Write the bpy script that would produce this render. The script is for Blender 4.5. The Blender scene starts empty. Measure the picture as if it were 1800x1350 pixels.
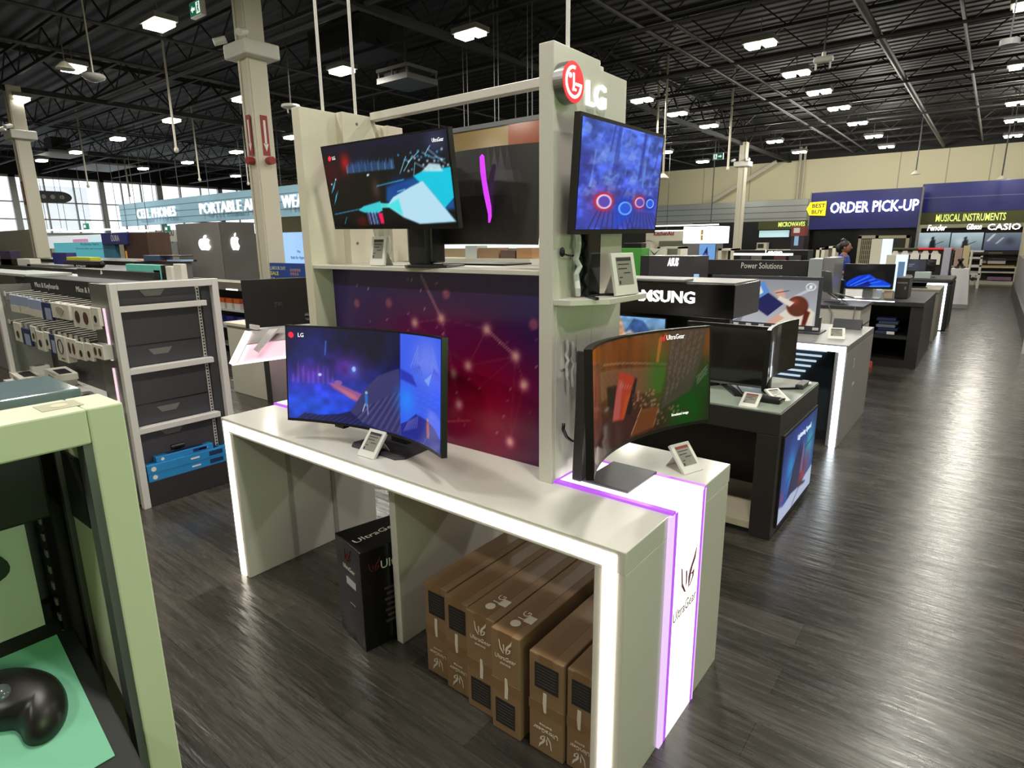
import bpy, bmesh, math, random
import numpy as np
from mathutils import Matrix, Vector
S = bpy.context.scene
COL = S.collection
random.seed(7)
PI = math.pi

# ---------------------------------------------------------------- camera
F, PIT, ROL, YAW, CAMH = 1060.0, .2318, -.0103, -.6657, 1.7
FW = np.array([math.sin(YAW)*math.cos(PIT), math.cos(YAW)*math.cos(PIT), -math.sin(PIT)])
RT = np.array([math.cos(YAW), -math.sin(YAW), 0.0]); UP = np.cross(RT, FW)
_c, _s = math.cos(ROL), math.sin(ROL)
RT, UP = RT*_c + UP*_s, UP*_c - RT*_s
CAMP = np.array([0, 0, CAMH])
cam_d = bpy.data.cameras.new('camera'); cam = bpy.data.objects.new('camera', cam_d); COL.objects.link(cam)
cam_d.sensor_width = 36; cam_d.sensor_fit = 'HORIZONTAL'; cam_d.lens = F/1800*36; cam_d.clip_start = .03; cam_d.clip_end = 200
cam.matrix_world = Matrix(((RT[0], UP[0], -FW[0], 0), (RT[1], UP[1], -FW[1], 0), (RT[2], UP[2], -FW[2], CAMH), (0, 0, 0, 1)))
S.camera = cam

# ---------------------------------------------------------------- daylight, exposure
W = bpy.data.worlds.new('daylight'); S.world = W; W.use_nodes = True
W.node_tree.nodes['Background'].inputs[0].default_value = (.86, .93, 1, 1)
W.node_tree.nodes['Background'].inputs[1].default_value = 2.2
S.view_settings.view_transform = 'Standard'; S.view_settings.look = 'None'
S.view_settings.exposure = 0.0; S.view_settings.gamma = 1.0; S.view_settings.use_curve_mapping = False
S.cycles.max_bounces = 6; S.cycles.diffuse_bounces = 3; S.cycles.glossy_bounces = 4; S.cycles.transparent_max_bounces = 12
S.cycles.sample_clamp_indirect = 4.0; S.cycles.caustics_reflective = False; S.cycles.caustics_refractive = False

def lamp(name, loc, target, energy, color, size, kind='AREA', sizey=None):
    d = bpy.data.lights.new(name, kind); d.energy = energy; d.color = color
    if kind == 'AREA':
        d.size = size
        if sizey: d.shape = 'RECTANGLE'; d.size_y = sizey
    else: d.shadow_soft_size = size
    o = bpy.data.objects.new(name, d); COL.objects.link(o); o.location = loc
    if target is not None:
        o.rotation_euler = (Vector(target) - Vector(loc)).to_track_quat('-Z', 'Y').to_euler()
    return o
# added lamp out of view that tints faces turned to the aisle green
lamp('added_green_light', (2.6, .9, 1.7), (-1.2, 1.2, 1.4), 30, (.66, 1, .50), 1.6, sizey=1.0)
CEIL_W = 70.0          # watts of one ceiling lamp

# ---------------------------------------------------------------- pixel helpers (a pixel of the 1800x1350 frame met with a real plane)
def _ray(x, y): return FW + RT*(x-900)/F - UP*(y-675)/F
def pt(x, y, X=None, Y=None, Z=None):
    r = _ray(x, y)
    if X is not None: t = X/r[0]
    elif Y is not None: t = Y/r[1]
    else: t = (Z-CAMH)/r[2]
    return Vector((CAMP + r*t).tolist())

# ---------------------------------------------------------------- materials
def lin(c):
    c = np.asarray(c, float)/255.0
    return np.where(c <= .04045, c/12.92, ((c+.055)/1.055)**2.4)
MATS = {}
def mat(name, rgb, rough=.5, metal=0, emit=0, ecol=None, spec=.5, var=0, vscale=30, coat=0, trans=None, bump=0, bscale=200, aniso=None):
    """a procedural surface; rgb as 0-255 sRGB"""
    if name in MATS: return MATS[name]
    m = bpy.data.materials.new(name); m.use_nodes = True; MATS[name] = m
    nt = m.node_tree; b = nt.nodes['Principled BSDF']
    c = tuple(lin(rgb)) + (1,)
    b.inputs['Base Color'].default_value = c
    b.inputs['Roughness'].default_value = rough; b.inputs['Metallic'].default_value = metal
    b.inputs['Specular IOR Level'].default_value = spec
    if coat: b.inputs['Coat Weight'].default_value = coat; b.inputs['Coat Roughness'].default_value = .08
    if emit:
        b.inputs['Emission Color'].default_value = (tuple(lin(ecol))+(1,)) if ecol is not None else c
        b.inputs['Emission Strength'].default_value = emit
    if var or bump:
        tc = nt.nodes.new('ShaderNodeTexCoord')
        n = nt.nodes.new('ShaderNodeTexNoise'); n.inputs['Scale'].default_value = vscale; n.inputs['Detail'].default_value = 5
        src = tc.outputs['Object']
        if aniso:
            mp = nt.nodes.new('ShaderNodeMapping'); mp.inputs['Scale'].default_value = aniso
            nt.links.new(src, mp.inputs[0]); src = mp.outputs[0]
        nt.links.new(src, n.inputs['Vector'])
        if var:
            mx = nt.nodes.new('ShaderNodeMixRGB'); mx.inputs[1].default_value = tuple(v*(1-var) for v in c[:3])+(1,)
            mx.inputs[2].default_value = tuple(min(1, v*(1+var)) for v in c[:3])+(1,)
            nt.links.new(n.outputs['Fac'], mx.inputs[0]); nt.links.new(mx.outputs[0], b.inputs['Base Color'])
        if bump:
            n2 = nt.nodes.new('ShaderNodeTexNoise'); n2.inputs['Scale'].default_value = bscale
            nt.links.new(src, n2.inputs['Vector'])
            bp = nt.nodes.new('ShaderNodeBump'); bp.inputs['Strength'].default_value = bump; bp.inputs['Distance'].default_value = .002
            nt.links.new(n2.outputs['Fac'], bp.inputs['Height']); nt.links.new(bp.outputs[0], b.inputs['Normal'])
    if trans is not None:
        tr = nt.nodes.new('ShaderNodeBsdfTransparent'); mxs = nt.nodes.new('ShaderNodeMixShader')
        mxs.inputs[0].default_value = trans
        out = nt.nodes['Material Output']
        nt.links.new(b.outputs[0], mxs.inputs[1]); nt.links.new(tr.outputs[0], mxs.inputs[2]); nt.links.new(mxs.outputs[0], out.inputs[0])
    return m
def attr_mat(name, emit, rough=.2, spec=.5, coat=0):
    """colour from the 'pic' attribute of the mesh: a lit screen (emit > 0) or a print (emit == 0)"""
    if name in MATS: return MATS[name]
    m = bpy.data.materials.new(name); m.use_nodes = True; MATS[name] = m
    nt = m.node_tree; b = nt.nodes['Principled BSDF']
    a = nt.nodes.new('ShaderNodeAttribute'); a.attribute_name = 'pic'
    if emit:
        b.inputs['Base Color'].default_value = (.004, .004, .005, 1)
        nt.links.new(a.outputs['Color'], b.inputs['Emission Color']); b.inputs['Emission Strength'].default_value = emit
    else: nt.links.new(a.outputs['Color'], b.inputs['Base Color'])
    b.inputs['Roughness'].default_value = rough; b.inputs['Specular IOR Level'].default_value = spec
    if coat: b.inputs['Coat Weight'].default_value = coat
    return m
SCREEN = attr_mat('lit_screen', 1.0, .12)
PRINT = attr_mat('printed_graphic', 0, .3)
BACKLIT = attr_mat('backlit_graphic', .9, .3)

# ---------------------------------------------------------------- mesh builder
class MB:
    def __init__(s, M=None): s.v = []; s.f = []; s.M = M
    def add(s, vs, fs, M=None):
        n = len(s.v)
        for p in vs:
            p = Vector(p)
            if M is not None: p = M @ p
            if s.M is not None: p = s.M @ p
            s.v.append(p)
        s.f += [tuple(i+n for i in f) for f in fs]
        return s
    def box(s, x0, x1, y0, y1, z0, z1, M=None):
        v = [(x, y, z) for z in (z0, z1) for y in (y0, y1) for x in (x0, x1)]
        return s.add(v, [(0, 2, 3, 1), (4, 5, 7, 6), (0, 1, 5, 4), (2, 6, 7, 3), (0, 4, 6, 2), (1, 3, 7, 5)], M)
    def prism(s, poly, lo, hi, ax=2, M=None):
        n = len(poly)
        def P(a, b, c): return {2: (a, b, c), 1: (a, c, b), 0: (c, a, b)}[ax]
        v = [P(a, b, lo) for a, b in poly] + [P(a, b, hi) for a, b in poly]
        f = [tuple(range(n))[::-1], tuple(range(n, 2*n))] + [(i, (i+1) % n, n+(i+1) % n, n+i) for i in range(n)]
        return s.add(v, f, M)
    def quad(s, *p, M=None): return s.add(p, [tuple(range(len(p)))], M)
    def cyl(s, p0, p1, r0, r1=None, n=12, cap=True, M=None):
        p0, p1 = Vector(p0), Vector(p1); r1 = r0 if r1 is None else r1
        d = (p1-p0).normalized(); a = d.orthogonal().normalized(); b = d.cross(a)
        v = [p+(a*math.cos(2*PI*i/n)+b*math.sin(2*PI*i/n))*r for p, r in ((p0, r0), (p1, r1)) for i in range(n)]
        f = [(i, (i+1) % n, n+(i+1) % n, n+i) for i in range(n)]
        if cap: f += [tuple(range(n))[::-1], tuple(range(n, 2*n))]
        return s.add(v, f, M)
    def tube(s, pts, r, n=6, M=None):
        pts = [Vector(p) for p in pts]; v = []; f = []
        a = None
        for i, p in enumerate(pts):
            d = (pts[min(i+1, len(pts)-1)]-pts[max(i-1, 0)]).normalized()
            if a is None: a = d.orthogonal().normalized()
            a = (a-d*a.dot(d)).normalized(); b = d.cross(a)
            v += [p+(a*math.cos(2*PI*k/n)+b*math.sin(2*PI*k/n))*r for k in range(n)]
        for i in range(len(pts)-1):
            f += [(i*n+k, i*n+(k+1) % n, (i+1)*n+(k+1) % n, (i+1)*n+k) for k in range(n)]
        f += [tuple(range(n))[::-1], tuple(range(len(v)-n, len(v)))]
        return s.add(v, f, M)
    def lathe(s, prof, c=(0, 0, 0), n=24, M=None):
        c = Vector(c); v = []; f = []
        for r, z in prof: v += [c+Vector((r*math.cos(2*PI*k/n), r*math.sin(2*PI*k/n), z)) for k in range(n)]
        for i in range(len(prof)-1): f += [(i*n+k, i*n+(k+1) % n, (i+1)*n+(k+1) % n, (i+1)*n+k) for k in range(n)]
        f += [tuple(range(n))[::-1], tuple(range(len(v)-n, len(v)))]
        return s.add(v, f, M)
    def ell(s, c, rx, ry, rz, n=14, m=9, M=None):
        c = Vector(c); v = [c+Vector((0, 0, -rz))]; f = []
        for j in range(1, m):
            t = -PI/2+PI*j/m
            v += [c+Vector((rx*math.cos(t)*math.cos(2*PI*k/n), ry*math.cos(t)*math.sin(2*PI*k/n), rz*math.sin(t))) for k in range(n)]
        v.append(c+Vector((0, 0, rz)))
        f += [(0, 1+(k+1) % n, 1+k) for k in range(n)]
        for j in range(m-2): f += [(1+j*n+k, 1+j*n+(k+1) % n, 1+(j+1)*n+(k+1) % n, 1+(j+1)*n+k) for k in range(n)]
        L = len(v)-1; f += [(L, L-n+k, L-n+(k+1) % n) for k in range(n)]
        return s.add(v, f, M)
    def merge(s, o):
        m, s.M = s.M, None; s.add(o.v, o.f); s.M = m; return s

ORG = {}
def obj(name, mb, m, parent=None, bev=0, smooth=False, seg=2, origin=None):
    me = bpy.data.meshes.new(name)
    if parent is None:
        if origin is None:
            a = np.array([tuple(p) for p in mb.v]); lo, hi = a.min(0), a.max(0)
            origin = Vector(((lo[0]+hi[0])/2, (lo[1]+hi[1])/2, lo[2]))
        org = Vector(origin)
    else: org = ORG[parent.name]
    me.from_pydata([tuple(p-org) for p in mb.v], [], mb.f)
    bm = bmesh.new(); bm.from_mesh(me)
    bmesh.ops.recalc_face_normals(bm, faces=bm.faces)
    if bev:
        es = [e for e in bm.edges if len(e.link_faces) == 2 and e.calc_face_angle(0) > .5]
        bmesh.ops.bevel(bm, geom=es, offset=bev, segments=seg, profile=.5, affect='EDGES', clamp_overlap=True)
    bm.to_mesh(me); bm.free()
    if smooth:
        for p in me.polygons: p.use_smooth = True
    me.materials.append(m)
    o = bpy.data.objects.new(name, me); COL.objects.link(o)
    if parent is None: o.location = org
    else: o.parent = parent
    ORG[o.name] = org
    return o
def tag(o, label, cat, group=None, kind=None):
    if label: o['label'] = label
    if cat: o['category'] = cat
    if group: o['group'] = group
    if kind: o['kind'] = kind
    return o
def thing(name, label, cat, loc, group=None):
    o = bpy.data.objects.new(name, None); COL.objects.link(o); o.location = loc
    o.empty_display_size = .1
    ORG[o.name] = Vector(loc)
    return tag(o, label, cat, group)
def struct(name, mb, m, bev=0, parent=None, smooth=False):
    o = obj(name, mb, m, parent, bev, smooth)
    if parent is None: o['kind'] = 'structure'
    return o
def copy_thing(src, loc, label, group=None):
    """copies a thing with its parts and their sub-parts"""
    r = src.copy(); COL.objects.link(r); r.location = loc; r['label'] = label
    if group: r['group'] = group
    for ch in list(src.children):
        c = ch.copy(); COL.objects.link(c); c.parent = r
        for g in list(ch.children):
            d = g.copy(); COL.objects.link(d); d.parent = c
    return r
def frame(o, xd, up):
    """matrix whose x runs along xd, y along up"""
    x = Vector(xd).normalized(); y = Vector(up); y = (y-x*y.dot(x)).normalized(); z = x.cross(y)
    return Matrix(((x.x, y.x, z.x, o[0]), (x.y, y.y, z.y, o[1]), (x.z, y.z, z.z, o[2]), (0, 0, 0, 1)))
def text_mb(txt, size, M, ext=.002, align='CENTER', bold=0, width=None, shear=0):
    """lettering; size = cap height, y=0 the baseline; width squeezes to fit"""
    c = bpy.data.curves.new('t', 'FONT'); c.body = txt; c.size = 1; c.extrude = .001; c.align_x = align; c.offset = bold; c.shear = shear
    c.resolution_u = 2
    o = bpy.data.objects.new('t', c)
    me = bpy.data.meshes.new_from_object(o)
    mb = MB()
    vs = np.zeros(len(me.vertices)*3); me.vertices.foreach_get('co', vs); vs = vs.reshape(-1, 3)
    k = size/.73; vs[:, :2] *= k
    w = vs[:, 0].max()-vs[:, 0].min()
    if width: vs[:, 0] *= width/w
    vs[:, 2] = np.where(vs[:, 2] > 0, ext, 0)
    mb.add(vs.tolist(), [tuple(p.vertices) for p in me.polygons], M)
    bpy.data.objects.remove(o); bpy.data.curves.remove(c); bpy.data.meshes.remove(me)
    return mb
def emblem_mb(M, h, ext=.001):
    """a winged mark of two swept strokes"""
    mb = MB(M)
    for p in ([(-.44, .78), (-.37, .72), (-.30, .32), (-.13, .08), (-.08, .0), (-.17, .03), (-.36, .26)],
              [(-.14, .56), (-.06, .56), (-.04, .22), (-.10, .13)],
              [(.50, 1.0), (.42, .66), (.26, .50), (.18, .34), (.08, .02), (.06, .02), (.03, .34), (.10, .50), (.30, .72)],
              [(.18, .34), (.40, .40), (.36, .20), (.14, .03), (.12, .07), (.28, .22), (.29, .30)]):
        mb.prism([(a*h, b*h) for a, b in p], 0, ext)
    return mb

# ---------------------------------------------------------------- a small painter: pictures are arrays, carried as mesh colours
class Cv:
    def __init__(s, w, h, col=(0, 0, 0)):
        s.w, s.h = w, h; s.a = np.zeros((h, w, 3)); s.a[:] = col
        yy, xx = np.mgrid[0:h, 0:w]; s.x = (xx+.5)/w; s.y = (yy+.5)/h; s.asp = w/h
    def mix(s, m, col): m = np.clip(m, 0, 1)[..., None]; s.a = s.a*(1-m)+np.array(col, float)*m; return s
    def poly(s, pts, col, al=1.0, soft=.006):
        d = np.full((s.h, s.w), -1e9); n = len(pts)
        A = sum(pts[i][0]*pts[(i+1) % n][1]-pts[(i+1) % n][0]*pts[i][1] for i in range(n))
        ins = np.zeros((s.h, s.w), bool); dist = np.full((s.h, s.w), 1e9)
        X, Y = s.x*s.asp, s.y
        for i in range(n):
            x0, y0 = pts[i][0]*s.asp, pts[i][1]; x1, y1 = pts[(i+1) % n][0]*s.asp, pts[(i+1) % n][1]
            if y0 != y1:
                c = ((y0 > Y) != (y1 > Y)) & (X < (x1-x0)*(Y-y0)/(y1-y0)+x0); ins ^= c
            L = (x1-x0)**2+(y1-y0)**2+1e-12; t = np.clip(((X-x0)*(x1-x0)+(Y-y0)*(y1-y0))/L, 0, 1)
            dist = np.minimum(dist, np.hypot(X-x0-t*(x1-x0), Y-y0-t*(y1-y0)))
        sd = np.where(ins, dist, -dist)
        return s.mix(np.clip(sd/soft+.5, 0, 1)*al, col)
    def ell(s, cx, cy, rx, ry, col, al=1.0, soft=.1):
        r = np.hypot((s.x-cx)/rx, (s.y-cy)/ry)
        return s.mix(np.clip((1-r)/soft+.5, 0, 1)*al, col)
    def glow(s, cx, cy, rx, ry, col, al=1.0):
        r = np.hypot((s.x-cx)/rx, (s.y-cy)/ry); return s.mix(np.exp(-r*r*2)*al, col)
    def line(s, p, q, w, col, al=1.0):
        X, Y = s.x*s.asp, s.y; x0, y0, x1, y1 = p[0]*s.asp, p[1], q[0]*s.asp, q[1]
        L = (x1-x0)**2+(y1-y0)**2+1e-12; t = np.clip(((X-x0)*(x1-x0)+(Y-y0)*(y1-y0))/L, 0, 1)
        d = np.hypot(X-x0-t*(x1-x0), Y-y0-t*(y1-y0))
        return s.mix(np.clip((w-d)/(w*.6+.002)+.3, 0, 1)*al, col)
    def vgrad(s, c0, c1, y0=0, y1=1): t = np.clip((s.y-y0)/(y1-y0), 0, 1)[..., None]; s.a = np.array(c0)*(1-t)+np.array(c1)*t; return s
    def noise(s, nx, ny, amt, seed=0, x0=0, x1=1, y0=0, y1=1, tint=(1, 1, 1)):
        r = np.random.default_rng(seed); g = r.random((ny+2, nx+2))
        gx = s.x*nx; gy = s.y*ny; i = gx.astype(int); j = gy.astype(int); fx = gx-i; fy = gy-j
        fx = fx*fx*(3-2*fx); fy = fy*fy*(3-2*fy)
        v = (g[j, i]*(1-fx)+g[j, i+1]*fx)*(1-fy)+(g[j+1, i]*(1-fx)+g[j+1, i+1]*fx)*fy
        m = ((s.x >= x0) & (s.x <= x1) & (s.y >= y0) & (s.y <= y1))[..., None]
        s.a = np.where(m, np.clip(s.a*(1+(v[..., None]-.5)*2*amt*np.array(tint)), 0, 255), s.a); return s
def pic(name, cv, P, m, parent=None, origin=None):
    """grid mesh P(u,v), u and v in 0..1, carrying the canvas as its colours"""
    h, w = cv.h, cv.w
    vs = np.array([[tuple(P(i/w, j/h)) for i in range(w+1)] for j in range(h+1)]).reshape(-1, 3)
    org = ORG[parent.name] if parent is not None else Vector(origin if origin is not None else vs.mean(0).tolist())
    vs = vs-np.array(org)
    idx = np.arange((w+1)*(h+1)).reshape(h+1, w+1)
    q = np.stack([idx[:-1, :-1], idx[:-1, 1:], idx[1:, 1:], idx[1:, :-1]], -1).reshape(-1, 4)
    me = bpy.data.meshes.new(name)
    me.vertices.add(len(vs)); me.vertices.foreach_set('co', vs.ravel())
    me.loops.add(q.size); me.loops.foreach_set('vertex_index', q.ravel().astype(np.int32))
    me.polygons.add(len(q)); me.polygons.foreach_set('loop_start', np.arange(0, q.size, 4, dtype=np.int32))
    me.update(calc_edges=True)
    at = me.attributes.new('pic', 'FLOAT_COLOR', 'CORNER')
    ap = np.pad(cv.a, ((0, 1), (0, 1), (0, 0)), mode='edge'); ap2 = np.pad(cv.a, ((1, 0), (1, 0), (0, 0)), mode='edge')
    vc = (ap+ap2)/2
    c = lin(np.clip(vc.reshape(-1, 3)[q.ravel()], 0, 255))
    at.data.foreach_set('color', np.concatenate([c, np.ones((len(c), 1))], 1).ravel().astype(np.float32))
    me.polygons.foreach_set('use_smooth', np.ones(len(q), bool))
    me.materials.append(m)
    o = bpy.data.objects.new(name, me); COL.objects.link(o)
    if parent is not None: o.parent = parent
    else: o.location = org
    ORG[o.name] = org
    return o
def plane_P(M, w, h):
    """a flat picture of size w x h whose lower left corner sits at the matrix origin"""
    return lambda u, v: M @ Vector((u*w, v*h, 0))
NY = lambda x, y, z: frame((x, y, z), (1, 0, 0), (0, 0, 1))       # faces -Y
PX = lambda x, y, z: frame((x, y, z), (0, 1, 0), (0, 0, 1))       # faces +X
PY = lambda x, y, z: frame((x, y, z), (-1, 0, 0), (0, 0, 1))      # faces +Y
NX = lambda x, y, z: frame((x, y, z), (0, -1, 0), (0, 0, 1))      # faces -X

# shared surfaces
M_white = mat('white_laminate', (214, 210, 202), .28, var=.03, vscale=3, spec=.5)
M_whitegloss = mat('gloss_white_laminate', (216, 213, 206), .13, spec=.6)
M_cream = mat('cream_paint', (222, 216, 198), .45, var=.03, vscale=4)
M_lav = mat('white_metal', (216, 212, 210), .35)
M_black = mat('black_plastic', (16, 16, 17), .35)
M_blackmat = mat('matte_black', (22, 22, 23), .6)
M_gloss = mat('gloss_black', (8, 8, 9), .12)
M_charcoal = mat('charcoal_laminate', (44, 42, 42), .4, var=.06, vscale=5)
M_grey = mat('grey_laminate', (128, 127, 127), .4)
M_slate = mat('slate_plastic', (64, 63, 70), .45, var=.03, vscale=6)
M_steel = mat('brushed_steel', (150, 150, 150), .35, metal=.9)
M_led = mat('led_strip', (255, 255, 255), .5, emit=7, ecol=(255, 246, 226))
M_ledcool = mat('cool_led_strip', (255, 255, 255), .5, emit=6, ecol=(238, 248, 255))
M_signw = mat('lit_white_letters', (255, 255, 255), .5, emit=2.2, ecol=(255, 255, 250))
M_paper = mat('white_plastic', (226, 224, 218), .4)
M_eink = mat('grey_eink', (142, 140, 132), .3)
M_ink = mat('dark_ink', (48, 46, 46), .6)
M_red = mat('red_ink', (150, 36, 40), .5)
M_whiteink = mat('white_ink', (235, 232, 226), .5)
# ================================================================ the room shell
def floor_mat():
    m = bpy.data.materials.new('dark_wood_planks'); m.use_nodes = True; nt = m.node_tree; N = nt.nodes.new; L = nt.links.new
    b = nt.nodes['Principled BSDF']; tc = N('ShaderNodeTexCoord')
    br = N('ShaderNodeTexBrick'); br.offset = .37; br.offset_frequency = 2
    br.inputs['Scale'].default_value = 1; br.inputs['Brick Width'].default_value = 1.22; br.inputs['Row Height'].default_value = .18
    br.inputs['Mortar Size'].default_value = .0012; br.inputs['Mortar Smooth'].default_value = .1; br.inputs['Bias'].default_value = 0
    br.inputs['Color1'].default_value = (.023, .021, .018, 1); br.inputs['Color2'].default_value = (.052, .047, .040, 1); br.inputs['Mortar'].default_value = (.012, .011, .01, 1)
    L(tc.outputs['Object'], br.inputs['Vector'])
    mp = N('ShaderNodeMapping'); mp.inputs['Scale'].default_value = (2.2, 26, 1); L(tc.outputs['Object'], mp.inputs[0])
    n1 = N('ShaderNodeTexNoise'); n1.inputs['Scale'].default_value = 1.6; n1.inputs['Detail'].default_value = 7; n1.inputs['Roughness'].default_value = .65; n1.inputs['Distortion'].default_value = .8
    L(mp.outputs[0], n1.inputs['Vector'])
    cr = N('ShaderNodeValToRGB'); cr.color_ramp.elements[0].position = .25; cr.color_ramp.elements[0].color = (.6, .6, .6, 1)
    cr.color_ramp.elements[1].position = .72; cr.color_ramp.elements[1].color = (1.6, 1.57, 1.52, 1); L(n1.outputs['Fac'], cr.inputs[0])
    mx = N('ShaderNodeMixRGB'); mx.blend_type = 'MULTIPLY'; mx.inputs[0].default_value = 1
    L(br.outputs['Color'], mx.inputs[1]); L(cr.outputs[0], mx.inputs[2]); L(mx.outputs[0], b.inputs['Base Color'])
    rr = N('ShaderNodeMapRange'); rr.inputs[1].default_value = .3; rr.inputs[2].default_value = .75; rr.inputs[3].default_value = .19; rr.inputs[4].default_value = .34
    L(n1.outputs['Fac'], rr.inputs[0]); L(rr.outputs[0], b.inputs['Roughness'])
    mp2 = N('ShaderNodeMapping'); mp2.inputs['Scale'].default_value = (1.1, 9, 1); L(tc.outputs['Object'], mp2.inputs[0])
    n2 = N('ShaderNodeTexNoise'); n2.inputs['Scale'].default_value = 2.5; n2.inputs['Detail'].default_value = 4; L(mp2.outputs[0], n2.inputs['Vector'])
    ad = N('ShaderNodeMath'); ad.operation = 'ADD'; L(n2.outputs['Fac'], ad.inputs[0]); L(br.outputs['Fac'], ad.inputs[1])
    bp = N('ShaderNodeBump'); bp.inputs['Strength'].default_value = .35; bp.inputs['Distance'].default_value = .012; L(n2.outputs['Fac'], bp.inputs['Height'])
    L(bp.outputs[0], b.inputs['Normal']); b.inputs['Specular IOR Level'].default_value = .55
    return m
XL, XR, YN, YF, ZC = -36.6, 9.0, -6.0, 30.0, 6.0
o = struct('floor', MB().box(XL-.3, XR+.3, YN-.3, YF+.3, -.2, 0), floor_mat())
for v in o.data.vertices: v.co += o.location
o.location = (0, 0, 0); ORG['floor'] = Vector((0, 0, 0))
def deck_mat():
    m = bpy.data.materials.new('black_roof_deck'); m.use_nodes = True; nt = m.node_tree; b = nt.nodes['Principled BSDF']
    tc = nt.nodes.new('ShaderNodeTexCoord'); w = nt.nodes.new('ShaderNodeTexWave'); w.bands_direction = 'Y'; w.inputs['Scale'].default_value = 1.05
    nt.links.new(tc.outputs['Object'], w.inputs['Vector'])
    cr = nt.nodes.new('ShaderNodeValToRGB'); cr.color_ramp.elements[0].color = (.014, .015, .016, 1); cr.color_ramp.elements[1].color = (.038, .039, .041, 1)
    nt.links.new(w.outputs['Fac'], cr.inputs[0]); nt.links.new(cr.outputs[0], b.inputs['Base Color'])
    bp = nt.nodes.new('ShaderNodeBump'); bp.inputs['Distance'].default_value = .05; nt.links.new(w.outputs['Fac'], bp.inputs['Height']); nt.links.new(bp.outputs[0], b.inputs['Normal'])
    b.inputs['Roughness'].default_value = .6
    return m
struct('ceiling', MB().box(XL-.3, XR+.3, YN-.3, YF+.3, ZC, ZC+.2), deck_mat())
M_wall = mat('cream_wall_paint', (236, 228, 192), .6, var=.03, vscale=.5)
M_blk = mat('black_joist_paint', (30, 30, 31), .6)
M_blk2 = mat('black_wall_paint', (26, 26, 27), .7)
M_panelseam = mat('wall_joint', (178, 172, 150), .7)
struct('wall_back', MB().box(XL-.3, XR+.3, YF, YF+.3, 0, 5.06), M_wall)
struct('trim_1', MB().box(XL-.3, XR+.3, YF, YF+.3, 5.06, ZC), M_blk2)
struct('wall_right', MB().box(XR, XR+.3, YN-.3, YF+.3, 0, ZC), M_wall)
struct('wall_front', MB().box(XL-.3, XR+.3, YN-.3, YN, 0, ZC), M_wall)
# joints between the tilt-up panels of the far wall
for k, x in enumerate((-11.6, -9.4, -3.5, -1.9, -.55)):
    struct('trim_%d' % (k+2), MB().box(x, x+.03, YF-.006, YF, 3.3, 5.06), M_panelseam)
# ---- window wall at the entrance
WZ0, WZ1 = 2.27, 4.98
M_alu = mat('aluminium_frame', (150, 152, 152), .4, metal=.6)
M_glass = mat('window_glass', (200, 225, 235), .04, trans=.86)
M_aluband = mat('ribbed_aluminium', (176, 178, 176), .32, metal=.75, var=.12, vscale=.6)
wl = MB().box(XL-.3, XL, YN, YF, 0, WZ0-.32).box(XL-.3, XL, YN, 1.5, WZ0-.32, ZC).box(XL-.3, XL, 22, YF, WZ0-.32, ZC)
struct('wall_left', wl, M_wall)
struct('trim_7', MB().box(XL-.3, XL, 1.5, 22, WZ1, ZC), M_blk2)
struct('trim_8', MB().box(XL-.3, XL+.12, 1.5, 22, WZ0-.32, WZ0), M_aluband, bev=.02)
wy = (1.5, 5.0, 8.95, 12.6, 15.4, 18.8, 22)
for k in range(6):
    y0, y1 = wy[k], wy[k+1]
    fm = MB()
    for a, b, c, d in ((y0, y0+.13, WZ0, WZ1), (y1-.13, y1, WZ0, WZ1), (y0, y1, WZ0, WZ0+.08), (y0, y1, WZ1-.1, WZ1)): fm.box(XL-.14, XL+.05, a, b, c, d)
    for z in (2.98, 3.78): fm.box(XL-.1, XL+.02, y0, y1, z-.03, z+.03)
    for j in (1, 2): yy = y0+(y1-y0)*j/3; fm.box(XL-.1, XL+.02, yy-.03, yy+.03, WZ0, WZ1)
    w = struct('window_%d' % (k+1), fm, M_alu)
    obj('pane', MB().box(XL-.06, XL-.05, y0, y1, WZ0, WZ1), M_glass, w)
# a phone poster on the glass
M_poster = mat('translucent_poster', (236, 238, 236), .6, trans=.72); M_posterd = mat('poster_camera_grey', (92, 92, 90), .5)
p = thing('window_poster', 'large pale phone advertisement with a dark camera bump stuck on the entrance windows', 'poster', (XL+.03, 10.3, 2.4))
obj('sheet', MB().box(XL+.03, XL+.04, 9.15, 11.9, 2.36, 4.55), M_poster, p)
rr = MB()
rr.prism([(10.35+.52*math.cos(t)*(1 if abs(math.cos(t)) < .99 else 1)+(.35 if math.cos(t) > 0 else -.35), 4.05+.27*math.sin(t)) for t in np.linspace(0, 2*PI, 28, endpoint=False)], XL+.045, XL+.07, 0)
cb = obj('camera_bump', rr, M_posterd, p)
lens = MB()
for yy in (10.05, 10.42, 10.8): lens.cyl((XL+.07, yy, 4.05), (XL+.09, yy, 4.05), .1)
obj('lens', lens, mat('poster_lens', (200, 200, 198), .3), cb)

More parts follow.
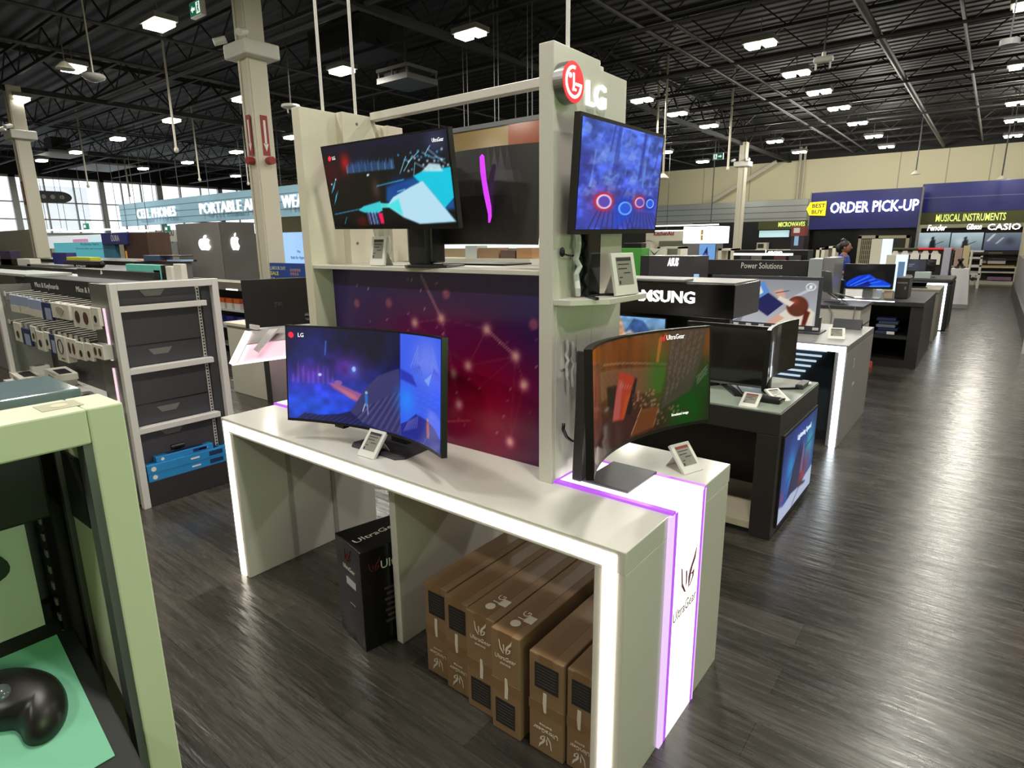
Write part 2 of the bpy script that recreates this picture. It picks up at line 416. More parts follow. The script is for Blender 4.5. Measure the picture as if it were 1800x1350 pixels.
# ---- roof trusses and pipes (painted black, part of the building)
tn = 9
for x in np.arange(-34.2, 8.5, 2.05):       # bar joists across the room front to back
    pass
def truss(p0, p1, z0, z1, step, r):
    d = (Vector(p1)-Vector(p0)); n = max(2, int(d.length/step)); d /= n
    side = Vector((-d.y, d.x, 0)).normalized()*r*1.5
    mb = MB()
    def bar(a, b, w):
        a, b = Vector(a), Vector(b); dd = (b-a).normalized(); s = side.normalized()*w; u = dd.cross(s).normalized()*w
        mb.add([a-s-u, a+s-u, a+s+u, a-s+u, b-s-u, b+s-u, b+s+u, b-s+u], [(0, 1, 5, 4), (1, 2, 6, 5), (2, 3, 7, 6), (3, 0, 4, 7)])
    A0 = Vector((p0[0], p0[1], z0)); B0 = Vector((p1[0], p1[1], z0)); up = Vector((0, 0, z1-z0))
    bar(A0, B0, r); bar(A0+up, B0+up, r)
    for i in range(n):
        q = Vector((p0[0], p0[1], z0))+d*i
        bar(q, q+d*.5+up, r*.4); bar(q+d*.5+up, q+d, r*.4)
    return mb
for y in np.arange(-1.0, 29.6, 1.86):
    struct('trim_%d' % tn, truss((XL, y, 0), (XR, y, 0), 5.28, 5.82, 1.2, .028), M_blk); tn += 1
for x in (-27.2, -17.35, -7.7, 2.2):
    struct('trim_%d' % tn, truss((x, YN, 0), (x, YF, 0), 5.05, 5.9, 1.9, .055), M_blk); tn += 1
M_pipe = mat('dark_grey_conduit', (70, 70, 72), .5)
for x, z, r in ((-31.5, 5.2, .03), (-22.6, 5.22, .03), (-13.9, 5.18, .035), (-11.9, 5.2, .03), (-5.2, 5.2, .035), (-4.7, 5.2, .03), (-2.1, 5.15, .06), (-.9, 5.2, .03), (.9, 5.2, .03), (3.6, 5.2, .03)):
    struct('trim_%d' % tn, MB().cyl((x, YN, z), (x, YF, z), r, n=8), M_pipe); tn += 1
for y, z, r in ((2.9, 5.1, .03), (6.4, 5.08, .045), (10.1, 5.1, .03), (13.1, 5.1, .03), (17.0, 5.1, .03), (21.5, 5.1, .03)):
    struct('trim_%d' % tn, MB().cyl((XL, y, z), (XR, y, z), r, n=8), M_pipe); tn += 1

# ---- steel columns
M_col = mat('cream_column_paint', (212, 206, 188), .5)
M_sign = mat('red_sign', (150, 44, 44), .5)
def column(x, y, label, ztop, zb, signs):
    t = thing('column', label, 'column', (x, y, 0)); t['kind'] = 'structure'
    w = .125
    sh = MB().box(x-w, x+w, y-w, y+w, 0, ztop)
    for s in (-1, 1): sh.box(x+s*.1-.02, x+s*.1+.02, y-w-.02, y-w, 0, ztop)
    obj('shaft', sh, M_col, t, bev=.008)
    br = MB().box(x-.27, x+.27, y-.24, y+.24, zb-.1, zb+.08)
    obj('bracket', br, mat('white_bracket', (220, 218, 210), .5), t, bev=.02)
    for sx in (-.24, .24):
        cm = MB().cyl((x+sx, y-.2, zb+.15), (x+sx*1.3, y-.33, zb+.1), .045)
        obj('camera_head', cm, mat('white_bracket', (220, 218, 210), .5), t)
    for zs, face in signs:
        if face == 'Y': s = MB().box(x-.05, x+.05, y-w-.026, y-w-.02, zs, zs+.5)
        else: s = MB().box(x+w, x+w+.006, y-.05, y+.05, zs, zs+.5)
        k = obj('sign', s, M_sign, t)
        a = MB()
        M = NY(x, y-w-.027, zs) if face == 'Y' else PX(x+w+.007, y, zs)
        a.box(-.016, .016, .14, .44, 0, .001, M); a.prism([(-.036, .15), (.036, .15), (0, .05)], 0, .001, M=M)
        obj('arrow', a, M_whiteink, k)
    return t
column(-17.33, 4.55, 'cream steel column farthest left, in front of the entrance windows', 5.1, 4.1, [(2.62, 'Y')])
column(-7.95, 4.72, 'tall cream column with red extinguisher signs between the blue header and the white display island', ZC, 4.13, [(2.85, 'Y'), (2.85, 'X')])
column(-7.62, 23.43, 'distant cream column in front of the ribbed aluminium band', 5.1, 4.36, [])
b = obj('pipe_collar', MB().cyl((-7.95, 4.5, 2.78), (-7.95, 4.58, 2.78), .05).cyl((-7.8, 4.72, 2.78), (-7.7, 4.72, 2.78), .05), M_sign, bpy.data.objects['column.001'])

# ---- high-bay lamps
M_lens = mat('lamp_lens', (255, 255, 255), .4, emit=16, ecol=(255, 246, 224))
M_house = mat('lamp_housing', (120, 120, 118), .5)
lm = {'house': None}
def ceiling_light(x, y, z, label, twin):
    t = thing('ceiling_light', label, 'ceiling lamp', (x, y, z), 'high-bay ceiling lamps')
    if twin not in lm:
        h = MB().box(-.26, .26, -.17, .17, .03, .11).cyl((0, 0, .11), (0, 0, .42), .008, n=5)
        l = MB()
        if twin: l.box(-.22, -.03, -.13, .13, -.02, .03).box(.05, .23, -.13, .13, -.02, .03)
        else: l.box(-.22, .22, -.14, .14, -.03, .03)
        ORG[t.name] = Vector((0, 0, 0))
        a = obj('housing', h, M_house, t, bev=.012); c = obj('lens', l, M_lens, t, bev=.01)
        lm[twin] = (a.data, c.data)
    else:
        for n, me in zip(('housing', 'lens'), lm[twin]):
            q = bpy.data.objects.new(n, me); COL.objects.link(q); q.parent = t
    if y > 19:      # wide-beam lamps along the far wall
        d = bpy.data.lights.get('wide_beam') or bpy.data.lights.new('wide_beam', 'POINT')
        d.energy = 95; d.color = (1, .965, .85); d.shadow_soft_size = .15
    else:
        d = bpy.data.lights.get('high_bay') or bpy.data.lights.new('high_bay', 'AREA')
        d.energy = CEIL_W; d.color = (1, .965, .865); d.shape = 'RECTANGLE'; d.size = .44; d.size_y = .28
    q = bpy.data.objects.new('lamp_light', d); COL.objects.link(q); q.parent = t; q.location = (0, 0, -.05 if y < 19 else -.2)
rows = {-10.17: (4.6, 7.85), -13.75: (4.59, 7.83), -17.4: (4.67, 7.87, 11.37), -21.5: (8.06, 11.8), -25.55: (8.2, 11.96), -28.9: (8.1, 11.65, 15.7),
        -6.95: (7.88, 13.86, 15.88, 18.13), -3.56: (11.36, 13.72, 15.72, 17.9, 20.56, 23.48, 26.43), -6.3: (22.4, 25.7), -10.1: (22.2, 25.9), -.03: (20.2, 23.1, 26.5)}
RN = {-10.17: 'between the two left columns nearest the tall column', -13.75: 'just right of the farthest left column', -17.4: 'beyond the farthest left column', -21.5: 'over the blue hanging header', -25.55: 'short of the entrance windows', -28.9: 'nearest the entrance windows',
      -6.95: 'behind the tall sign pylon', -3.56: 'above the aisle displays', -6.3: 'before the ribbed aluminium band', -10.1: 'just right of the upright screen', -.03: 'at the far right edge over the aisle'}
ON = ('nearest', 'second', 'third', 'fourth', 'fifth', 'sixth', 'seventh')
for x, ys in rows.items():
    for k, y in enumerate(ys):
        ceiling_light(x, y, 4.86, '%s bright ceiling lamp of the row %s' % (ON[k], RN[x]), x > -8)
for k, (x, y) in enumerate(((-3.56, 7.9), (-3.56, 4.6), (-3.56, 1.0), (-.03, 1.0), (-.03, 4.6), (-.03, 8), (-.03, 12), (-.03, 16), (-7, 1.0), (-10.2, 1.0), (-3.56, -2.5), (-.03, -2.5), (3.5, 3), (3.5, 8), (3.5, 14), (-14, 1))):
    ceiling_light(x, y, 4.86, '%s ceiling lamp overhead and above the view, %s' % (('bright', 'white')[k % 2], 'at %d paces along and %d across' % (round(y+8), round(-x+8))), x > -8)
# ================================================================ the white display island
X0, X1, Y0, Y1, ZT = -2.94, -.69, 1.38, 2.235, .86
isl = thing('display_island', 'long white gaming monitor display island with a glowing edge, purple backdrop and sign pylon', 'display table', ((X0+X1)/2, (Y0+Y1)/2, 0))
obj('worktop', MB().box(X0, X1, Y0, Y1, ZT-.072, ZT), M_whitegloss, isl, bev=.003)
for a, b in ((X0, X0+.1), (X1-.1, X1)):
    obj('side_panel', MB().box(a, b, Y0+.002, Y1-.01, 0, ZT-.072), M_white, isl, bev=.002)
sk = MB()
for y in (1.66, 1.93): sk.box(X0+.1, X0+.104, y-.012, y+.012, .01, ZT-.08)
obj('seam_strip', sk, mat('grey_seam', (168, 166, 160), .4), isl)
obj('center_panel', MB().box(-1.838, -1.80, 1.506, 2.21, 0, ZT-.072), M_white, isl, bev=.002)
M_inner = mat('led_channel', (226, 220, 206), .5)
led = MB(); zt = ZT-.016
led.box(X0+.022, X1-.028, Y0-.003, Y0+.004, zt-.042, zt)
led.box(X0+.022, X0+.062, Y0-.003, Y0+.004, .0, zt-.042).box(X1-.07, X1-.028, Y0-.003, Y0+.004, .0, zt-.042)
obj('led_strip', led, M_led, isl)
# the lit bands: one at each end, purple edges
M_lit = mat('lit_acrylic', (255, 255, 255), .3, emit=1.9, ecol=(255, 248, 246))
M_purple = mat('purple_edge_light', (120, 60, 170), .3, emit=.9, ecol=(184, 88, 230))
M_pinkw = mat('pale_violet_edge', (230, 190, 250), .3, emit=.9, ecol=(214, 186, 246))
lp = obj('light_panel', MB().box(-1.12, X1, 1.69, 1.945, ZT, ZT+.008).box(X1, X1+.008, 1.69, 1.945, .0, ZT+.008), M_lit, isl)
eg = MB()
eg.box(-1.128, X1+.009, 1.675, 1.697, ZT, ZT+.009).box(-1.128, X1+.009, 1.938, 1.958, ZT, ZT+.009).box(-1.13, -1.118, 1.675, 1.958, ZT, ZT+.009)
eg.box(X1, X1+.009, 1.692, 1.717, 0, ZT).box(X1, X1+.009, 1.932, 1.95, 0, ZT)
obj('edge_glow', eg, M_purple, lp)
obj('edge_rail', MB().box(X1, X1+.01, 1.660, 1.692, 0, ZT).box(X1, X1+.01, 1.95, 1.958, 0, ZT), M_pinkw, lp)
obj('emblem', emblem_mb(PX(X1+.0085, 1.835, .522), .145), mat('brown_print', (140, 92, 108), .5), lp)
obj('lettering', text_mb('UltraGear', .042, PX(X1+.0085, 1.822, .448), .001, width=.2), mat('olive_print', (112, 102, 84), .5), lp)
lq = obj('light_panel', MB().box(X0, -2.535, 1.69, 1.945, ZT, ZT+.008).box(X0-.008, X0, 1.69, 1.945, 0, ZT+.008), mat('lit_acrylic_pink', (255, 240, 250), .3, emit=1.3, ecol=(255, 232, 246)), isl)
obj('edge_glow', MB().box(X0-.008, -2.53, 1.675, 1.69, ZT, ZT+.009).box(X0-.008, -2.53, 1.945, 1.958, ZT, ZT+.009), M_purple, lq)
# pylons
py = MB().prism([(1.66, ZT), (2.13, ZT), (2.13, 2.262), (1.94, 2.262), (1.94, 2.29), (1.66, 2.29)], -1.185, -1.13, 0)
pr = obj('sign_pylon', py, M_white, isl, bev=.002)
obj('acrylic_cover', MB().box(-1.13, -1.124, 1.675, 1.905, ZT+.01, 1.49).box(-1.13, -1.126, 1.91, 2.125, ZT+.01, 1.49), M_whitegloss, pr, bev=.001)
ol = MB()
for y, z in ((1.70, 1.27), (1.80, 1.28)): ol.box(-1.124, -1.12, y, y+.07, z, z+.1)
obj('cover_plate', ol, M_whitegloss, pr, bev=.001)
slv = MB()
for y, z0, z1 in ((1.725, 1.23, 1.37), (1.76, 1.2, 1.36)): slv.tube([(-1.112+.004*math.sin(k*2.1), y+.004*math.cos(k*3), z0+(z1-z0)*k/8) for k in range(9)], .006)
M_film = mat('clear_film', (225, 228, 232), .12, spec=.9, bump=.6, bscale=60)
obj('film_sleeve', slv, M_film, pr, smooth=True)
lpy = MB().box(-2.525, -2.468, 1.66, 2.0, ZT, 2.283).box(-2.468, -2.42, 1.85, 2.04, 1.605, 2.283).box(-2.525, -2.45, 2.0, 2.13, ZT, 2.26).box(-2.45, -2.405, 2.10, 2.2, 1.605, 2.255)
lp2 = obj('left_pylon', lpy, M_cream, isl, bev=.002)
sc = MB()
for y, z in ((1.93, 2.24), (1.885, 2.13), (1.99, 2.13), (1.89, 1.7), (1.99, 1.7)): sc.cyl((-2.42, y, z), (-2.417, y, z), .006, n=10)
obj('screw', sc, M_steel, lp2)
obj('upper_shelf', MB().box(-2.468, -1.185, 1.665, 2.13, 1.588, 1.605), M_white, isl, bev=.002)
obj('top_rail', MB().box(-2.42, -1.18, 2.01, 2.05, 2.265, 2.30), M_white, isl, bev=.003)
obj('side_shelf', MB().prism([(-1.13, 1.665), (-1.07, 1.675), (-.985, 1.785), (-.985, 2.06), (-1.13, 2.12)], 1.492, 1.512, 2), M_white, isl, bev=.002)
# the purple printed backdrop
cv = Cv(220, 124)
cv.vgrad((54, 22, 62), (46, 36, 92))
cv.glow(.42, .34, .50, .55, (122, 24, 62), .95).glow(.72, .30, .34, .5, (150, 6, 48), 1).glow(.45, .62, .42, .2, (120, 28, 92), .8).glow(.05, .75, .35, .35, (52, 34, 98), .8).glow(1.02, .9, .3, .35, (44, 34, 94), .9).glow(1.05, .1, .22, .4, (60, 20, 68), .8).glow(.1, .05, .3, .3, (44, 20, 56), .7)
st = [(.555, .735), (.745, .70), (.43, .695), (.855, .575), (.665, .485), (.60, .425), (.62, .25), (.83, .10), (.885, .43)]
for a, b, al in ((0, 2, .35), (2, 5, .2), (0, 5, .35), (0, 1, .25), (1, 3, .6), (1, 4, .3), (3, 4, .25), (3, 8, .35), (3, 7, .25), (5, 6, .3), (4, 7, .2), (2, 4, .2), (3, 6, .15), (7, 8, .2)):
    cv.line(st[a], st[b], .0035, (224, 130, 130), al)
cv.line((.47, .97), (.555, .735), .005, (250, 190, 190), .8); cv.line((.745, .70), (.855, .575), .004, (255, 190, 190), .7); cv.line((.56, .13), (.67, .17), .004, (230, 140, 130), .6)
for x, y in st: cv.glow(x, y, .022, .04, (255, 190, 180), .9)
r = np.random.default_rng(4)
for k in range(46): cv.ell(r.uniform(.1, .98), r.uniform(.08, .97), .0035, .006, (236, 190, 200), r.uniform(.3, .9), .5)
for x, y in ((.58, .875), (.305, .80), (.13, .78), (.92, .75)): cv.ell(x, y, .016, .028, (190, 96, 120), .6, .5)
cv.a = np.clip(cv.a*1.2, 0, 255)
bk = pic('backdrop', cv, plane_P(NY(-2.468, 1.77, ZT), 1.283, .728), attr_mat('gloss_print', 0, .22, .5), isl)
obj('backdrop_board', MB().box(-2.468, -1.185, 1.772, 1.79, ZT, 1.588), M_black, isl)
# the brand sign on the pylon: red disc and white letters
dm = MB().cyl((-1.13, 1.715, 2.177), (-1.094, 1.715, 2.177), .0605, n=48)
ds = obj('logo_disc', dm, M_steel, isl)
obj('disc_face', MB().cyl((-1.094, 1.715, 2.177), (-1.0925, 1.715, 2.177), .0595, n=48), mat('lit_red', (226, 34, 46), .3, emit=.85, ecol=(244, 40, 44)), ds)
Md = PX(-1.0923, 1.715, 2.177)
fm = MB(Md)
arc = [math.radians(a) for a in np.linspace(80, 352, 40)]
po = [(.0465*math.cos(a), .0465*math.sin(a)) for a in arc]+[(.0375*math.cos(a), .0375*math.sin(a)) for a in arc[::-1]]
for i in range(39): fm.prism([po[i], po[i+1], po[78-i], po[79-i]], 0, .0015)
fm.prism([(.010, -.008), (.0465, -.008), (.0465, .000), (.010, .000)], 0, .0015)
fm.box(-.0045, .003, -.024, .026, 0, .0015).box(-.0045, .0135, -.024, -.017, 0, .0015).cyl((-.0205, .0165, 0), (-.0205, .0165, .0015), .0075, n=16)
obj('face_mark', fm, M_signw, ds)
obj('brand_lettering', text_mb('LG', .078, PX(-1.13, 1.908, 2.138), .010, bold=.006, width=.122), mat('lit_logo_letters', (255, 255, 255), .5, emit=1.1), isl)

# ================================================================ monitors
def monitor(label, apex, yaw, pit, rol, w, h, R, cv, stand, cat='monitor', name='monitor', bez=.007, chin=.012, th=.022, back=None, logo=None, group=None):
    M = Matrix.Translation(apex) @ Matrix.Rotation(math.radians(yaw), 4, 'Z') @ Matrix.Rotation(-math.radians(pit), 4, 'X') @ Matrix.Rotation(-math.radians(rol), 4, 'Y')
    t = thing(name, label, cat, (apex[0], apex[1], stand[0]), group)
    half = math.asin(w/2/R) if R else 0
    def S_(u, v, d):                      # u, v in -1..1, d outwards along the normal to the viewer
        if R:
            a = u*half; return M @ Vector(((R-d)*math.sin(a), -(R-(R-d)*math.cos(a)), v*h/2))
        return M @ Vector((u*w/2, -d, v*h/2))
    n = 24 if R else 2
    sh = MB(); us = np.linspace(-1, 1, n+1)
    bt = lambda u, v: -th-(.02*max(0, 1-(u*u*1.6+v*v*1.4)))
    vr = (-1, -.5, 0, .5, 1)
    vs = []
    for v in vr: vs += [S_(u, v, 0) for u in us]
    for v in vr: vs += [S_(u, v, bt(u, v)) for u in us]
    m_ = n+1; K = m_*5; fs = []
    for j in range(4):
        for i in range(n):
            a = j*m_+i; fs += [(a, a+1, a+m_+1, a+m_), (K+a, K+a+m_, K+a+m_+1, K+a+1)]
    for i in range(n): fs += [(i, K+i, K+i+1, i+1), (4*m_+i, 4*m_+i+1, K+4*m_+i+1, K+4*m_+i)]
    for j in range(4): a, b = j*m_, j*m_+n; fs += [(a, a+m_, K+a+m_, K+a), (b, K+b, K+b+m_, b+m_)]
    sh.add(vs, fs)
    obj('casing', sh, back or M_black, t, smooth=False)
    bu, bv0, bv1 = 1-2*bez/w, -1+2*chin/h, 1-2*bez/h
    if cv is not None:
        pic('screen', cv, lambda u, v: S_(-bu+2*bu*u, bv0+(bv1-bv0)*v, .0015), SCREEN, t)
    else:
        g = MB(); ns = 16 if R else 1
        for i in range(ns):
            a, b = -bu+2*bu*i/ns, -bu+2*bu*(i+1)/ns
            g.quad(S_(a, bv0, .0015), S_(b, bv0, .0015), S_(b, bv1, .0015), S_(a, bv1, .0015))
        obj('screen', g, mat('dark_screen', (26, 24, 22), .1, spec=.7), t)
    return t, M, S_
def decal(parent, S_, txt, u, v, size, m, name='lettering', width=None):
    """lettering that lies on a monitor face near (u, v)"""
    p = S_(u, v, .003); xd = S_(u+.05, v, .003)-S_(u-.05, v, .003); up = S_(u, v+.05, .003)-S_(u, v-.05, .003)
    return obj(name, text_mb(txt, size, frame(p, xd, up), .0004, width=width), m, parent)
M_scrw = mat('screen_white', (255, 255, 255), .4, emit=.95)
M_scrr = mat('screen_red', (220, 40, 60), .4, emit=.9)

# -- cave scene on the big curved monitor, standing on the table
cv = Cv(300, 132, (14, 14, 66)); cv.vgrad((30, 66, 196), (12, 12, 62), .1, .75)
cv.glow(.45, .85, .2, .3, (6, 6, 36), .9).glow(.12, .72, .14, .3, (26, 40, 120), .8).glow(.12, .48, .14, .2, (92, 40, 150), .85).glow(.32, .6, .14, .2, (86, 34, 130), .8).glow(.17, .32, .24, .22, (44, 66, 226), .9).glow(.1, .15, .22, .18, (30, 80, 220), .9)
for k in range(9): x = .02+k*.026; cv.poly([(x, .4), (x+.012, .4), (x+.01, .4+.1+.05*((k*7) % 4)), (x+.002, .5+.04*((k*5) % 3))], (150, 80, 160), .45, .01)
cv.noise(26, 14, .22, 3, 0, .62)
cv.line((.195, .72), (.2, .86), .008, (70, 130, 220), .8)
cv.poly([(.21, .42), (.26, .42), (.40, .34), (.42, .27), (.36, .25), (.24, .36)], (150, 84, 140), .95, .015); cv.poly([(.24, .4), (.36, .32), (.38, .27), (.33, .28)], (196, 110, 130), .8, .02)
cv.ell(.265, .43, .022, .025, (150, 90, 160), .9); cv.ell(.355, .59, .011, .028, (210, 236, 255), 1, .4); cv.ell(.165, .50, .009, .016, (190, 220, 255), .95, .4); cv.glow(.355, .58, .05, .1, (90, 130, 250), .5)
cv.poly([(.30, .05), (.36, .22), (.42, .40), (.50, .55), (.56, .60), (.645, .66), (.66, .0), (.34, .0)], (56, 54, 104), 1, .012)
for k in range(16):
    a = .33+k*.02; cv.line((a, .02), (a+.10+.006*k, .22+.027*k), .006, (92, 92, 150) if k % 2 else (30, 28, 64), .7)
cv.poly([(.04, .0), (.08, .07), (.16, .06), (.26, .09), (.33, .14), (.40, .04), (.52, .0)], (26, 28, 78), 1, .01)
for k in range(12): cv.line((.05+k*.03, .0), (.10+k*.03, .07), .004, (60, 70, 140), .6)
cv.ell(.428, .36, .008, .016, (150, 180, 220)); cv.poly([(.418, .34), (.437, .34), (.435, .22), (.42, .22)], (40, 110, 190)); cv.line((.42, .24), (.405, .16), .008, (170, 180, 200)); cv.line((.433, .24), (.437, .14), .008, (140, 160, 200))
cv.poly([(.652, 0), (1, 0), (1, 1), (.652, 1)], (58, 92, 232), 1, .003)
cv.glow(.70, .36, .09, .2, (40, 132, 250), .9); cv.glow(.86, .78, .16, .3, (110, 130, 236), .9)
for k in range(10): cv.line((.76, .25+k*.055), (.98, .22+k*.055), .003, (96, 120, 220), .6); cv.line((.80+.02*k, .2), (.80+.02*k, .62), .003, (80, 104, 214), .5)
for k in range(5): cv.line((.73+k*.024, .70+.02*k), (.79, .9-k*.05), .010, (120, 140, 226), .6); cv.line((.985-k*.02, .70+.02*k), (.91, .9-k*.05), .010, (120, 140, 226), .6)
for s, x in ((-1, .80), (1, .93)):
    for k in range(5): cv.line((x, .72), (x+s*.05*math.cos(k*.5), .72-.09*math.sin(.5+k*.4)), .006, (70, 84, 190), .7)
cv.poly([(.84, .60), (.91, .68), (.88, .56)], (130, 170, 240), .8)
cv.poly([(.655, .66), (.74, .62), (.78, .52), (.655, .56)], (36, 44, 160), .8, .02)
cv.poly([(.655, 0), (1, 0), (1, .12), (.93, .20), (.86, .24), (.77, .26), (.70, .16), (.655, .12)], (34, 38, 132), .95, .01)
for k in range(7): cv.line((.68+k*.016, .06+k*.012), (.715+k*.012, .17+k*.012), .008, (110, 112, 190), .7)
cv.ell(.872, .245, .008, .018, (180, 130, 120)); cv.poly([(.86, .22), (.885, .22), (.888, .08), (.865, .08)], (176, 92, 80), .9, .01); cv.line((.83, 0), (.90, .16), .003, (120, 130, 220), .6)
mL, ML, SL = monitor('large curved monitor showing a blue cave scene on the glowing-edged white table', (-1.897, 1.537, 1.154), 0, 5.2, 1.66, .945, .42, 1.02, cv, (ZT,))
dl = obj('logo', MB(frame(SL(-.88, .80, .003), SL(-.83, .8, .003)-SL(-.93, .8, .003), (0, 0, 1))).cyl((-.03, 0, 0), (-.03, 0, .0005), .013, n=20), M_scrr, mL)
decal(mL, SL, 'LG', -.845, .765, .018, M_scrw)
st = MB().prism([(-2.035, 1.487), (-1.765, 1.487), (-1.735, 1.52), (-1.75, 1.70), (-2.05, 1.70), (-2.065, 1.52)], ZT, ZT+.008, 2)
obj('base_plate', st, M_slate, mL, bev=.002)
nk = MB().prism([(-.05, 0), (.05, 0), (.035, .26), (-.035, .26)], 0, .03, M=NY(-1.9, 1.66, ZT+.005)); nk.box(-1.945, -1.855, 1.575, 1.64, 1.06, 1.2)
obj('neck', nk, M_blackmat, mL, bev=.004)
obj('joystick', MB().box(-2.16, -2.10, 1.50, 1.53, .925, .94), M_black, mL)

# -- table-top scene on the curved monitor by the pylon
cv = Cv(220, 100, (86, 50, 24)); cv.vgrad((70, 36, 22), (128, 74, 20), .2, .9)
cv.noise(40, 5, .25, 8)
cv.poly([(0, .98), (1, .98), (1, .70), (0, .80)], (146, 84, 20), .55); cv.poly([(.05, .78), (.66, .63), (.62, .38), (.05, .52)], (150, 116, 72), .8, .02)
for k in range(14): cv.line((.08, .5+k*.018), (.64, .38+k*.017), .003, (104, 74, 44), .6)
cv.line((.12, .815), (.66, .665), .006, (214, 190, 140), .9)
cv.glow(.60, .54, .14, .42, (52, 140, 26), .8); cv.glow(.86, .2, .18, .5, (2, 92, 10), 1).glow(.8, .12, .2, .3, (4, 100, 8), .9)
cv.poly([(.60, .95), (.63, .95), (.60, .70), (.58, .70)], (206, 140, 40), .9)
cv.poly([(.70, 1), (.98, 1), (.93, .62), (.86, .35), (.62, .2), (.66, .5)], (86, 82, 66), .85, .03)
for k in range(18): cv.line((.70+.015*k, .98), (.64+.014*k, .25+.02*k), .004, (170, 176, 150) if k % 3 else (60, 62, 44), .55)
cv.glow(.97, .45, .08, .3, (0, 84, 10), .9)
for k in range(4): cv.line((.90, .40+.025*k), (.985, .52+.025*k), .004, (220, 232, 220), .7)
cv.poly([(0, .32), (.42, .32), (.46, .14), (.40, .02), (0, .02)], (72, 36, 28), .95, .02); cv.poly([(.0, .9), (.08, .85), (.1, .2), (0, .2)], (98, 58, 48), .7, .02)
cv.poly([(.15, .60), (.24, .58), (.27, .36), (.16, .38)], (44, 26, 18), .9, .02)
cv.poly([(.38, .60), (.42, .58), (.37, .24), (.32, .26)], (36, 20, 24), .95, .01)
cv.poly([(.265, .70), (.385, .62), (.40, .58), (.30, .22), (.20, .26)], (206, 74, 40), 1, .01); cv.poly([(.265, .62), (.30, .60), (.26, .25), (.20, .26), (.23, .46)], (216, 124, 116), .7, .03); cv.poly([(.32, .44), (.37, .48), (.31, .24), (.28, .24)], (214, 104, 24), .8, .02)
for k in range(5): cv.line((.27+.02*k, .54-.01*k), (.285+.02*k, .58-.012*k), .006, (236, 190, 180), .7)
rr = np.random.default_rng(3)
for k in range(70): x, y = rr.uniform(.38, .62), rr.uniform(.20, .45); cv.ell(x, y-.4*(x-.5), .009, .012, (188, 156, 112) if k % 2 else (104, 76, 48), .9, .4)
for k in range(40): x, y = rr.uniform(.55, .86), rr.uniform(.04, .22); cv.ell(x, y, .008, .012, (190, 160, 120) if k % 2 else (90, 60, 40), .7, .4)
cv.poly([(.36, .02), (.56, .03), (.60, .24), (.45, .26)], (132, 80, 28), .9, .01); cv.line((.37, .04), (.46, .28), .007, (230, 200, 150), .9); cv.line((.56, .06), (.60, .22), .005, (220, 190, 140), .8)
cv.a = np.clip(cv.a*np.array((.74, .66, .7)), 0, 255)[:, (((np.arange(220)+.5)/220)**1.45*220).astype(int)]
mR, MR, SR = monitor('curved monitor showing an orange pack on a wooden table, standing on the glowing purple-edged strip', (-.892, 1.772, 1.219), 88.4, 3.66, -1.88, .81, .362, .80, cv, (ZT+.008,))
decal(mR, SR, 'UltraGear', .60, .80, .018, M_scrw, width=.09)
obj('logo', emblem_mb(frame(SR(.445, .78, .003), SR(.5, .78, .003)-SR(.4, .78, .003), (0, 0, 1)), .03, .0004), M_scrr, mR)
decal(mR, SR, 'Simulated image', .66, -.74, .010, M_scrw, name='caption', width=.085)
ZL = ZT+.008
obj('base_plate', MB().box(-1.045, -.865, 1.727, 1.955, ZL, ZL+.009), M_slate, mR, bev=.002)
nk = MB().prism([(1.715, ZL+.001), (1.825, ZL+.001), (1.79, 1.325), (1.735, 1.335), (1.73, 1.12)], -1.082, -1.042, 0)
nk.box(-1.045, -.93, 1.745, 1.79, 1.17, 1.27)
nk2 = obj('neck', nk, mat('satin_black', (48, 45, 47), .25), mR, bev=.006, seg=3)

# -- tilted monitor on the upper shelf
cv = Cv(240, 110, (4, 5, 10)); cv.vgrad((2, 2, 6), (12, 14, 44), .55, 1)
cv.glow(.04, .7, .2, .3, (58, 4, 14), .9); cv.glow(.2, .78, .06, .16, (190, 10, 16), .9); cv.glow(.92, .9, .1, .2, (70, 76, 110), .6)
for k in range(30):
    x = .20+k*.0135; hh = .03+.05*abs(math.sin(k*1.7))+.03*abs(math.cos(k*.9)); cv.poly([(x, .66-.02*((k*3) % 3)), (x+.013, .66), (x+.011, .70+hh), (x+.002, .70+hh*.6)], (44, 96, 150) if k % 4 else (96, 150, 190), .9, .012)
cv.glow(.33, .74, .12, .1, (40, 84, 140), .6)
cv.glow(.38, .34, .24, .4, (0, 0, 0), 1).glow(.43, .45, .05, .18, (70, 46, 46), .9)
for a, b in (((.72, .72), (.80, .82)), ((.67, .62), (.75, .78)), ((.64, .6), (.70, .78)), ((.82, .80), (.90, .72)), ((.84, .78), (.88, .86)), ((.90, .74), (.97, .70)), ((.74, .56), (.76, .70)), ((.76, .70), (.84, .62)), ((.86, .83), (.97, .66))): cv.line(a, b, .006, (150, 220, 240), .85)
for k in range(26): cv.ell(rr.uniform(.64, .99), rr.uniform(.58, .84), .008, .014, (60, 170, 210) if k % 2 else (220, 240, 250), .7, .5)
cv.poly([(.52, .46), (.74, .55), (1, .62), (1, .18), (.66, .12), (.50, .30)], (10, 84, 158), .9, .05); cv.glow(.62, .42, .12, .2, (6, 60, 140), .8)
cv.poly([(.735, .56), (.80, .60), (1, .62), (1, .30), (.925, .18), (.86, .34)], (0, 196, 222), 1, .012); cv.poly([(.80, .60), (.86, .68), (.93, .66), (.95, .58)], (196, 232, 240), .9, .02)
cv.poly([(.50, .24), (.56, .34), (.70, .44), (.80, .50), (1.0, .04), (.74, .02), (.62, .1)], (180, 222, 240), 1, .015); cv.poly([(.50, .24), (.60, .32), (.62, .12)], (60, 224, 226), .9, .03); cv.line((.80, .50), (.99, .06), .004, (60, 150, 190), .8)
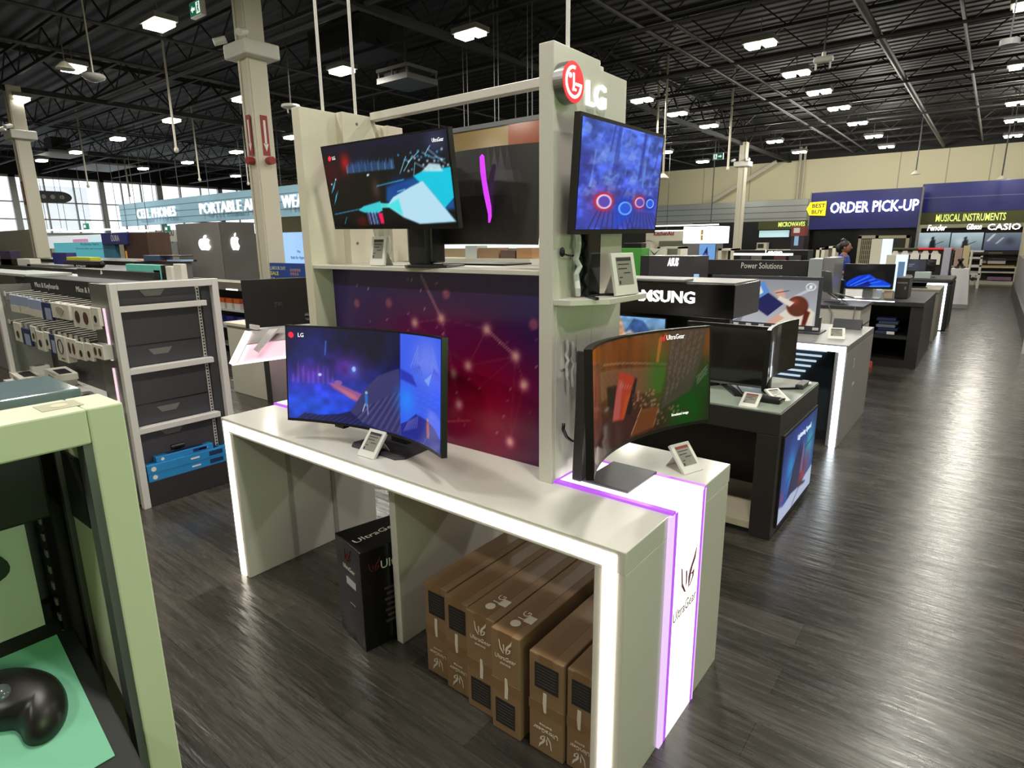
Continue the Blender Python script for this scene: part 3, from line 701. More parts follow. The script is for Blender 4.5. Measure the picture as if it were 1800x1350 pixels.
cv.line((.44, .48), (.66, .53), .006, (60, 210, 240), .9); cv.line((.60, .40), (.66, .42), .008, (130, 220, 240), .8)
cv.line((.02, .16), (.28, .22), .008, (40, 150, 190), .9); cv.poly([(.25, .20), (.30, .25), (.45, .30), (.46, .19), (.42, .16), (.30, .17)], (60, 210, 220), .95, .015); cv.poly([(.45, .28), (.52, .27), (.52, .22), (.45, .22)], (80, 230, 230), .9)
for k in range(7): cv.line((.325+k*.013, .17), (.332+k*.014, .03), .010, ((70, 130, 220), (150, 200, 240), (60, 60, 190), (200, 220, 250))[k % 4], .9)
cv.poly([(.415, .16), (.455, .16), (.458, .03), (.43, .03)], (236, 20, 84), 1, .01); cv.glow(.27, .06, .08, .1, (90, 6, 10), .8)
cv.poly([(.02, .42), (.05, .52), (.085, .60), (.06, .50)], (70, 180, 220), .95); cv.poly([(.03, .28), (.06, .40), (.09, .46), (.055, .34)], (70, 180, 220), .9); cv.line((.1, .03), (.13, .12), .005, (60, 190, 220), .8)
for x, y in ((.375, .615), (.385, .62), (.04, .545), (.085, .6)): cv.ell(x, y, .006, .012, (230, 240, 250), 1, .5)
mU, MU, SU = monitor('tilted monitor with a black and cyan fight scene up on the shelf of the island', (-1.945, 1.668, 1.926), -2.83, -7.7, -1.04, .79, .345, 0, cv, (1.605,))
decal(mU, SU, 'LG', -.78, .66, .014, M_scrw); obj('logo', MB(frame(SU(-.855, .695, .003), (1, 0, 0), (0, 0, 1))).cyl((0, 0, 0), (0, 0, .0005), .0105, n=20), M_scrr, mU)
decal(mU, SU, 'UltraGear', .86, .75, .014, M_scrw, width=.06)
nk = MB().box(-1.955, -1.855, 1.79, 1.84, 1.61, 1.80).box(-1.93, -1.88, 1.70, 1.80, 1.78, 1.86)
obj('neck', nk, M_blackmat, mU, bev=.006)
obj('base_plate', MB().prism([(-1.80, 1.64), (-1.62, 1.67), (-1.70, 1.86), (-1.97, 1.86), (-1.84, 1.66)], 1.605, 1.613, 2), M_black, mU, bev=.001)
# -- its twin faces the other side: black back with a violet light slit
mB, MBk, SB = monitor('black monitor back with a violet slit of light, on the upper shelf beside the pylon', (-1.745, 1.93, 1.875), 180-4, -6, 0, .74, .37, 1.8, None, (1.605,), back=mat('satin_black_back', (34, 33, 32), .38))
nk = MB().box(-1.93, -1.845, 1.815, 1.90, 1.615, 2.045)
obj('neck', nk, M_black, mB, bev=.008)
obj('handle_slot', MB().box(-1.915, -1.87, 1.812, 1.815, 1.68, 1.69), M_steel, mB)
vs = [(-.062, .135), (-.05, .143), (-.042, .135), (-.040, .05), (-.026, -.05), (-.028, -.09), (-.047, -.15), (-.042, -.08), (-.056, 0), (-.064, .08)]
obj('light_slit', MB().prism(vs, 0, .004, M=frame((-1.548, 1.882, 1.885), (1, .06, 0), (0, -.1, 1))), mat('violet_light', (200, 60, 230), .4, emit=1.0, ecol=(196, 60, 226)), mB)
obj('base_plate', MB().box(-1.90, -1.55, 1.93, 2.12, 1.605, 1.612), M_black, mB, bev=.002)

# -- the upright screen by the red disc
cv = Cv(150, 200, (62, 88, 196)); cv.vgrad((52, 66, 176), (72, 102, 206), .0, 1); cv.noise(9, 14, .3, 2); cv.noise(26, 34, .2, 9)
cv.glow(.35, .72, .3, .12, (104, 140, 226), .6).glow(.72, .60, .1, .2, (92, 140, 226), .7).glow(.08, .62, .12, .14, (52, 40, 130), .7)
for a, b, c_ in (((.36, .99), (.32, .75), (40, 52, 130)), ((.45, .95), (.39, .7), (120, 160, 236)), ((.55, .98), (.52, .55), (84, 116, 214)), ((.76, .98), (.70, .5), (50, 66, 150)), ((.80, .96), (.76, .45), (110, 150, 230)), ((.16, .74), (.12, .4), (110, 150, 230)), ((.95, .9), (.88, .4), (44, 60, 150))): cv.line(a, b, .008, c_, .7)
for k in range(26): x, y = rr.uniform(0, 1), rr.uniform(.32, .66); cv.poly([(x-.04, y-.04), (x, y+.03), (x+.05, y-.03)], (120, 152, 230) if k % 2 else (44, 60, 166), .5, .02)
for k in range(60):
    x, y = rr.uniform(0, 1), rr.uniform(.30, .95); a = rr.uniform(.02, .07); cv.poly([(x-a, y-a*.6), (x-a*.2, y+a*.9), (x+a*.8, y+a*.3), (x+a*.5, y-a*.8)], ((126, 160, 236), (40, 54, 160), (92, 122, 222), (150, 180, 240))[k % 4], .38, .006)
for x0_, x1_ in ((.40, .44), (.73, .76)): cv.poly([(x0_, 1), (x1_, 1), (x1_-.02, .55), (x0_-.05, .5)], (34, 48, 140), .6, .01)
cv.poly([(.0, .02), (1, .02), (1, .18), (.72, .19), (.45, .10), (.40, .20), (.18, .20), (.02, .10)], (52, 66, 170), .8, .02)
for k in range(9): cv.line((.13+k*.07, .0), (.22+k*.045, .18), .006, (24, 28, 90), .8); cv.line((.60+k*.06, .0), (.66+k*.035, .18), .006, (24, 28, 90), .7)
cv.poly([(.42, .32), (.62, .34), (.60, .12), (.44, .02)], (12, 66, 206), .75, .05); cv.ell(.86, .28, .10, .08, (14, 70, 210), .8, .3)
for x, y, rx, ry, ca, cb in ((.29, .27, .105, .076, (190, 30, 70), (236, 210, 240)), (.555, .215, .105, .076, (10, 60, 190), (110, 170, 255)), (.745, .285, .08, .060, (170, 30, 70), (240, 190, 220)), (.895, .28, .068, .056, (12, 40, 160), (150, 190, 250))):
    cv.glow(x, y, rx*2, ry*2, ca, .7); cv.ell(x, y, rx*1.15, ry*1.2, ca, .9, .12); cv.ell(x, y, rx*.86, ry*.92, cb, 1, .1); cv.ell(x, y, rx*.64, ry*.72, (96, 66, 176) if ca[0] > 99 else (16, 86, 220), 1, .12)
mT, MT, STv = monitor('upright screen showing blue cliffs with red and blue rings beneath the red disc sign', (-1.049, 1.971, 1.903), 90.8, -4, .7, .614, .36, 0, cv, (1.512,), cat='screen', name='display_screen', bez=.012, chin=.016)
nk = MB().box(-1.112, -1.072, 1.79, 1.87, 1.515, 1.80).box(-1.085, -1.06, 1.80, 1.86, 1.76, 1.9)
obj('neck', nk, M_gloss, mT, bev=.003)
ft = MB()
for s in (-1, 1): ft.prism([(-1.10, 1.83+s*.015), (-1.09, 1.83+s*.03), (-.995, 1.83+s*.12), (-.995, 1.83+s*.10)], 1.512, 1.52, 2)
obj('foot', ft, M_black, mT)

# ================================================================ shelf-edge price tags
M_ol = mat('pale_green_eink', (150, 154, 140), .3)
def price_tag(label, loc, yaw, tilt, w=.095, h=.12, red=False, group='electronic price tags', flat=False):
    """a grey price display in a white easel; loc = middle of its lower front edge"""
    R_ = Matrix.Translation(loc) @ Matrix.Rotation(math.radians(yaw), 4, 'Z')
    M = R_ @ Matrix.Rotation(-math.radians(tilt), 4, 'X') @ Matrix.Rotation(PI/2, 4, 'X')
    t = thing('price_tag', label, 'price tag', loc, group)
    obj('body', MB(M).box(-w/2, w/2, 0.003, h, -.013, 0), M_paper, t, bev=.002)
    s = obj('screen', MB(M).box(-w*.34, w*.34, h*.26, h*.9, 0, .0008), M_eink, t)
    k = MB(M); k.box(-w*.32, w*.32, h*.81, h*.885, .0008, .0012)
    obj('header_bar', k, M_red if red else M_ink, s)
    k = MB(M)
    for j, (a, b) in enumerate(((-.28, .22), (-.28, .1), (-.06, .24), (-.28, -.14))): k.box(w*a, w*b, h*(.72-.1*j), h*(.745-.1*j), .0008, .0012)
    k.box(-w*.31, -w*.24, h*.28, h*.36, .0008, .0012)
    obj('printed_lines', k, M_ink, s)
    b = MB(R_); top = h*math.cos(math.radians(tilt))*.7; bk = h*math.sin(math.radians(tilt))*.7
    b.add([(-w*.35, bk+.005, top), (w*.35, bk+.005, top), (w*.35, bk+.05, .001), (-w*.35, bk+.05, .001), (-w*.35, bk+.008, top), (w*.35, bk+.008, top), (w*.35, bk+.053, .001), (-w*.35, bk+.053, .001)], [(0, 1, 2, 3), (4, 5, 6, 7), (0, 1, 5, 4), (2, 3, 7, 6), (0, 3, 7, 4), (1, 2, 6, 5)])
    obj('easel_leg', b, M_paper, t)
    return t
price_tag('white price tag leaning in front of the cave scene monitor on the glowing-edged table', (-1.885, 1.435, ZT), 2, 40, .10, .125)
price_tag('white price tag on the upper island shelf under the cyan fight scene', (-2.06, 1.70, 1.605), 4, 12, .085, .125)
price_tag('pale price tag tilted on the side shelf beneath the upright screen', (-.990, 1.925, 1.512), 82, 12, .13, .15)
price_tag('white price tag leaning back on the island end beside the orange pack monitor', (-.765, 2.065, ZT), 70, 42, .10, .125, red=True)

# loose cables and film by the island
cb = [pt(x, y, X=-1.10) for x, y in ((991, 744), (990, 755), (996, 768), (1004, 775), (1014, 778))]
tag(obj('power_cable', MB().tube(cb, .006, 8), M_black, smooth=True), 'short black cable curling behind the orange pack monitor against the pylon', 'cable')
cb = [(-1.118, 1.70, 1.66), (-1.112, 1.72, 1.655), (-1.115, 1.75, 1.652), (-1.11, 1.79, 1.654)]
c_ = obj('plug_cable', MB().tube(cb, .003, 6).ell((-1.116, 1.695, 1.665), .008, .012, .016), M_black, smooth=True); tag(c_, 'thin black plug and lead on the pylon beside the upright screen stand', 'cable')
sl = MB().tube([(-1.10+.006*math.sin(k*2), 1.765+.005*math.cos(k*3.1), 1.52+k*.024) for k in range(11)], .010, 8)
tag(obj('film_wrap', sl, M_film), 'crinkled clear film wrap hanging beside the upright screen stand', 'plastic wrap')
sl = MB()
for dx in (0, .04): sl.tube([(-2.22+dx+.008*math.sin(k*1.7+dx*40), 1.86+.006*math.cos(k*2.3), 1.607+k*.022) for k in range(9)], .022, 10)
tag(obj('cable_sleeve', sl, mat('milky_film', (222, 220, 205), .15, spec=.8, trans=.35, bump=.5, bscale=40), smooth=True), 'milky plastic cable sleeve standing behind the upper price tag', 'cable sleeve')
lp_ = MB().tube([(-2.70+.10*math.sin(t), 1.52, .79-.045*math.sin(PI*(t+1.57)/3.14)) for t in np.linspace(-1.57, 1.57, 14)], .0025, 5)
tag(obj('hanging_cable', lp_, mat('grey_cable', (120, 118, 112), .5)), 'thin grey cable loop hanging under the left end of the worktop', 'cable')

# ================================================================ cartons under the table
M_card = mat('brown_cardboard', (138, 110, 80), .75, var=.06, vscale=7, bump=.15, bscale=90)
M_tape = mat('clear_parcel_tape', (132, 102, 72), .45, spec=.4)
M_cardw = mat('white_print_on_card', (222, 212, 198), .6)
M_cardk = mat('black_spec_label', (40, 36, 36), .5)
def carton(label, x0, x1, y0, y1, h, flip, top=True):
    t = thing('monitor_carton', label, 'carton', ((x0+x1)/2, (y0+y1)/2, 0), 'brown monitor cartons under the island')
    obj('box', MB().box(x0, x1, y0, y1, 0, h), M_card, t, bev=.004)
    w = x1-x0; cx = (x0+x1)/2
    sm = MB().box(x0+.002, x1-.002, y0+.003, y1-.003, h-.0005, h+.0006)
    obj('tape', MB().box(cx-.028, cx+.028, y0-.0008, y0+.001, h-.09, h).box(cx-.028, cx+.028, y0, y1, h, h+.0008).box(x0-.0006, x1+.0006, y0-.0008, y0, h*.42, h*.52), M_tape, t)
    Mf = NY(cx, y0-.001, h if flip else 0)
    if flip: Mf = Mf @ Matrix.Rotation(PI, 4, 'Z')
    k = MB(Mf); k.box(-w*.36, w*.32, h*.08, h*.33, 0, .001)
    sp = obj('spec_label', k, M_cardk, t)
    k = MB(Mf)
    for j in range(7): k.box(-w*.30, w*.27, h*(.11+.03*j), h*(.113+.03*j), .001, .0013)
    obj('printed_lines', k, mat('grey_print', (92, 84, 80), .6), sp)
    k = emblem_mb(Mf @ Matrix.Translation((0, h*.80, 0)), h*.155, .0008); k.M = None
    k.merge(text_mb('UltraGear', .016, Mf @ Matrix.Translation((0, h*.735, 0)), .0008, width=w*.72))
    k.merge(text_mb('GAMING', .007, Mf @ Matrix.Translation((0, h*.69, 0)), .0008, width=w*.36))
    k.prism([(-.004, h*.36), (.010, h*.36), (.012, h*.47), (.008, h*.56), (-.002, h*.56)], 0, .0008, M=Mf)
    if top:
        Mt = frame((cx, y0+.12, h+.001), (0, 1, 0), (-1, 0, 0))
        k.merge(text_mb('LG', .032, Mt @ Matrix.Translation((.0, -.012, 0)), .0008)).cyl(Mt @ Vector((-.055, .004, 0)), Mt @ Vector((-.055, .004, .0008)), .019, n=18)
        k.box(.09, .13, -.035, .0, 0, .0008, Mt @ Matrix.Translation((-.12, -.01, 0)))
    obj('white_print', k, M_cardw, t)
    return t
carton('brown monitor carton standing upside down beside the centre partition', -1.598, -1.472, 1.46, 2.12, .405, True, False)
carton('second brown carton from the centre partition, upside down', -1.468, -1.345, 1.44, 2.12, .402, True, False)
carton('third brown carton from the centre partition, right way up, winged mark on its end', -1.340, -1.205, 1.42, 2.13, .405, False)
carton('fourth brown carton from the centre partition, tallest print, beside the gap', -1.200, -1.075, 1.395, 2.13, .405, False)
carton('brown carton just right of the gap under the table, upside down', -1.043, -.905, 1.405, 2.12, .378, True, False)
carton('brown carton nearest the glowing right leg of the table, upside down', -.898, -.795, 1.415, 2.12, .372, True, False)
t = thing('monitor_box', 'tall black glossy monitor box standing left of the centre partition under the table', 'box', (-2.0, 1.6, 0))
Mk = Matrix.Translation((-2.005, 1.40, 0)) @ Matrix.Rotation(math.radians(-12), 4, 'Z')
obj('box', MB(Mk).box(-.115, .125, 0, .34, 0, .465), mat('glossy_black_card', (18, 18, 20), .25), t, bev=.004)
kf = Mk @ NY(0, -.001, 0)
obj('emblem', emblem_mb(kf @ Matrix.Translation((-.0, .37, 0)), .07).merge(emblem_mb(Mk @ PX(.126, .06, .36), .06)), mat('dark_red_print', (96, 26, 30), .5), t)
obj('white_print', text_mb('UltraGear', .02, kf @ Matrix.Translation((.01, .335, 0)), .0008, width=.11).merge(text_mb('UltraGear', .035, Mk @ frame((.02, .15, .4655), (-.15, 1, 0), (-1, -.15, 0)), .0008, width=.25)).merge(text_mb('UltraGear', .04, Mk @ PX(.126, .2, .36), .0008, width=.22)), M_whiteink, t)
k = MB(kf).box(-.02, .07, .265, .30, 0, .0008); k.box(.0, .05, .18, .182, 0, .0008)
obj('printed_panel', k, mat('silver_print', (190, 192, 196), .4), t)
k = MB(Mk)
for j in range(7): k.box(.126, .1266, .10+.01*(j % 2), .24, .10+.026*j, .112+.026*j)
obj('spec_lines', k, mat('grey_spec_print', (70, 66, 66), .5), t)
# ================================================================ helpers for things met at a known depth
def pdim(xl, xr, yt, yb, Y):
    a = pt(xl, (yt+yb)/2, Y=Y); b = pt(xr, (yt+yb)/2, Y=Y)
    return a.x, b.x, pt((xl+xr)/2, yb, Y=Y).z, pt((xl+xr)/2, yt, Y=Y).z
def pbox(name, label, cat, m, xl, xr, yt, yb, Y, d=.1, zb=None, zt=None, bev=.006, group=None):
    x0, x1, z0, z1 = pdim(xl, xr, yt, yb, Y)
    if zb is not None: z0 = zb
    if zt is not None: z1 = zt
    o = obj(name, MB().box(x0, x1, Y, Y+d, z0, z1), m, bev=bev)
    tag(o, label, cat, group)
    return o, (x0, x1, z0, z1)
# ================================================================ the end-cap shelf unit with dark drawers
XE, YA, YB, ZE = -4.19, 1.40, 2.065, 1.475
ec = thing('shelf_unit', 'tall grey end-cap shelf unit with dark drawers, pale rails and blue boxes at its foot', 'shelf unit', (-4.36, 1.73, 0))
fr = MB().box(XE-.05, XE, YA, YA+.042, 0, ZE).box(XE-.05, XE, YB-.042, YB, 0, ZE).box(XE-.05, XE, YA+.042, YB-.042, ZE-.045, ZE)
obj('frame', fr, M_lav, ec, bev=.003)
obj('body', MB().box(-4.53, -4.33, YA+.02, YB-.02, .05, ZE-.01), M_slate, ec)
sd = MB().box(-4.53, XE-.05, YA, YA+.02, .02, ZE-.005).box(-4.53, XE-.05, YB-.02, YB, .02, ZE-.005)
obj('side_panel', sd, M_steel, ec)
gl = MB()
for z0, z1 in ((.99, 1.32), (.56, .94), (.14, .52)): gl.box(-4.34, -4.315, YA-.006, YA, z0, z1)
obj('side_light', gl, mat('pink_side_light', (250, 226, 240), .4, emit=.75, ecol=(250, 214, 236)), ec)
gl = MB()
for z0, z1 in ((.99, 1.36), (.5, .94)): gl.box(-4.30, -4.285, YB-.026, YB-.02, z0, z1)
obj('side_glass', gl, mat('smoky_strip', (150, 156, 156), .2), ec)
def drawer(z0, z1, hz, seam):
    d = obj('drawer_panel', MB().box(-4.33, -4.262, YA+.05, 1.935, z0, z1), M_slate, ec, bev=.002)
    yc = 1.665
    k = MB(PX(-4.2615, yc, hz)).prism([(-.075, .022), (.075, .022), (.045, -.018), (-.045, -.018)], 0, .0015)
    obj('handle_slot', k, mat('grey_handle_recess', (118, 120, 118), .4), d)
    if seam: obj('seam', MB().box(-4.2622, -4.26, YA+.05, 1.935, seam-.004, seam+.004), M_black, d)
drawer(1.335, 1.43, 1.40, None); drawer(.94, 1.30, 1.02, 1.075); drawer(.545, .905, .63, .685); drawer(.20, .51, .47, None)
for z in (1.315, .92, .525): obj('shelf_rail', MB().box(-4.262, XE-.006, YA+.042, 1.975, z-.018, z+.018), M_lav, ec, bev=.002)
sl = MB().box(-4.30, -4.262, 1.94, 1.962, .2, ZE-.05)
us = obj('slotted_upright', sl, M_lav, ec)
sl = MB()
for k in range(56): sl.box(-4.2622, -4.261, 1.946, 1.956, .22+k*.0215, .22+k*.0215+.012)
obj('slots', sl, M_black, us)
obj('inner_panel', MB().box(-4.32, -4.24, 1.965, 2.02, .19, ZE-.05), M_slate, ec)
obj('base', MB().box(-4.53, XE-.012, YA+.045, YB-.045, .0, .17), mat('dark_plinth', (44, 40, 42), .5), ec, bev=.004)
lg = MB()
for y in (YA+.02, 1.5): lg.cyl((XE-.03, y, 0), (XE-.03, y, .02), .014)
obj('levelling_foot', lg, M_steel, ec)
M_bluebox = mat('bright_blue_card', (44, 140, 206), .35); M_bluedk = mat('navy_print', (24, 50, 92), .4)
def bluebox(label, y0, y1, z0, z1, x0, x1):
    t = thing('product_box', label, 'box', ((x0+x1)/2, (y0+y1)/2, z0), 'flat blue boxes in the shelf unit')
    obj('box', MB().box(x0, x1, y0, y1, z0, z1), M_bluebox, t, bev=.002)
    h = z1-z0; k = MB(PX(x1+.0006, 0, 0)); k.box(y1-.14, y1-.045, z0+h*.25, z1-h*.2, 0, .0006)
    obj('keyboard_window', k, M_bluedk, t)
    k = MB(PX(x1+.0006, 0, 0)); k.cyl((y0+.04, z0+h*.5, 0), (y0+.04, z0+h*.5, .0006), h*.28, n=14); k.box(y0+.28, y0+.34, z0+h*.4, z0+h*.6, 0, .0006)
    obj('white_mark', k, M_whiteink, t)
    k = MB().box(x0+.01, x1-.01, y1-.3, y1-.06, z1, z1+.0008); obj('top_print', k, M_bluedk, t)
bluebox('flat blue keyboard box, bottom of the stack at the foot of the grey shelf unit', 1.455, 2.0, .17, .225, -4.36, -4.2)
bluebox('flat blue keyboard box, middle of the stack at the foot of the grey shelf unit', 1.452, 2.0, .226, .285, -4.355, -4.198)
bluebox('shorter blue box on top of the blue stack in the grey shelf unit', 1.52, 1.90, .286, .325, -4.34, -4.21)
t = thing('webcam', 'small black webcam standing on the topmost blue box', 'webcam', (-4.27, 1.69, .325))
obj('body', MB().cyl((-4.27, 1.64, .352), (-4.27, 1.73, .352), .02, n=14), M_black, t, bev=.003)
obj('stand', MB().box(-4.29, -4.25, 1.665, 1.705, .3252, .335), M_black, t); obj('lead', MB().tube([(-4.27, 1.73, .35), (-4.275, 1.82, .345), (-4.27, 1.90, .355)], .003), M_black, t)

# ================================================================ mouse and keyboard gondola
GY = 1.60
gx0, gx1 = -7.0, -4.535
gd = thing('gondola_shelf', 'grey peg-wall gondola shelf with a black header, hung with mice and keyboards', 'shelf unit', ((gx0+gx1)/2, 1.8, 0))
obj('back_panel', MB().box(gx0, gx1, GY, GY+.25, .0, 1.445), mat('charcoal_pegboard', (62, 62, 60), .6, bump=.3, bscale=120), gd)
obj('top_deck', MB().box(gx0-.6, -6.5, GY-.04, GY+.3, 1.445, 1.47), mat('pale_grey_deck', (182, 188, 184), .4), gd, bev=.004)
hd = obj('header', MB().box(-6.5, gx1-.005, 1.548, 1.598, 1.335, 1.455), M_blackmat, gd, bev=.004)
for x in (-5.95, -4.98): obj('lettering', text_mb('Mice & Keyboards', .042, NY(x, 1.5475, 1.375), .001, width=.58), mat('pale_lettering', (196, 192, 186), .5, emit=.15), hd)
e0 = pt(14, 590, Y=1.33)
obj('end_panel', MB().box(e0.x-.03, e0.x, 1.33, GY, 0, 1.40), mat('grey_end_panel', (118, 120, 116), .5), gd)
obj('end_upright', MB().box(e0.x-.05, e0.x+.01, 1.30, 1.335, 0, 1.36), M_lav, gd, bev=.004)
obj('base_shelf', MB().box(e0.x, gx1, 1.24, GY, .60, .625).box(e0.x, gx1, 1.26, GY, .05, .60), M_lav, gd, bev=.004)
def hook(px_, py_):
    p = pt(px_, py_, Y=1.36)
    m = MB().cyl((p.x, GY, p.z+.012), (p.x, 1.36, p.z), .004, n=6).box(p.x-.021, p.x+.021, 1.348, 1.355, p.z-.022, p.z+.016)
    obj('peg_hook', m, mat('clear_white_plastic', (206, 202, 192), .3), gd)
for k in range(14): hook(10+k*11.2, 515+k*2.35)
for k in range(15): hook(18+k*9.9, 564+k*2.5)
M_pkw = mat('white_package', (218, 214, 204), .4); M_pkb = mat('pale_blue_package', (156, 170, 206), .4); M_pkn = mat('navy_package', (30, 44, 92), .4); M_pkt = mat('tan_mark', (120, 98, 84), .5); M_pkd = mat('dark_product', (40, 38, 38), .35)
def package(label, xl, xr, yt, yb, kind, group, Y=1.35):
    x0, x1, z0, z1 = pdim(xl, xr, yt, yb, Y)
    t = thing('hanging_package', label, 'package', ((x0+x1)/2, Y, z0), group)
    d = .055 if kind in 'oqe' else .02; w = x1-x0; h = z1-z0
    obj('box', MB().box(x0, x1, Y-.01, Y-.01+d, z0, z1), {'b': M_pkb, 'n': M_pkn}.get(kind, M_pkw), t, bev=.003)
    k = MB(NY((x0+x1)/2, Y-.0105, z0)); m = M_pkt
    if kind == 'b': k.box(-w*.5, w*.5, 0, h*.42, 0, .001); m = M_pkw
    elif kind == 'n': k.box(-w*.15, w*.45, h*.05, h*.7, 0, .001); m = M_pkb
    elif kind == 'o':
        for s in (-.22, .22): k.prism([(s*w+.13*w*math.cos(a), h*.5+h*.3*math.sin(a)) for a in np.linspace(0, 2*PI, 14, endpoint=False)], 0, .001)
        m = mat('brown_oval', (84, 56, 48), .4)
    elif kind == 'q':
        P = [(w*.0+w*.24*math.cos(a), h*.58+h*.28*math.sin(a)) for a in np.linspace(0, 2*PI, 16)]
        for a, b in zip(P[:-1], P[1:]): k.cyl((a[0], a[1], .001), (b[0], b[1], .001), .004, n=5)
        k.box(-w*.1, w*.25, h*.1, h*.14, 0, .001); m = M_pkd
    elif kind == 'e': k.prism([(.2*w*math.cos(a)+.06*w*math.sin(2*a), h*.5+h*.3*math.sin(a)) for a in np.linspace(0, 2*PI, 14, endpoint=False)], 0, .003); m = mat('grey_product', (172, 166, 156), .4)
    else: k.prism([(.18*w*math.cos(a), h*.38+h*.2*math.sin(a)) for a in np.linspace(0, 2*PI, 12, endpoint=False)], 0, .002); m = M_pkd
    obj('product_print', k, m, t)
up = [(21, 37, 519, 548, 'b', 'leftmost pale blue card'), (37, 54, 522, 551, 'b', 'second pale blue card from the left'), (55, 75, 527, 556, 'b', 'third pale blue card from the left'), (77, 93, 532, 562, 'n', 'only navy card'), (94, 124, 534, 560, 'e', 'white box with a grey curl'), (131, 163, 540, 576, 'o', 'white box with two brown ovals'), (164, 177, 541, 572, 'w', 'last white card beside the shelf unit')]
for a in up: package(a[5]+' hanging on the upper peg row', *a[:5], 'packages on the upper peg row')
dn = [(28, 40, 568, 599, 'w', 'leftmost white card'), (42, 56, 578, 606, 'n', 'navy card near the left end'), (57, 66, 574, 600, 'w', 'white card right of the left navy card'), (67, 80, 583, 615, 'w', 'fourth card from the left'), (81, 90, 584, 612, 'w', 'narrow card left of the second navy card'), (91, 100, 588, 620, 'n', 'second navy card'), (102, 119, 591, 634, 'q', 'white box with a dark ring'), (121, 137, 596, 628, 'o', 'white box with ovals right of the ring box'), (139, 151, 602, 632, 'w', 'white card before the tall pair'), (153, 165, 604, 633, 'w', 'white card second from the shelf unit'), (166, 184, 606, 630, 'o', 'white box touching the shelf unit')]
for a in dn: package(a[5]+' hanging on the lower peg row', *a[:5], 'packages on the lower peg row')
def kbox(label, cx, cy, z, w, d, h, yaw):
    M = Matrix.Translation((cx, cy, z)) @ Matrix.Rotation(math.radians(yaw), 4, 'Z')
    t = thing('keyboard_box', label, 'box', (cx, cy, z), 'keyboard boxes on the base shelf')
    obj('box', MB(M).box(-w/2, w/2, -d/2, d/2, 0, h), M_pkw, t, bev=.003)
    obj('product_window', MB(M).box(-w*.22, w*.42, -d*.25, d*.3, h, h+.001).box(-w*.1, w*.42, -d/2-.001, -d/2, h*.2, h*.6), M_pkd, t)
for lab, x, y, yk, zz, w, d, h, yw in (('white keyboard box, lower left of the base shelf', 44, 655, 1.36, .625, .42, .15, .05, -4), ('white keyboard box, second from the left behind the lower left one', 62, 650, 1.50, .625, .42, .13, .08, -2), ('white keyboard box at the bottom of the middle stack', 100, 648, 1.48, .625, .44, .15, .06, -3), ('white keyboard box topmost of the middle stack', 104, 640, 1.48, .686, .40, .15, .05, -5), ('white keyboard box with a black window in the middle front', 142, 663, 1.34, .625, .38, .15, .07, -6), ('small white keyboard box beside the shelf unit', 172, 690, 1.33, .625, .22, .14, .04, -6)):
    p = pt(x, y, Y=yk); kbox(lab, p.x, yk, zz, w, d, h, yw)

# ================================================================ near green-lit end cap at the left edge
GX, GA, GB = -.985, -.42, .323
M_gframe = mat('pale_green_frame', (206, 216, 184), .4)
gc = thing('mouse_display', 'near pale green framed end-cap display holding a black trackball at the left edge', 'display stand', (GX-.1, -.05, 0))
fr = MB().box(GX-.095, GX, GB-.047, GB, 0, ZE).box(GX-.095, GX, GA, GA+.047, 0, ZE).box(GX-.095, GX, GA+.047, GB-.047, ZE-.052, ZE)
obj('frame', fr, M_gframe, gc, bev=.003)
obj('top_sticker', MB().box(GX-.075, GX-.03, GB-.09, GB-.04, ZE, ZE+.0008), mat('tan_sticker', (176, 170, 140), .4), gc)
obj('lock_mark', MB().cyl((GX-.052, GB-.065, ZE+.0008), (GX-.052, GB-.065, ZE+.0014), .011, n=14), mat('pale_mark', (206, 202, 176), .4), gc)
obj('steel_channel', MB().box(GX-.032, GX-.002, GB-.058, GB-.047, .0, ZE-.052).box(GX-.15, GX-.135, GB-.06, GB-.047, .0, ZE-.052), mat('worn_steel', (108, 112, 112), .4, metal=.5, var=.5, vscale=4, aniso=(8, 8, .8)), gc)
obj('side_panel', MB().box(GX-.135, GX-.032, GB-.052, GB-.047, .0, ZE-.052), M_gframe, gc)
obj('side_plate', MB().box(GX-.125, GX-.045, GB-.056, GB-.052, 1.28, ZE-.085), M_blackmat, gc)
obj('corner_post', MB().box(GX-.215, GX-.15, GB-.09, GB-.04, .0, ZE-.03), M_gloss, gc)
ss = MB().box(GX-.172, GX-.162, GB-.088, GB-.078, .9, 1.33)
for k in range(14): ss.box(GX-.166, GX-.155, GB-.092, GB-.086, .92+k*.029, .932+k*.029)
obj('slotted_standard', ss, M_grey, gc)
obj('upper_panel', MB().box(GX-.165, GX-.13, GA+.05, GB-.08, 1.285, ZE-.03), M_blackmat, gc, bev=.004)
obj('back_panel', MB().box(GX-.19, GX-.175, GA+.05, GB-.108, .9, 1.31), mat('mint_back_panel', (206, 214, 204), .5), gc)
ov = MB(PX(GX-.1745, .125, 1.215)).prism([(.062*math.cos(a), .036*math.sin(a)-.006*math.cos(2*a)) for a in np.linspace(0, 2*PI, 26, endpoint=False)], 0, .002)
obj('mouse_picture', ov, mat('dark_green_print', (18, 44, 30), .4), gc)
TA, TB = Vector((-1.175, 0, 1.098)), Vector((-.90, 0, .925))     # the sloping tray, back edge and front edge
tdir = (TB-TA).normalized(); tn_ = Vector((-tdir.z, 0, tdir.x))
Mt = Matrix(((tdir.x, 0, tn_.x, TA.x), (0, 1, 0, 0), (tdir.z, 0, tn_.z, TA.z), (0, 0, 0, 1)))
if Mt.to_3x3().determinant() < 0: pass
L_ = (TB-TA).length
obj('tray', MB(Mt).box(0, L_, GA+.055, .248, -.03, 0), M_blackmat, gc, bev=.003)
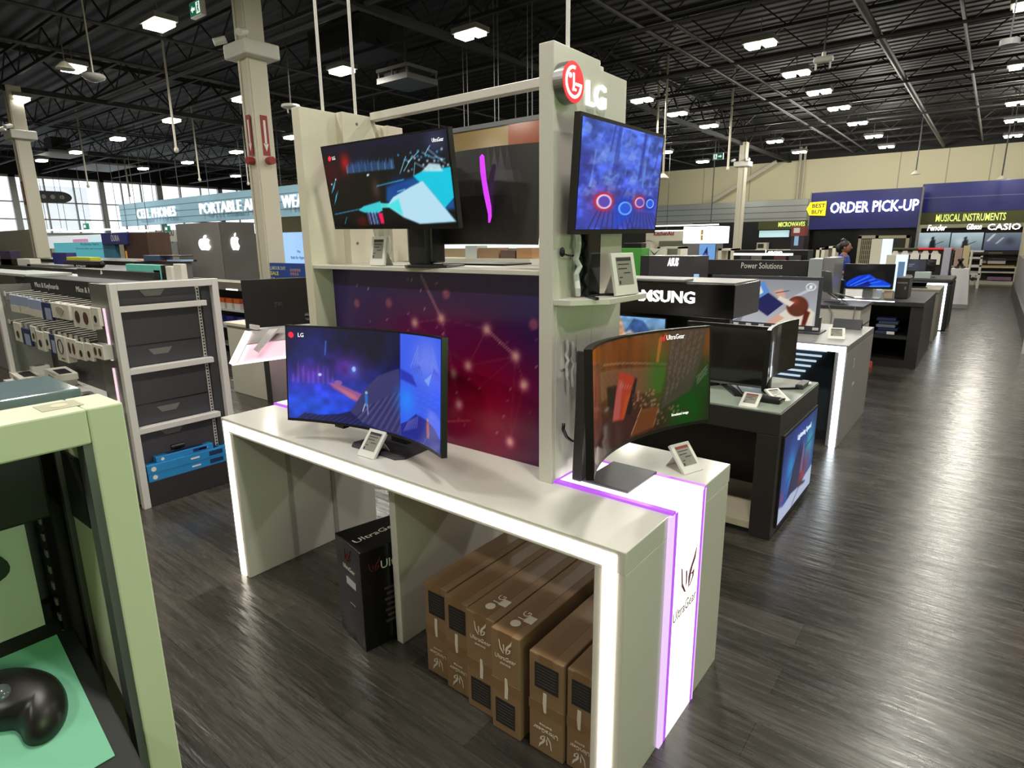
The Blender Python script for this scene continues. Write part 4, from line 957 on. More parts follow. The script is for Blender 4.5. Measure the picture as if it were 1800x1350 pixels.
obj('tray_front', MB(Mt).box(L_, L_+.06, GA+.055, .248, -.03, -.004), mat('taupe_tray_edge', (120, 112, 92), .45), gc, bev=.003)
obj('stop_plate', MB().box(GX-.20, GX-.18, GA+.05, GB-.05, .9, 1.12), M_gloss, gc)
obj('body', MB().box(GX-.32, GX-.205, GA+.05, GB-.04, 0, 1.40), M_slate, gc)
q = obj('product_riser', MB().box(-1.31, -1.145, GA-.1, GB-.004, 1.40, ZE), mat('gloss_daylight_tint', (112, 132, 136), .10, spec=.8), bev=.003)  # base colour lightened and blued for the daylight reflected in the top
tag(q, 'glossy riser box behind the near green frame, bluish daylight reflection put into its colour', 'riser')
q2 = obj('mat', MB(Mt).box(.045, .275, GA+.06, .222, 0, .003), mat('teal_foam', (122, 194, 164), .6, var=.05, vscale=9)); tag(q2, 'teal mat under the black trackball on the sloping tray', 'mouse mat')
# the trackball: outline on the mat, domed
def on_tray(x, y):
    d = Vector(_ray(x, y).tolist()); o_ = Vector((0, 0, CAMH)); n_ = tn_; t_ = (TA+tn_*.003-o_).dot(n_)/d.dot(n_); return o_+d*t_
ol = [(-62, 1240), (-50, 1205), (-25, 1186), (10, 1177), (48, 1176), (84, 1184), (108, 1200), (122, 1226), (122, 1258), (108, 1288), (84, 1310), (58, 1318), (42, 1312), (34, 1296), (22, 1288), (0, 1290), (-35, 1292), (-58, 1275)]
P = [on_tray(x, y) for x, y in ol]
def cr(p, q, r, s, t): return .5*((2*q)+(r-p)*t+(2*p-5*q+4*r-s)*t*t+(3*q-p-3*r+s)*t**3)
n0 = len(P); P = [cr(P[i-1], P[i], P[(i+1) % n0], P[(i+2) % n0], t) for i in range(n0) for t in (0, .33, .67)]
c0 = on_tray(62, 1240); n = len(P); mv = []; mf = []
for k in range(9):
    a = k/8*PI/2; s = math.cos(a)**.8 if k < 8 else 0
    for p in P: mv.append(c0+(p-c0)*(s if s > .02 else .02)*.94+tn_*(.002+.040*math.sin(a)))
for k in range(8): mf += [(k*n+i, k*n+(i+1) % n, (k+1)*n+(i+1) % n, (k+1)*n+i) for i in range(n)]
mf += [tuple(range(n))[::-1], tuple(range(8*n, 9*n))]
t = thing('trackball', 'black ergonomic trackball with a grey ball on the teal mat', 'computer mouse', tuple(c0))
obj('shell', MB().add(mv, mf), mat('soft_black_shell', (24, 22, 21), .38), t, smooth=True)
bp_ = on_tray(2, 1240)+tn_*.028
obj('ball', MB().ell(bp_, .017, .017, .017, 18, 12), mat('grey_blue_ball', (84, 92, 96), .15), t, smooth=True)
obj('button', MB().ell(on_tray(36, 1196)+tn_*.022, .014, .006, .004), M_gloss, t, smooth=True)

# ================================================================ oversized dark laptop on its slanted lit stand
gy = 2.75
a = pt(422, 492, Y=gy); b = pt(548, 486.5, Y=gy); c = pt(557, 568, Y=gy); d = pt(432, 578, Y=gy)
lt = thing('laptop_model', 'large dark display laptop seen from behind, lid up, above the slanted pink-lit stand', 'laptop', ((a.x+b.x)/2, gy, d.z), None)
v = [a, b, c, d]; v2 = [p+Vector((0, .03, 0)) for p in v]
obj('lid', MB().add(v+v2, [(0, 1, 2, 3), (7, 6, 5, 4), (0, 4, 5, 1), (1, 5, 6, 2), (2, 6, 7, 3), (3, 7, 4, 0)]), mat('dark_lid', (32, 28, 26), .45), lt, bev=.006)
obj('lettering', text_mb('gram', .045, frame(pt(490, 537, Y=gy-.002), b-a, (0, 0, 1)), .001), M_steel, lt)
obj('keyboard_deck', MB().box(d.x+.02, c.x-.02, gy+.02, gy+.55, d.z-.03, d.z), M_steel, lt, bev=.006)
obj('hinge_cap', MB().cyl(pt(541, 556, Y=gy-.02), pt(553, 556, Y=gy-.02), .03, n=12), M_black, lt)
stn = thing('slanted_stand', 'slanted white laptop stand with a bright lit left edge and pink underside', 'display stand', (a.x+.4, gy, 0))
A_, B_ = pt(443, 583, Y=gy-.02), pt(556, 572, Y=gy-.02); C_, D_ = pt(545, 622, Y=gy-.2), pt(415, 640, Y=gy-.2)
def slabm(P4, th):
    n_ = (P4[1]-P4[0]).cross(P4[3]-P4[0]).normalized()*th
    return MB().add(list(P4)+[p-n_ for p in P4], [(0, 1, 2, 3), (7, 6, 5, 4), (0, 4, 5, 1), (1, 5, 6, 2), (2, 6, 7, 3), (3, 7, 4, 0)])
dn_ = Vector((0, .03, -.0))
lerp = lambda p, q, t: p+(q-p)*t
obj('slant_plate', slabm((lerp(A_, D_, .42)+Vector((.04, 0, 0)), lerp(B_, C_, .42), C_, D_+Vector((.04, 0, 0))), .012), mat('pink_lit_acrylic', (248, 214, 226), .3, emit=.55, ecol=(250, 204, 222)), stn)
obj('top_plate', slabm((A_, B_, lerp(B_, C_, .42), lerp(A_, D_, .42)), .02), mat('taupe_metal', (176, 168, 166), .4), stn)
obj('bracket', slabm((lerp(A_, B_, .42)+Vector((0, -.06, 0)), lerp(A_, B_, .56)+Vector((0, -.06, 0)), lerp(lerp(A_, B_, .38), lerp(D_, C_, .38), .72)+Vector((0, -.06, 0)), lerp(lerp(A_, B_, .30), lerp(D_, C_, .30), .62)+Vector((0, -.06, 0))), .012), M_lav, stn)
obj('lit_edge', slabm((A_+Vector((-.03, -.03, 0)), A_+Vector((.05, -.03, 0)), D_+Vector((.05, -.03, 0)), D_+Vector((-.03, -.03, 0))), .02), mat('stand_light', (255, 255, 255), .4, emit=2.4, ecol=(255, 246, 244)), stn)
obj('edge_line', MB().cyl(D_+Vector((0, -.03, 0)), C_+Vector((0, -.03, 0)), .008), mat('stand_light', (255, 255, 255), .4), stn)
obj('post', MB().box(a.x+.3, a.x+.9, gy+.02, gy+.4, 0, d.z-.04), M_white, stn)
tg, _ = pbox('name_plate', 'small white name plate at the lower left corner of the big dark laptop', 'sign', M_paper, 438, 455, 571, 579, gy-.05, .012)
p0, p1 = pt(417, 687, Z=0), pt(472, 707, Z=0)
pc = thing('counter', 'white side counter with a dark end frame behind the slanted laptop stand', 'counter', ((p0.x+p1.x)/2, 3.5, 0))
obj('front_panel', MB().box(p0.x, p1.x, 3.44, 3.47, 0, .80), M_cream, pc, bev=.004)
obj('end_frame', MB().box(p1.x, p1.x+.13, 3.40, 3.50, 0, .80), mat('dark_frame', (60, 58, 54), .5), pc)
obj('glass_side', MB().box(p1.x+.13, p1.x+.9, 3.44, 3.47, .05, .80), mat('pale_glass_panel', (170, 172, 160), .15), pc)
obj('counter_top', MB().box(p0.x-.03, p1.x+.9, 3.42, 4.0, .80, .83), M_cream, pc)

# ================================================================ behind the left gondola
M_tealb = mat('teal_banner', (80, 190, 216), .5, emit=.35, ecol=(80, 190, 216)); M_navy = mat('navy_sign', (42, 46, 122), .45); M_wood = mat('dark_walnut', (70, 46, 34), .5, var=.25, vscale=2, aniso=(6, 6, .6)); M_woodl = mat('warm_oak', (124, 78, 40), .5, var=.25, vscale=2, aniso=(6, 6, .6))
# second gondola, its long pale top carrying game boxes
g2 = thing('gondola_shelf', 'second pale grey gondola behind the mouse wall, carrying black headers', 'shelf unit', (-8, 2.4, 0))
obj('body', MB().box(-13.5, -5.3, 2.2, 2.42, 0, 1.36), M_grey, g2)
obj('top_deck', MB().box(-13.6, -5.2, 2.15, 2.46, 1.36, 1.39), mat('pale_grey_deck', (182, 188, 184), .4), g2, bev=.005)
h_, (hx0, hx1, hz0, hz1) = pbox('header_box', 'long black header box with a small white mark on the second gondola', 'sign', M_charcoal, 136, 270, 475.5, 492, 2.25, .12, zb=1.39)
ps = obj('mark', MB(NY((hx0+hx1)/2-.25, 2.249, 1.425)).prism([(-.03, 0), (.03, .012), (.0, .05)], 0, .001), M_whiteink, h_)
sn = thing('header_sign', 'black rounded maker sign reading SONY standing behind the long black header', 'sign', (-11.4, 3.55, 1.39))
x0, x1, z0, z1 = pdim(112, 176, 458, 478, 3.3)
obj('board', MB().box(x0, x1, 3.3, 3.38, 1.392, z1), M_black, sn, bev=.05); obj('lettering', text_mb('SONY', .055, NY((x0+x1)/2, 3.299, z1-.12), .001, bold=.02, width=.42), M_whiteink, sn)
for nm, lab, m, a in (('game_box', 'teal and green wide game box on the second gondola', mat('teal_green_card', (110, 206, 190), .4), (221, 283, 465, 475)), ('game_box', 'bright blue upright box at the end of the teal box', M_bluebox, (270, 282, 474, 489)), ('game_box', 'black upright box with white sideways lettering', M_black, (283, 290, 466, 488)), ('game_box', 'white upright box right of the black lettered box', M_pkw, (291, 301, 468, 486)), ('game_box', 'white box with a black figure beside the grey tower', M_pkw, (305, 318, 464, 486))):
    pbox(nm, lab, 'box', m, *a, 2.3, .05, zb=1.39, group='boxes on the second gondola')
g3 = thing('gondola_shelf', 'third gondola topped by orange and black boxes before the dark tower', 'shelf unit', (-14, 5, 0))
obj('body', MB().box(-17, -11.0, 4.1, 5.0, 0, 1.42), M_grey, g3); obj('top_deck', MB().box(-17.1, -10.9, 4.05, 5.05, 1.42, 1.45), M_black, g3)
for lab, m, a in (('orange flat box on the third gondola', mat('orange_card', (206, 96, 40), .5), (240, 291, 458, 464)), ('blue-grey picture box above the orange one', mat('slate_blue_card', (70, 92, 130), .5), (252, 281, 449, 457)), ('black flat box right of the blue-grey picture box', M_black, (281, 317, 449, 456)), ('pale blue flat box under the black one', mat('pale_blue_card', (170, 200, 240), .5), (293, 317, 457, 462))):
    pbox('game_box', lab, 'box', m, *a, 4.3, .2, group='boxes on the third gondola', zb=1.45 if 'orange' in lab or 'pale' in lab else 1.53)
for lab, m, a in (('dark violet box standing on the far left shelf end', mat('violet_card', (56, 42, 74), .5), (0, 18, 441, 455)), ('black and yellow box on the far left shelf', M_black, (0, 30, 455, 464)), ('white folded box on the far left shelf', M_pkw, (30, 52, 455, 462)), ('green box on the far left shelf edge', mat('green_card', (76, 150, 110), .5), (0, 24, 464, 471)), ('grey handheld box near the column foot', M_grey, (48, 110, 465, 473)), ('coloured game case block behind the maker sign', M_navy, (92, 116, 444, 453)), ('yellow sale strip behind the maker sign', mat('yellow_card', (206, 206, 60), .5), (116, 158, 452, 457))):
    pbox('game_box', lab, 'box', m, *a, 3.5 if 'maker' in lab else 3.05, .15, group='boxes behind the left gondola', zb=1.39)
g4 = thing('gondola_shelf', 'low grey gondola carrying the rounded maker sign and dark game cases', 'shelf unit', (-11, 3.4, 0))
obj('body', MB().box(-15.5, -9.0, 3.0, 3.9, 0, 1.36), M_grey, g4); obj('top_deck', MB().box(-15.6, -8.9, 2.95, 3.95, 1.36, 1.39), M_black, g4)
# banner, kiosk and entrance front
M_litstrip = mat('white_light_strip', (255, 255, 255), .5, emit=2.2)
for k, (xa, xb, ya, yb) in enumerate(((76, 108, 403, 405), (110, 188, 404, 406.5), (200, 225, 404, 407), (233, 262, 404, 407))):
    o, q_ = pbox('strip_light', '%s white strip light above the teal banner at the entrance' % ON[k], 'strip light', M_litstrip, xa, xb, ya, yb, 9.6, .2, group='strip lights at the entrance')
    obj('hanger', MB().cyl((q_[0]+.3, 9.7, q_[3]), (q_[0]+.3, 9.7, 6), .01, n=5).cyl((q_[1]-.3, 9.7, q_[3]), (q_[1]-.3, 9.7, 6), .01, n=5), M_pipe, o)
bn = pbox('banner', 'wide teal banner board with small dark lettering before the entrance', 'banner', M_tealb, 95, 187, 426, 441, 7.2, .06, zb=0)[0]
obj('lettering', text_mb('Activate here', .09, NY(-22.6, 7.199, 1.72), .002, width=1.6).merge(text_mb('Wireless plans and accessories', .05, NY(-22.6, 7.199, 1.6), .002, width=2.6)), M_bluedk, bn)
o, q_ = pbox('light_box', 'pale lit box sign with a pink strip above the teal banner', 'sign', mat('pale_lit_panel', (232, 240, 244), .5, emit=.6), 79, 182, 414, 425, 8.2, .08, zb=1.62)
obj('post', MB().box(q_[0]+.2, q_[0]+.3, 8.22, 8.28, 0, 1.62).box(q_[1]-.3, q_[1]-.2, 8.22, 8.28, 0, 1.62), M_grey, o)
xx = pdim(128, 155, 420, 425.5, 8.19); obj('pink_strip', MB().box(xx[0], xx[1], 8.185, 8.2, 1.75, xx[3]), mat('pink_panel', (236, 160, 206), .5, emit=.4), o)
kx0, kx1, kz0, kz1 = pdim(182, 262, 409, 478, 6.0)
kk = thing('kiosk', 'dark walnut kiosk with a navy header and a glowing display column', 'kiosk', ((kx0+kx1)/2, 6.2, 0))
xh = pdim(182, 226, 409, 430, 6.0)
hdr = obj('header', MB().box(xh[0], xh[1], 5.95, 6.4, xh[2], xh[3]), M_navy, kk, bev=.01)
obj('lettering', text_mb('ŌURA', .15, NY((xh[0]+xh[1])/2+.1, 5.949, (xh[2]+xh[3])/2-.06), .002, width=.5), M_whiteink, hdr)
xb_ = pdim(226, 262, 409, 478, 6.0); obj('tower', MB().box(xb_[0]-.1, xb_[1], 6.0, 6.5, 0, xb_[3]), M_wood, kk)
xb_ = pdim(205, 224, 430, 478, 6.0); obj('oak_back', MB().box(xb_[0], xb_[1], 6.2, 6.4, 0, xb_[3]), M_woodl, kk)
obj('glow_column', MB().box(xb_[1]-.35, xb_[1]-.15, 6.1, 6.2, 0, xb_[3]-.15), mat('amber_display', (220, 160, 70), .4, emit=.5, ecol=(224, 160, 80)), kk)
xb_ = pdim(184, 205, 430, 478, 6.0); obj('blue_panel', MB().box(xb_[0], xb_[1], 6.0, 6.1, 0, xb_[3]), mat('blue_panel', (60, 130, 170), .4), kk)
ty = thing('hanging_sign', 'cream sign reading THANK YOU over the exit doors', 'sign', (-28, 12, 1.7))
x0, x1, z0, z1 = pdim(262, 312, 405, 425, 12); obj('board', MB().box(x0, x1, 12, 12.1, z0, z1), M_cream, ty); obj('lettering', text_mb('THANK YOU', .27, NY((x0+x1)/2+.2, 11.99, (z0+z1)/2), .004, bold=.01, width=1.8).merge(text_mb('for shopping with us', .1, NY((x0+x1)/2+.2, 11.99, (z0+z1)/2-.3), .004, width=1.5)), M_ink, ty)
obj('post', MB().box(x0, x0+.1, 12, 12.1, 0, z0).box(x1-.1, x1, 12, 12.1, 0, z0).box(x0, x1, 12.0, 12.1, z0-.5, z0), mat('grey_door_frame', (150, 152, 148), .4), ty)
lw, _ = pbox('low_wall', 'cream low wall of the service area at the far left, below the windows', 'partition', M_wall, -60, 79, 406, 470, 5.6, .1, zb=0)
# the dark tower with the two lit fruit marks
ax0, ax1, _a, _b = pdim(318, 389, 400, 480, 7.0)
tw = thing('brand_tower', 'square grey tower with a glowing white apple mark on each of two faces', 'display tower', ((ax0+ax1)/2, 8, 0))
side = pt(450, 440, X=ax1)
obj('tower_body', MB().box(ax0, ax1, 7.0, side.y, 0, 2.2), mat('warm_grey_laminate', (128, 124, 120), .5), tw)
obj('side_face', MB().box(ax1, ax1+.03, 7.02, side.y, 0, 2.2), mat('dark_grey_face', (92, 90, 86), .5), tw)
obj('edge_board', MB().box(ax0-.35, ax0-.02, 7.1, 7.3, 0, 2.2), M_grey, tw)
def apple(M, h, sx=1):
    mb = MB(M @ Matrix.Diagonal((sx, 1, 1, 1)))
    P = [(0, .82), (.12, .88), (.28, .88), (.42, .76), (.34, .66), (.31, .52), (.36, .38), (.46, .30), (.36, .1), (.24, .0), (.12, .02), (0, .05), (-.12, .02), (-.26, .02), (-.40, .22), (-.46, .48), (-.42, .70), (-.28, .86), (-.12, .88)]
    mb.prism([(a*h, b*h) for a, b in P], 0, .03); mb.prism([(a*h, b*h) for a, b in ((.0, .92), (.03, 1.06), (.18, 1.16), (.17, 1.02), (.08, .93))], 0, .03)
    return mb
pa = pt(362, 440, Y=7.0); obj('lit_mark', apple(NY(pa.x, 6.998, pa.z), .30, 1.9), M_signw, tw)
pa = pt(414, 440, X=ax1+.03); obj('lit_mark', apple(PX(ax1+.031, pa.y, pa.z), .34, .62), M_signw, tw)
# blue lit poster and sale board behind the pylon
x0, x1, z0, z1 = pdim(493, 560, 408, 461, 5.3)
sc_ = thing('poster_screen', 'pale blue lit poster screen between the tall column and the island', 'screen', ((x0+x1)/2, 5.3, z0))
obj('panel', MB().box(x0, x1, 5.3, 5.36, z0-.4, z1), mat('pale_blue_screen', (150, 190, 240), .3, emit=.75, ecol=(160, 198, 244)), sc_)
obj('lettering', text_mb('Mac', .04, NY(x1-.5, 5.299, z0+.14), .001).merge(text_mb('Built for Apps', .045, NY(x1-.55, 5.299, z0+.05), .001)), M_bluedk, sc_)
obj('foot', MB().box(x0+.2, x1-.2, 5.3, 5.5, 0, z0-.4), M_grey, sc_)
x0, x1, z0, z1 = pdim(472, 560, 463, 489, 4.6)
sb = thing('sale_board', 'blue sale board with yellow lettering above the big dark laptop', 'sign', ((x0+x1)/2, 4.6, 0))
obj('board', MB().box(x0, x1, 4.6, 4.64, z0, z1), mat('royal_blue_board', (48, 78, 160), .45), sb)
obj('lettering', text_mb('LABOUR DAY', .05, NY(x0+.24, 4.599, z1-.09), .001, width=.36), mat('cream_print', (226, 226, 190), .5), sb); obj('sale_lettering', text_mb('SALE', .05, NY(x0+.15, 4.599, z1-.16), .001, bold=.02, width=.2), mat('yellow_print', (236, 226, 50), .5), sb)
k = MB()
for q_ in range(9): k.ell((x0+.55+.05*(q_ % 5), 4.598, z1-.09-.05*(q_//5)), .024, .004, .024, 8, 6)
obj('product_picture', k, mat('mixed_print', (150, 120, 140), .5), sb); obj('post', MB().box(x0+.1, x1-.1, 4.62, 4.66, 0, z0), M_grey, sb)
# counter shelf with orange packets seen beside the shelf unit
rk = thing('wire_rack', 'dark rack of orange and blue packets between the shelf unit and the big laptop', 'shelf unit', (-9.6, 5, 0))
x0, x1, z0, z1 = pdim(380, 440, 508, 612, 4.9)
obj('back_panel', MB().box(x0-.3, x1+.6, 5.0, 5.1, 0, z1), M_blackmat, rk)
for yy in (545, 575, 606): zz = pt(405, yy, Y=4.8).z; obj('wire_shelf', MB().box(x0-.3, x1+.6, 4.8, 5.0, zz-.02, zz+.005), M_lav, rk)
obj('top_ledge', MB().box(x0-.4, x1+.6, 4.75, 5.1, z1, z1+.12), mat('olive_grey', (128, 124, 108), .5), rk); obj('shelf_light', MB().box(x1-.35, x1, 4.745, 4.75, z1-.0, z1+.02), M_litstrip, rk)
zz = pt(405, 545, Y=4.8).z+.005
for k in range(4):
    xx = x0+.05+k*.24
    o = obj('snack_packet', MB().box(xx, xx+.17, 4.84, 4.95, zz, zz+.10), M_pkw, bev=.004); tag(o, '%s orange-topped white packet from the left in the dark rack' % ON[k].replace('nearest', 'first'), 'packet', 'orange packets in the rack')
    obj('top_band', MB().box(xx-.002, xx+.172, 4.838, 4.952, zz+.10, zz+.17), mat('orange_card', (206, 96, 40), .5), o)
zz = pt(405, 575, Y=4.8).z+.005
for k in range(3):
    xx = x0+.15+k*.33; o = obj('blue_packet', MB().box(xx, xx+.2, 4.84, 4.95, zz, zz+.16), M_navy, bev=.004); tag(o, '%s blue packet from the left on the lower wire shelf' % ('first', 'second', 'third')[k], 'packet', 'blue packets in the rack')

# ================================================================ hanging headers
M_slat = mat('pale_blue_slats', (150, 192, 214), .4); M_seam = mat('slat_gap', (86, 116, 134), .5)
BY = 10.2
x0, x1 = pt(211, 378, Y=BY).x, -6.9
hs = thing('hanging_header', 'long pale blue slatted hanging header with white department names', 'sign', ((x0+x1)/2, BY, 2.46))
obj('slat_panel', MB().box(x0, x1, BY, BY+.12, 2.46, 3.31), M_slat, hs, bev=.006)
sg = MB()
for z in (2.67, 2.88, 3.10): sg.box(x0, x1, BY-.003, BY, z-.012, z+.012)
obj('slat_gaps', sg, M_seam, hs)
for s, xa, xb, yb in (('CELL PHONES', 248, 316, 383), ('PORTABLE AUDIO', 358, 494, 374), ('WEARABLES', 503, 600, 361)):
    A = pt(xa, yb, Y=BY).x; B = pt(xb, yb, Y=BY).x; zz = 2.70
    m = NY((A+B)/2, BY-.09, zz)
    obj('lettering', text_mb(s, .36, m, .05, width=B-A), mat('white_sign_letters', (250, 250, 250), .5, emit=.6), hs)
for k in range(10): x = x0+1+k*(x1-x0-2)/9; obj('hanging_rod', MB().cyl((x, BY+.06, 3.31), (x, BY+.06, 6.0), .012, n=6), M_pipe, hs)
wy_ = 9.0
xw0, xw1 = pt(770, 245, Y=wy_).x, pt(990, 245, Y=wy_).x
wb = thing('hanging_header', 'brown and orange glossy hanging header seen over the island shelf', 'sign', (-6.5, wy_, 3.3))
xm = pt(894, 240, Y=wy_).x
obj('tan_panel', MB().box(xw0, xm, wy_, wy_+.12, 3.27, 3.72), mat('tan_gloss_wood', (118, 100, 66), .18, var=.1, vscale=.8), wb)
obj('orange_panel', MB().box(xm, xw1, wy_-.01, wy_+.12, 3.27, 3.72), mat('orange_gloss_wood', (112, 54, 26), .2, var=.2, vscale=.6), wb)
obj('top_rail', MB().box(xw0, xw1, wy_-.02, wy_+.14, 3.72, 3.80), M_pipe, wb)
for px_ in (812, 819, 866, 873, 924, 932): q_ = pt(px_, 200, Y=wy_); obj('hanging_rod', MB().cyl((q_.x, wy_+.06, 3.8), (q_.x, wy_+.06, 6.0), .007, n=6), mat('grey_rod', (110, 110, 112), .5), wb)
# lit showcase that shows under and beside the twin monitor
cs = thing('showcase', 'tan showcase with stacked goods seen through the gap above the island shelf', 'showcase', (-7, 7.5, 0))
x0, x1, z0, z1 = pdim(770, 960, 360, 470, 7.5)
obj('back', MB().box(x0, x1, 7.6, 7.7, 0, 2.75), mat('tan_showcase', (160, 140, 110), .5), cs)
for yy, m in ((380, mat('rose_panel', (150, 108, 88), .5)), (398, mat('olive_light_panel', (150, 150, 112), .5)), (425, mat('pale_lit_panel', (232, 240, 244), .5))):
    zz = pt(880, yy, Y=7.5).z; obj('shelf_board', MB().box(x0, x1, 7.5, 7.6, zz-.1, zz+.05), m, cs)
for k, (xa, xb, ya, yb, c_) in enumerate(((818, 838, 432, 452, (190, 196, 190)), (840, 876, 436, 452, (150, 120, 90)), (880, 905, 440, 452, (96, 74, 66)), (908, 935, 436, 452, (170, 130, 90)))):
    xx = pdim(xa, xb, ya, yb, 7.2); o = obj('goods_box', MB().box(xx[0], xx[1], 7.2, 7.45, xx[2]-.02, xx[3]), mat('goods_%d' % k, c_, .5)); tag(o, ('pale', 'tan', 'dark brown', 'amber')[k]+' goods box on the showcase counter under the twin monitor', 'box', 'goods on the showcase counter')
zz = pt(880, 452, Y=7.2).z-.02
obj('counter', MB().box(x0, x1, 7.1, 7.6, 0, zz), M_cream, cs)
# ================================================================ the charcoal table with two monitors
SX, SY0, SY1, SZ = -.805, 3.42, 4.35, .765
sx0 = -2.9
tb = thing('demo_table', 'charcoal demo table with a glass top and a lit game poster on its end', 'display table', (-1.85, 3.9, 0))
obj('top_slab', MB().box(sx0, SX, SY0, SY1, SZ-.135, SZ-.008), M_charcoal, tb, bev=.004)
obj('glass_top', MB().box(sx0+.005, SX-.005, SY0+.005, SY1-.005, SZ-.008, SZ), mat('pale_glass_top', (158, 168, 156), .1, spec=.7), tb)
for a, b in ((SX-.12, SX), (sx0, sx0+.12)): obj('end_panel', MB().box(a, b, SY0, SY1, 0, SZ-.135), M_charcoal, tb, bev=.003)
obj('back_panel', MB().box(sx0+.12, SX-.12, SY1-.3, SY1-.25, 0, SZ-.135), M_black, tb)
obj('base_shelf', MB().box(sx0+.12, SX-.12, SY0+.02, SY1-.3, .03, .075), mat('cream_base_shelf', (198, 188, 166), .5), tb, bev=.002)
obj('plinth', MB().box(sx0+.12, SX-.12, SY0+.03, SY1-.1, 0, .03), M_blackmat, tb)
obj('poster_frame', MB().box(SX, SX+.012, 3.50, 4.335, .045, .615), M_blackmat, tb, bev=.002)
cv = Cv(110, 76); cv.vgrad((34, 74, 170), (12, 32, 96), 0, 1)
cv.glow(.82, .62, .2, .4, (50, 170, 190), .9).glow(.25, .55, .18, .35, (30, 150, 210), .8).glow(.5, .9, .3, .2, (26, 70, 160), .8)
cv.poly([(.2, .16), (.32, .48), (.42, .68), (.50, .74), (.54, .60), (.60, .70), (.66, .52), (.72, .30), (.6, .1)], (20, 24, 70), .95, .03)
cv.poly([(.56, .34), (.60, .64), (.62, .78), (.65, .60), (.66, .30)], (170, 110, 150), .7, .03); cv.glow(.78, .40, .16, .2, (120, 50, 80), .8).glow(.66, .26, .14, .1, (180, 40, 40), .9).glow(.06, .28, .08, .12, (150, 60, 90), .8)
cv.line((.16, .38), (.40, .58), .012, (20, 40, 70)); cv.line((.70, .62), (.99, .66), .014, (20, 60, 70))
cv.poly([(0, 0), (1, 0), (1, .26), (.78, .22), (.62, .16), (.34, .20), (.12, .16), (0, .20)], (176, 186, 214), 1, .015)
cv.line((.40, .02), (.60, .16), .010, (34, 34, 44)); cv.poly([(.55, .17), (.66, .19), (.80, .14), (.78, .12), (.62, .15)], (34, 34, 44), 1, .008)
pp = pic('poster', cv, plane_P(PX(SX+.0125, 3.515, .06), .805, .54), BACKLIT, tb)
obj('lettering', text_mb('Lightning Speed', .035, PX(SX+.0135, 3.99, .505), .001, width=.34), mat('lit_sign_soft', (230, 238, 250), .4, emit=.8), pp)
# monitors on it
mk = lambda *a, **k: monitor(*a, **k)
a = pt(1225, 574, Y=3.86); b = pt(1367, 578, Y=3.86); c = pt(1345, 680, Y=3.86)
wm = b.x-a.x+.04; hm = a.z-c.z+.04
m1, M1, S1 = monitor('black flat monitor switched off on the charcoal table, facing the glowing white table', ((a.x+b.x)/2-.04, 3.86, (b.z+c.z)/2), 3, -2, -.6, wm, hm, 0, None, (SZ,), bez=.02, chin=.016)
cxm = (a.x+b.x)/2-.08
obj('silver_lip', MB(M1).box(-wm/2+.01, wm/2-.01, -.004, .004, -hm/2-.008, -hm/2+.006), M_steel, m1)
obj('neck', MB().prism([(-.05, 0), (.05, 0), (.03, .14), (-.03, .14)], 0, .03, M=NY(cxm, 3.92, SZ)), M_steel, m1, bev=.003)
ft = MB()
for s in (-1, 1): ft.prism([(cxm, 3.96), (cxm+.03*s, 3.95), (cxm+.22*s, 3.66), (cxm+.17*s, 3.65), (cxm, 3.90)], SZ, SZ+.014, 2)
obj('foot', ft, M_black, m1)
a = pt(1367, 580, X=-.90); b = pt(1415, 563, X=-.90); c = pt(1405, 650, X=-.90)
m2, M2, S2 = monitor('thin curved black monitor edge-on beside the aisle on the charcoal table', (-.97, (a.y+b.y)/2, (a.z+c.z)/2), 90, 0, 0, b.y-a.y, b.z-c.z, 1.4, None, (SZ,), bez=.006)
obj('neck', MB().box(-1.04, -1.0, 3.86, 3.93, SZ+.005, SZ+.22).box(-1.02, -.99, 3.87, 3.92, SZ+.12, SZ+.22), M_black, m2)
ft = MB()
for s in (-1, 1): ft.prism([(-1.04, 3.895+s*.02), (-1.03, 3.895+s*.04), (-.86, 3.895+s*.2), (-.86, 3.895+s*.17)], SZ, SZ+.012, 2)
obj('foot', ft, M_gloss, m2)
p = pt(1318, 712, Z=SZ); price_tag('white price tag with a red bar lying on the front edge of the charcoal table', (p.x, SY0+.03, SZ), 2, 62, .10, .13, True)
p = pt(1372, 700, Z=SZ); price_tag('white price tag lying back near the aisle corner of the charcoal table', (-.86, 3.70, SZ), 55, 66, .10, .13)
for lab, x0_, y0_, dx, dy, m in (('dark flat cable box between the two monitors on the charcoal table', -.98, 3.60, .12, .07, M_black), ('slim grey remote near the back corner of the charcoal table', -.89, 4.06, .05, .18, M_slate)):
    o = obj('cable_box', MB().box(x0_, x0_+dx, y0_, y0_+dy, SZ, SZ+.03), m, bev=.008); tag(o, lab, 'device')
pl = MB()
for k in range(5): pl.ell((-.86+.012*math.cos(k*2.2), 4.22+.02*math.sin(k*2.2), SZ+.012), .024, .028, .012, 8, 6)
tag(obj('crumpled_film', pl, M_film), 'crumpled clear film at the far aisle corner of the charcoal table', 'plastic wrap')
tag(obj('monitor_lead', MB().tube([(-1.2, 3.9, SZ+.01), (-1.12, 3.75, SZ+.006), (-1.0, 3.66, SZ+.006), (-.93, 3.63, SZ+.02)], .005), M_black, smooth=True), 'black lead running across the charcoal table to the cable box', 'cable')
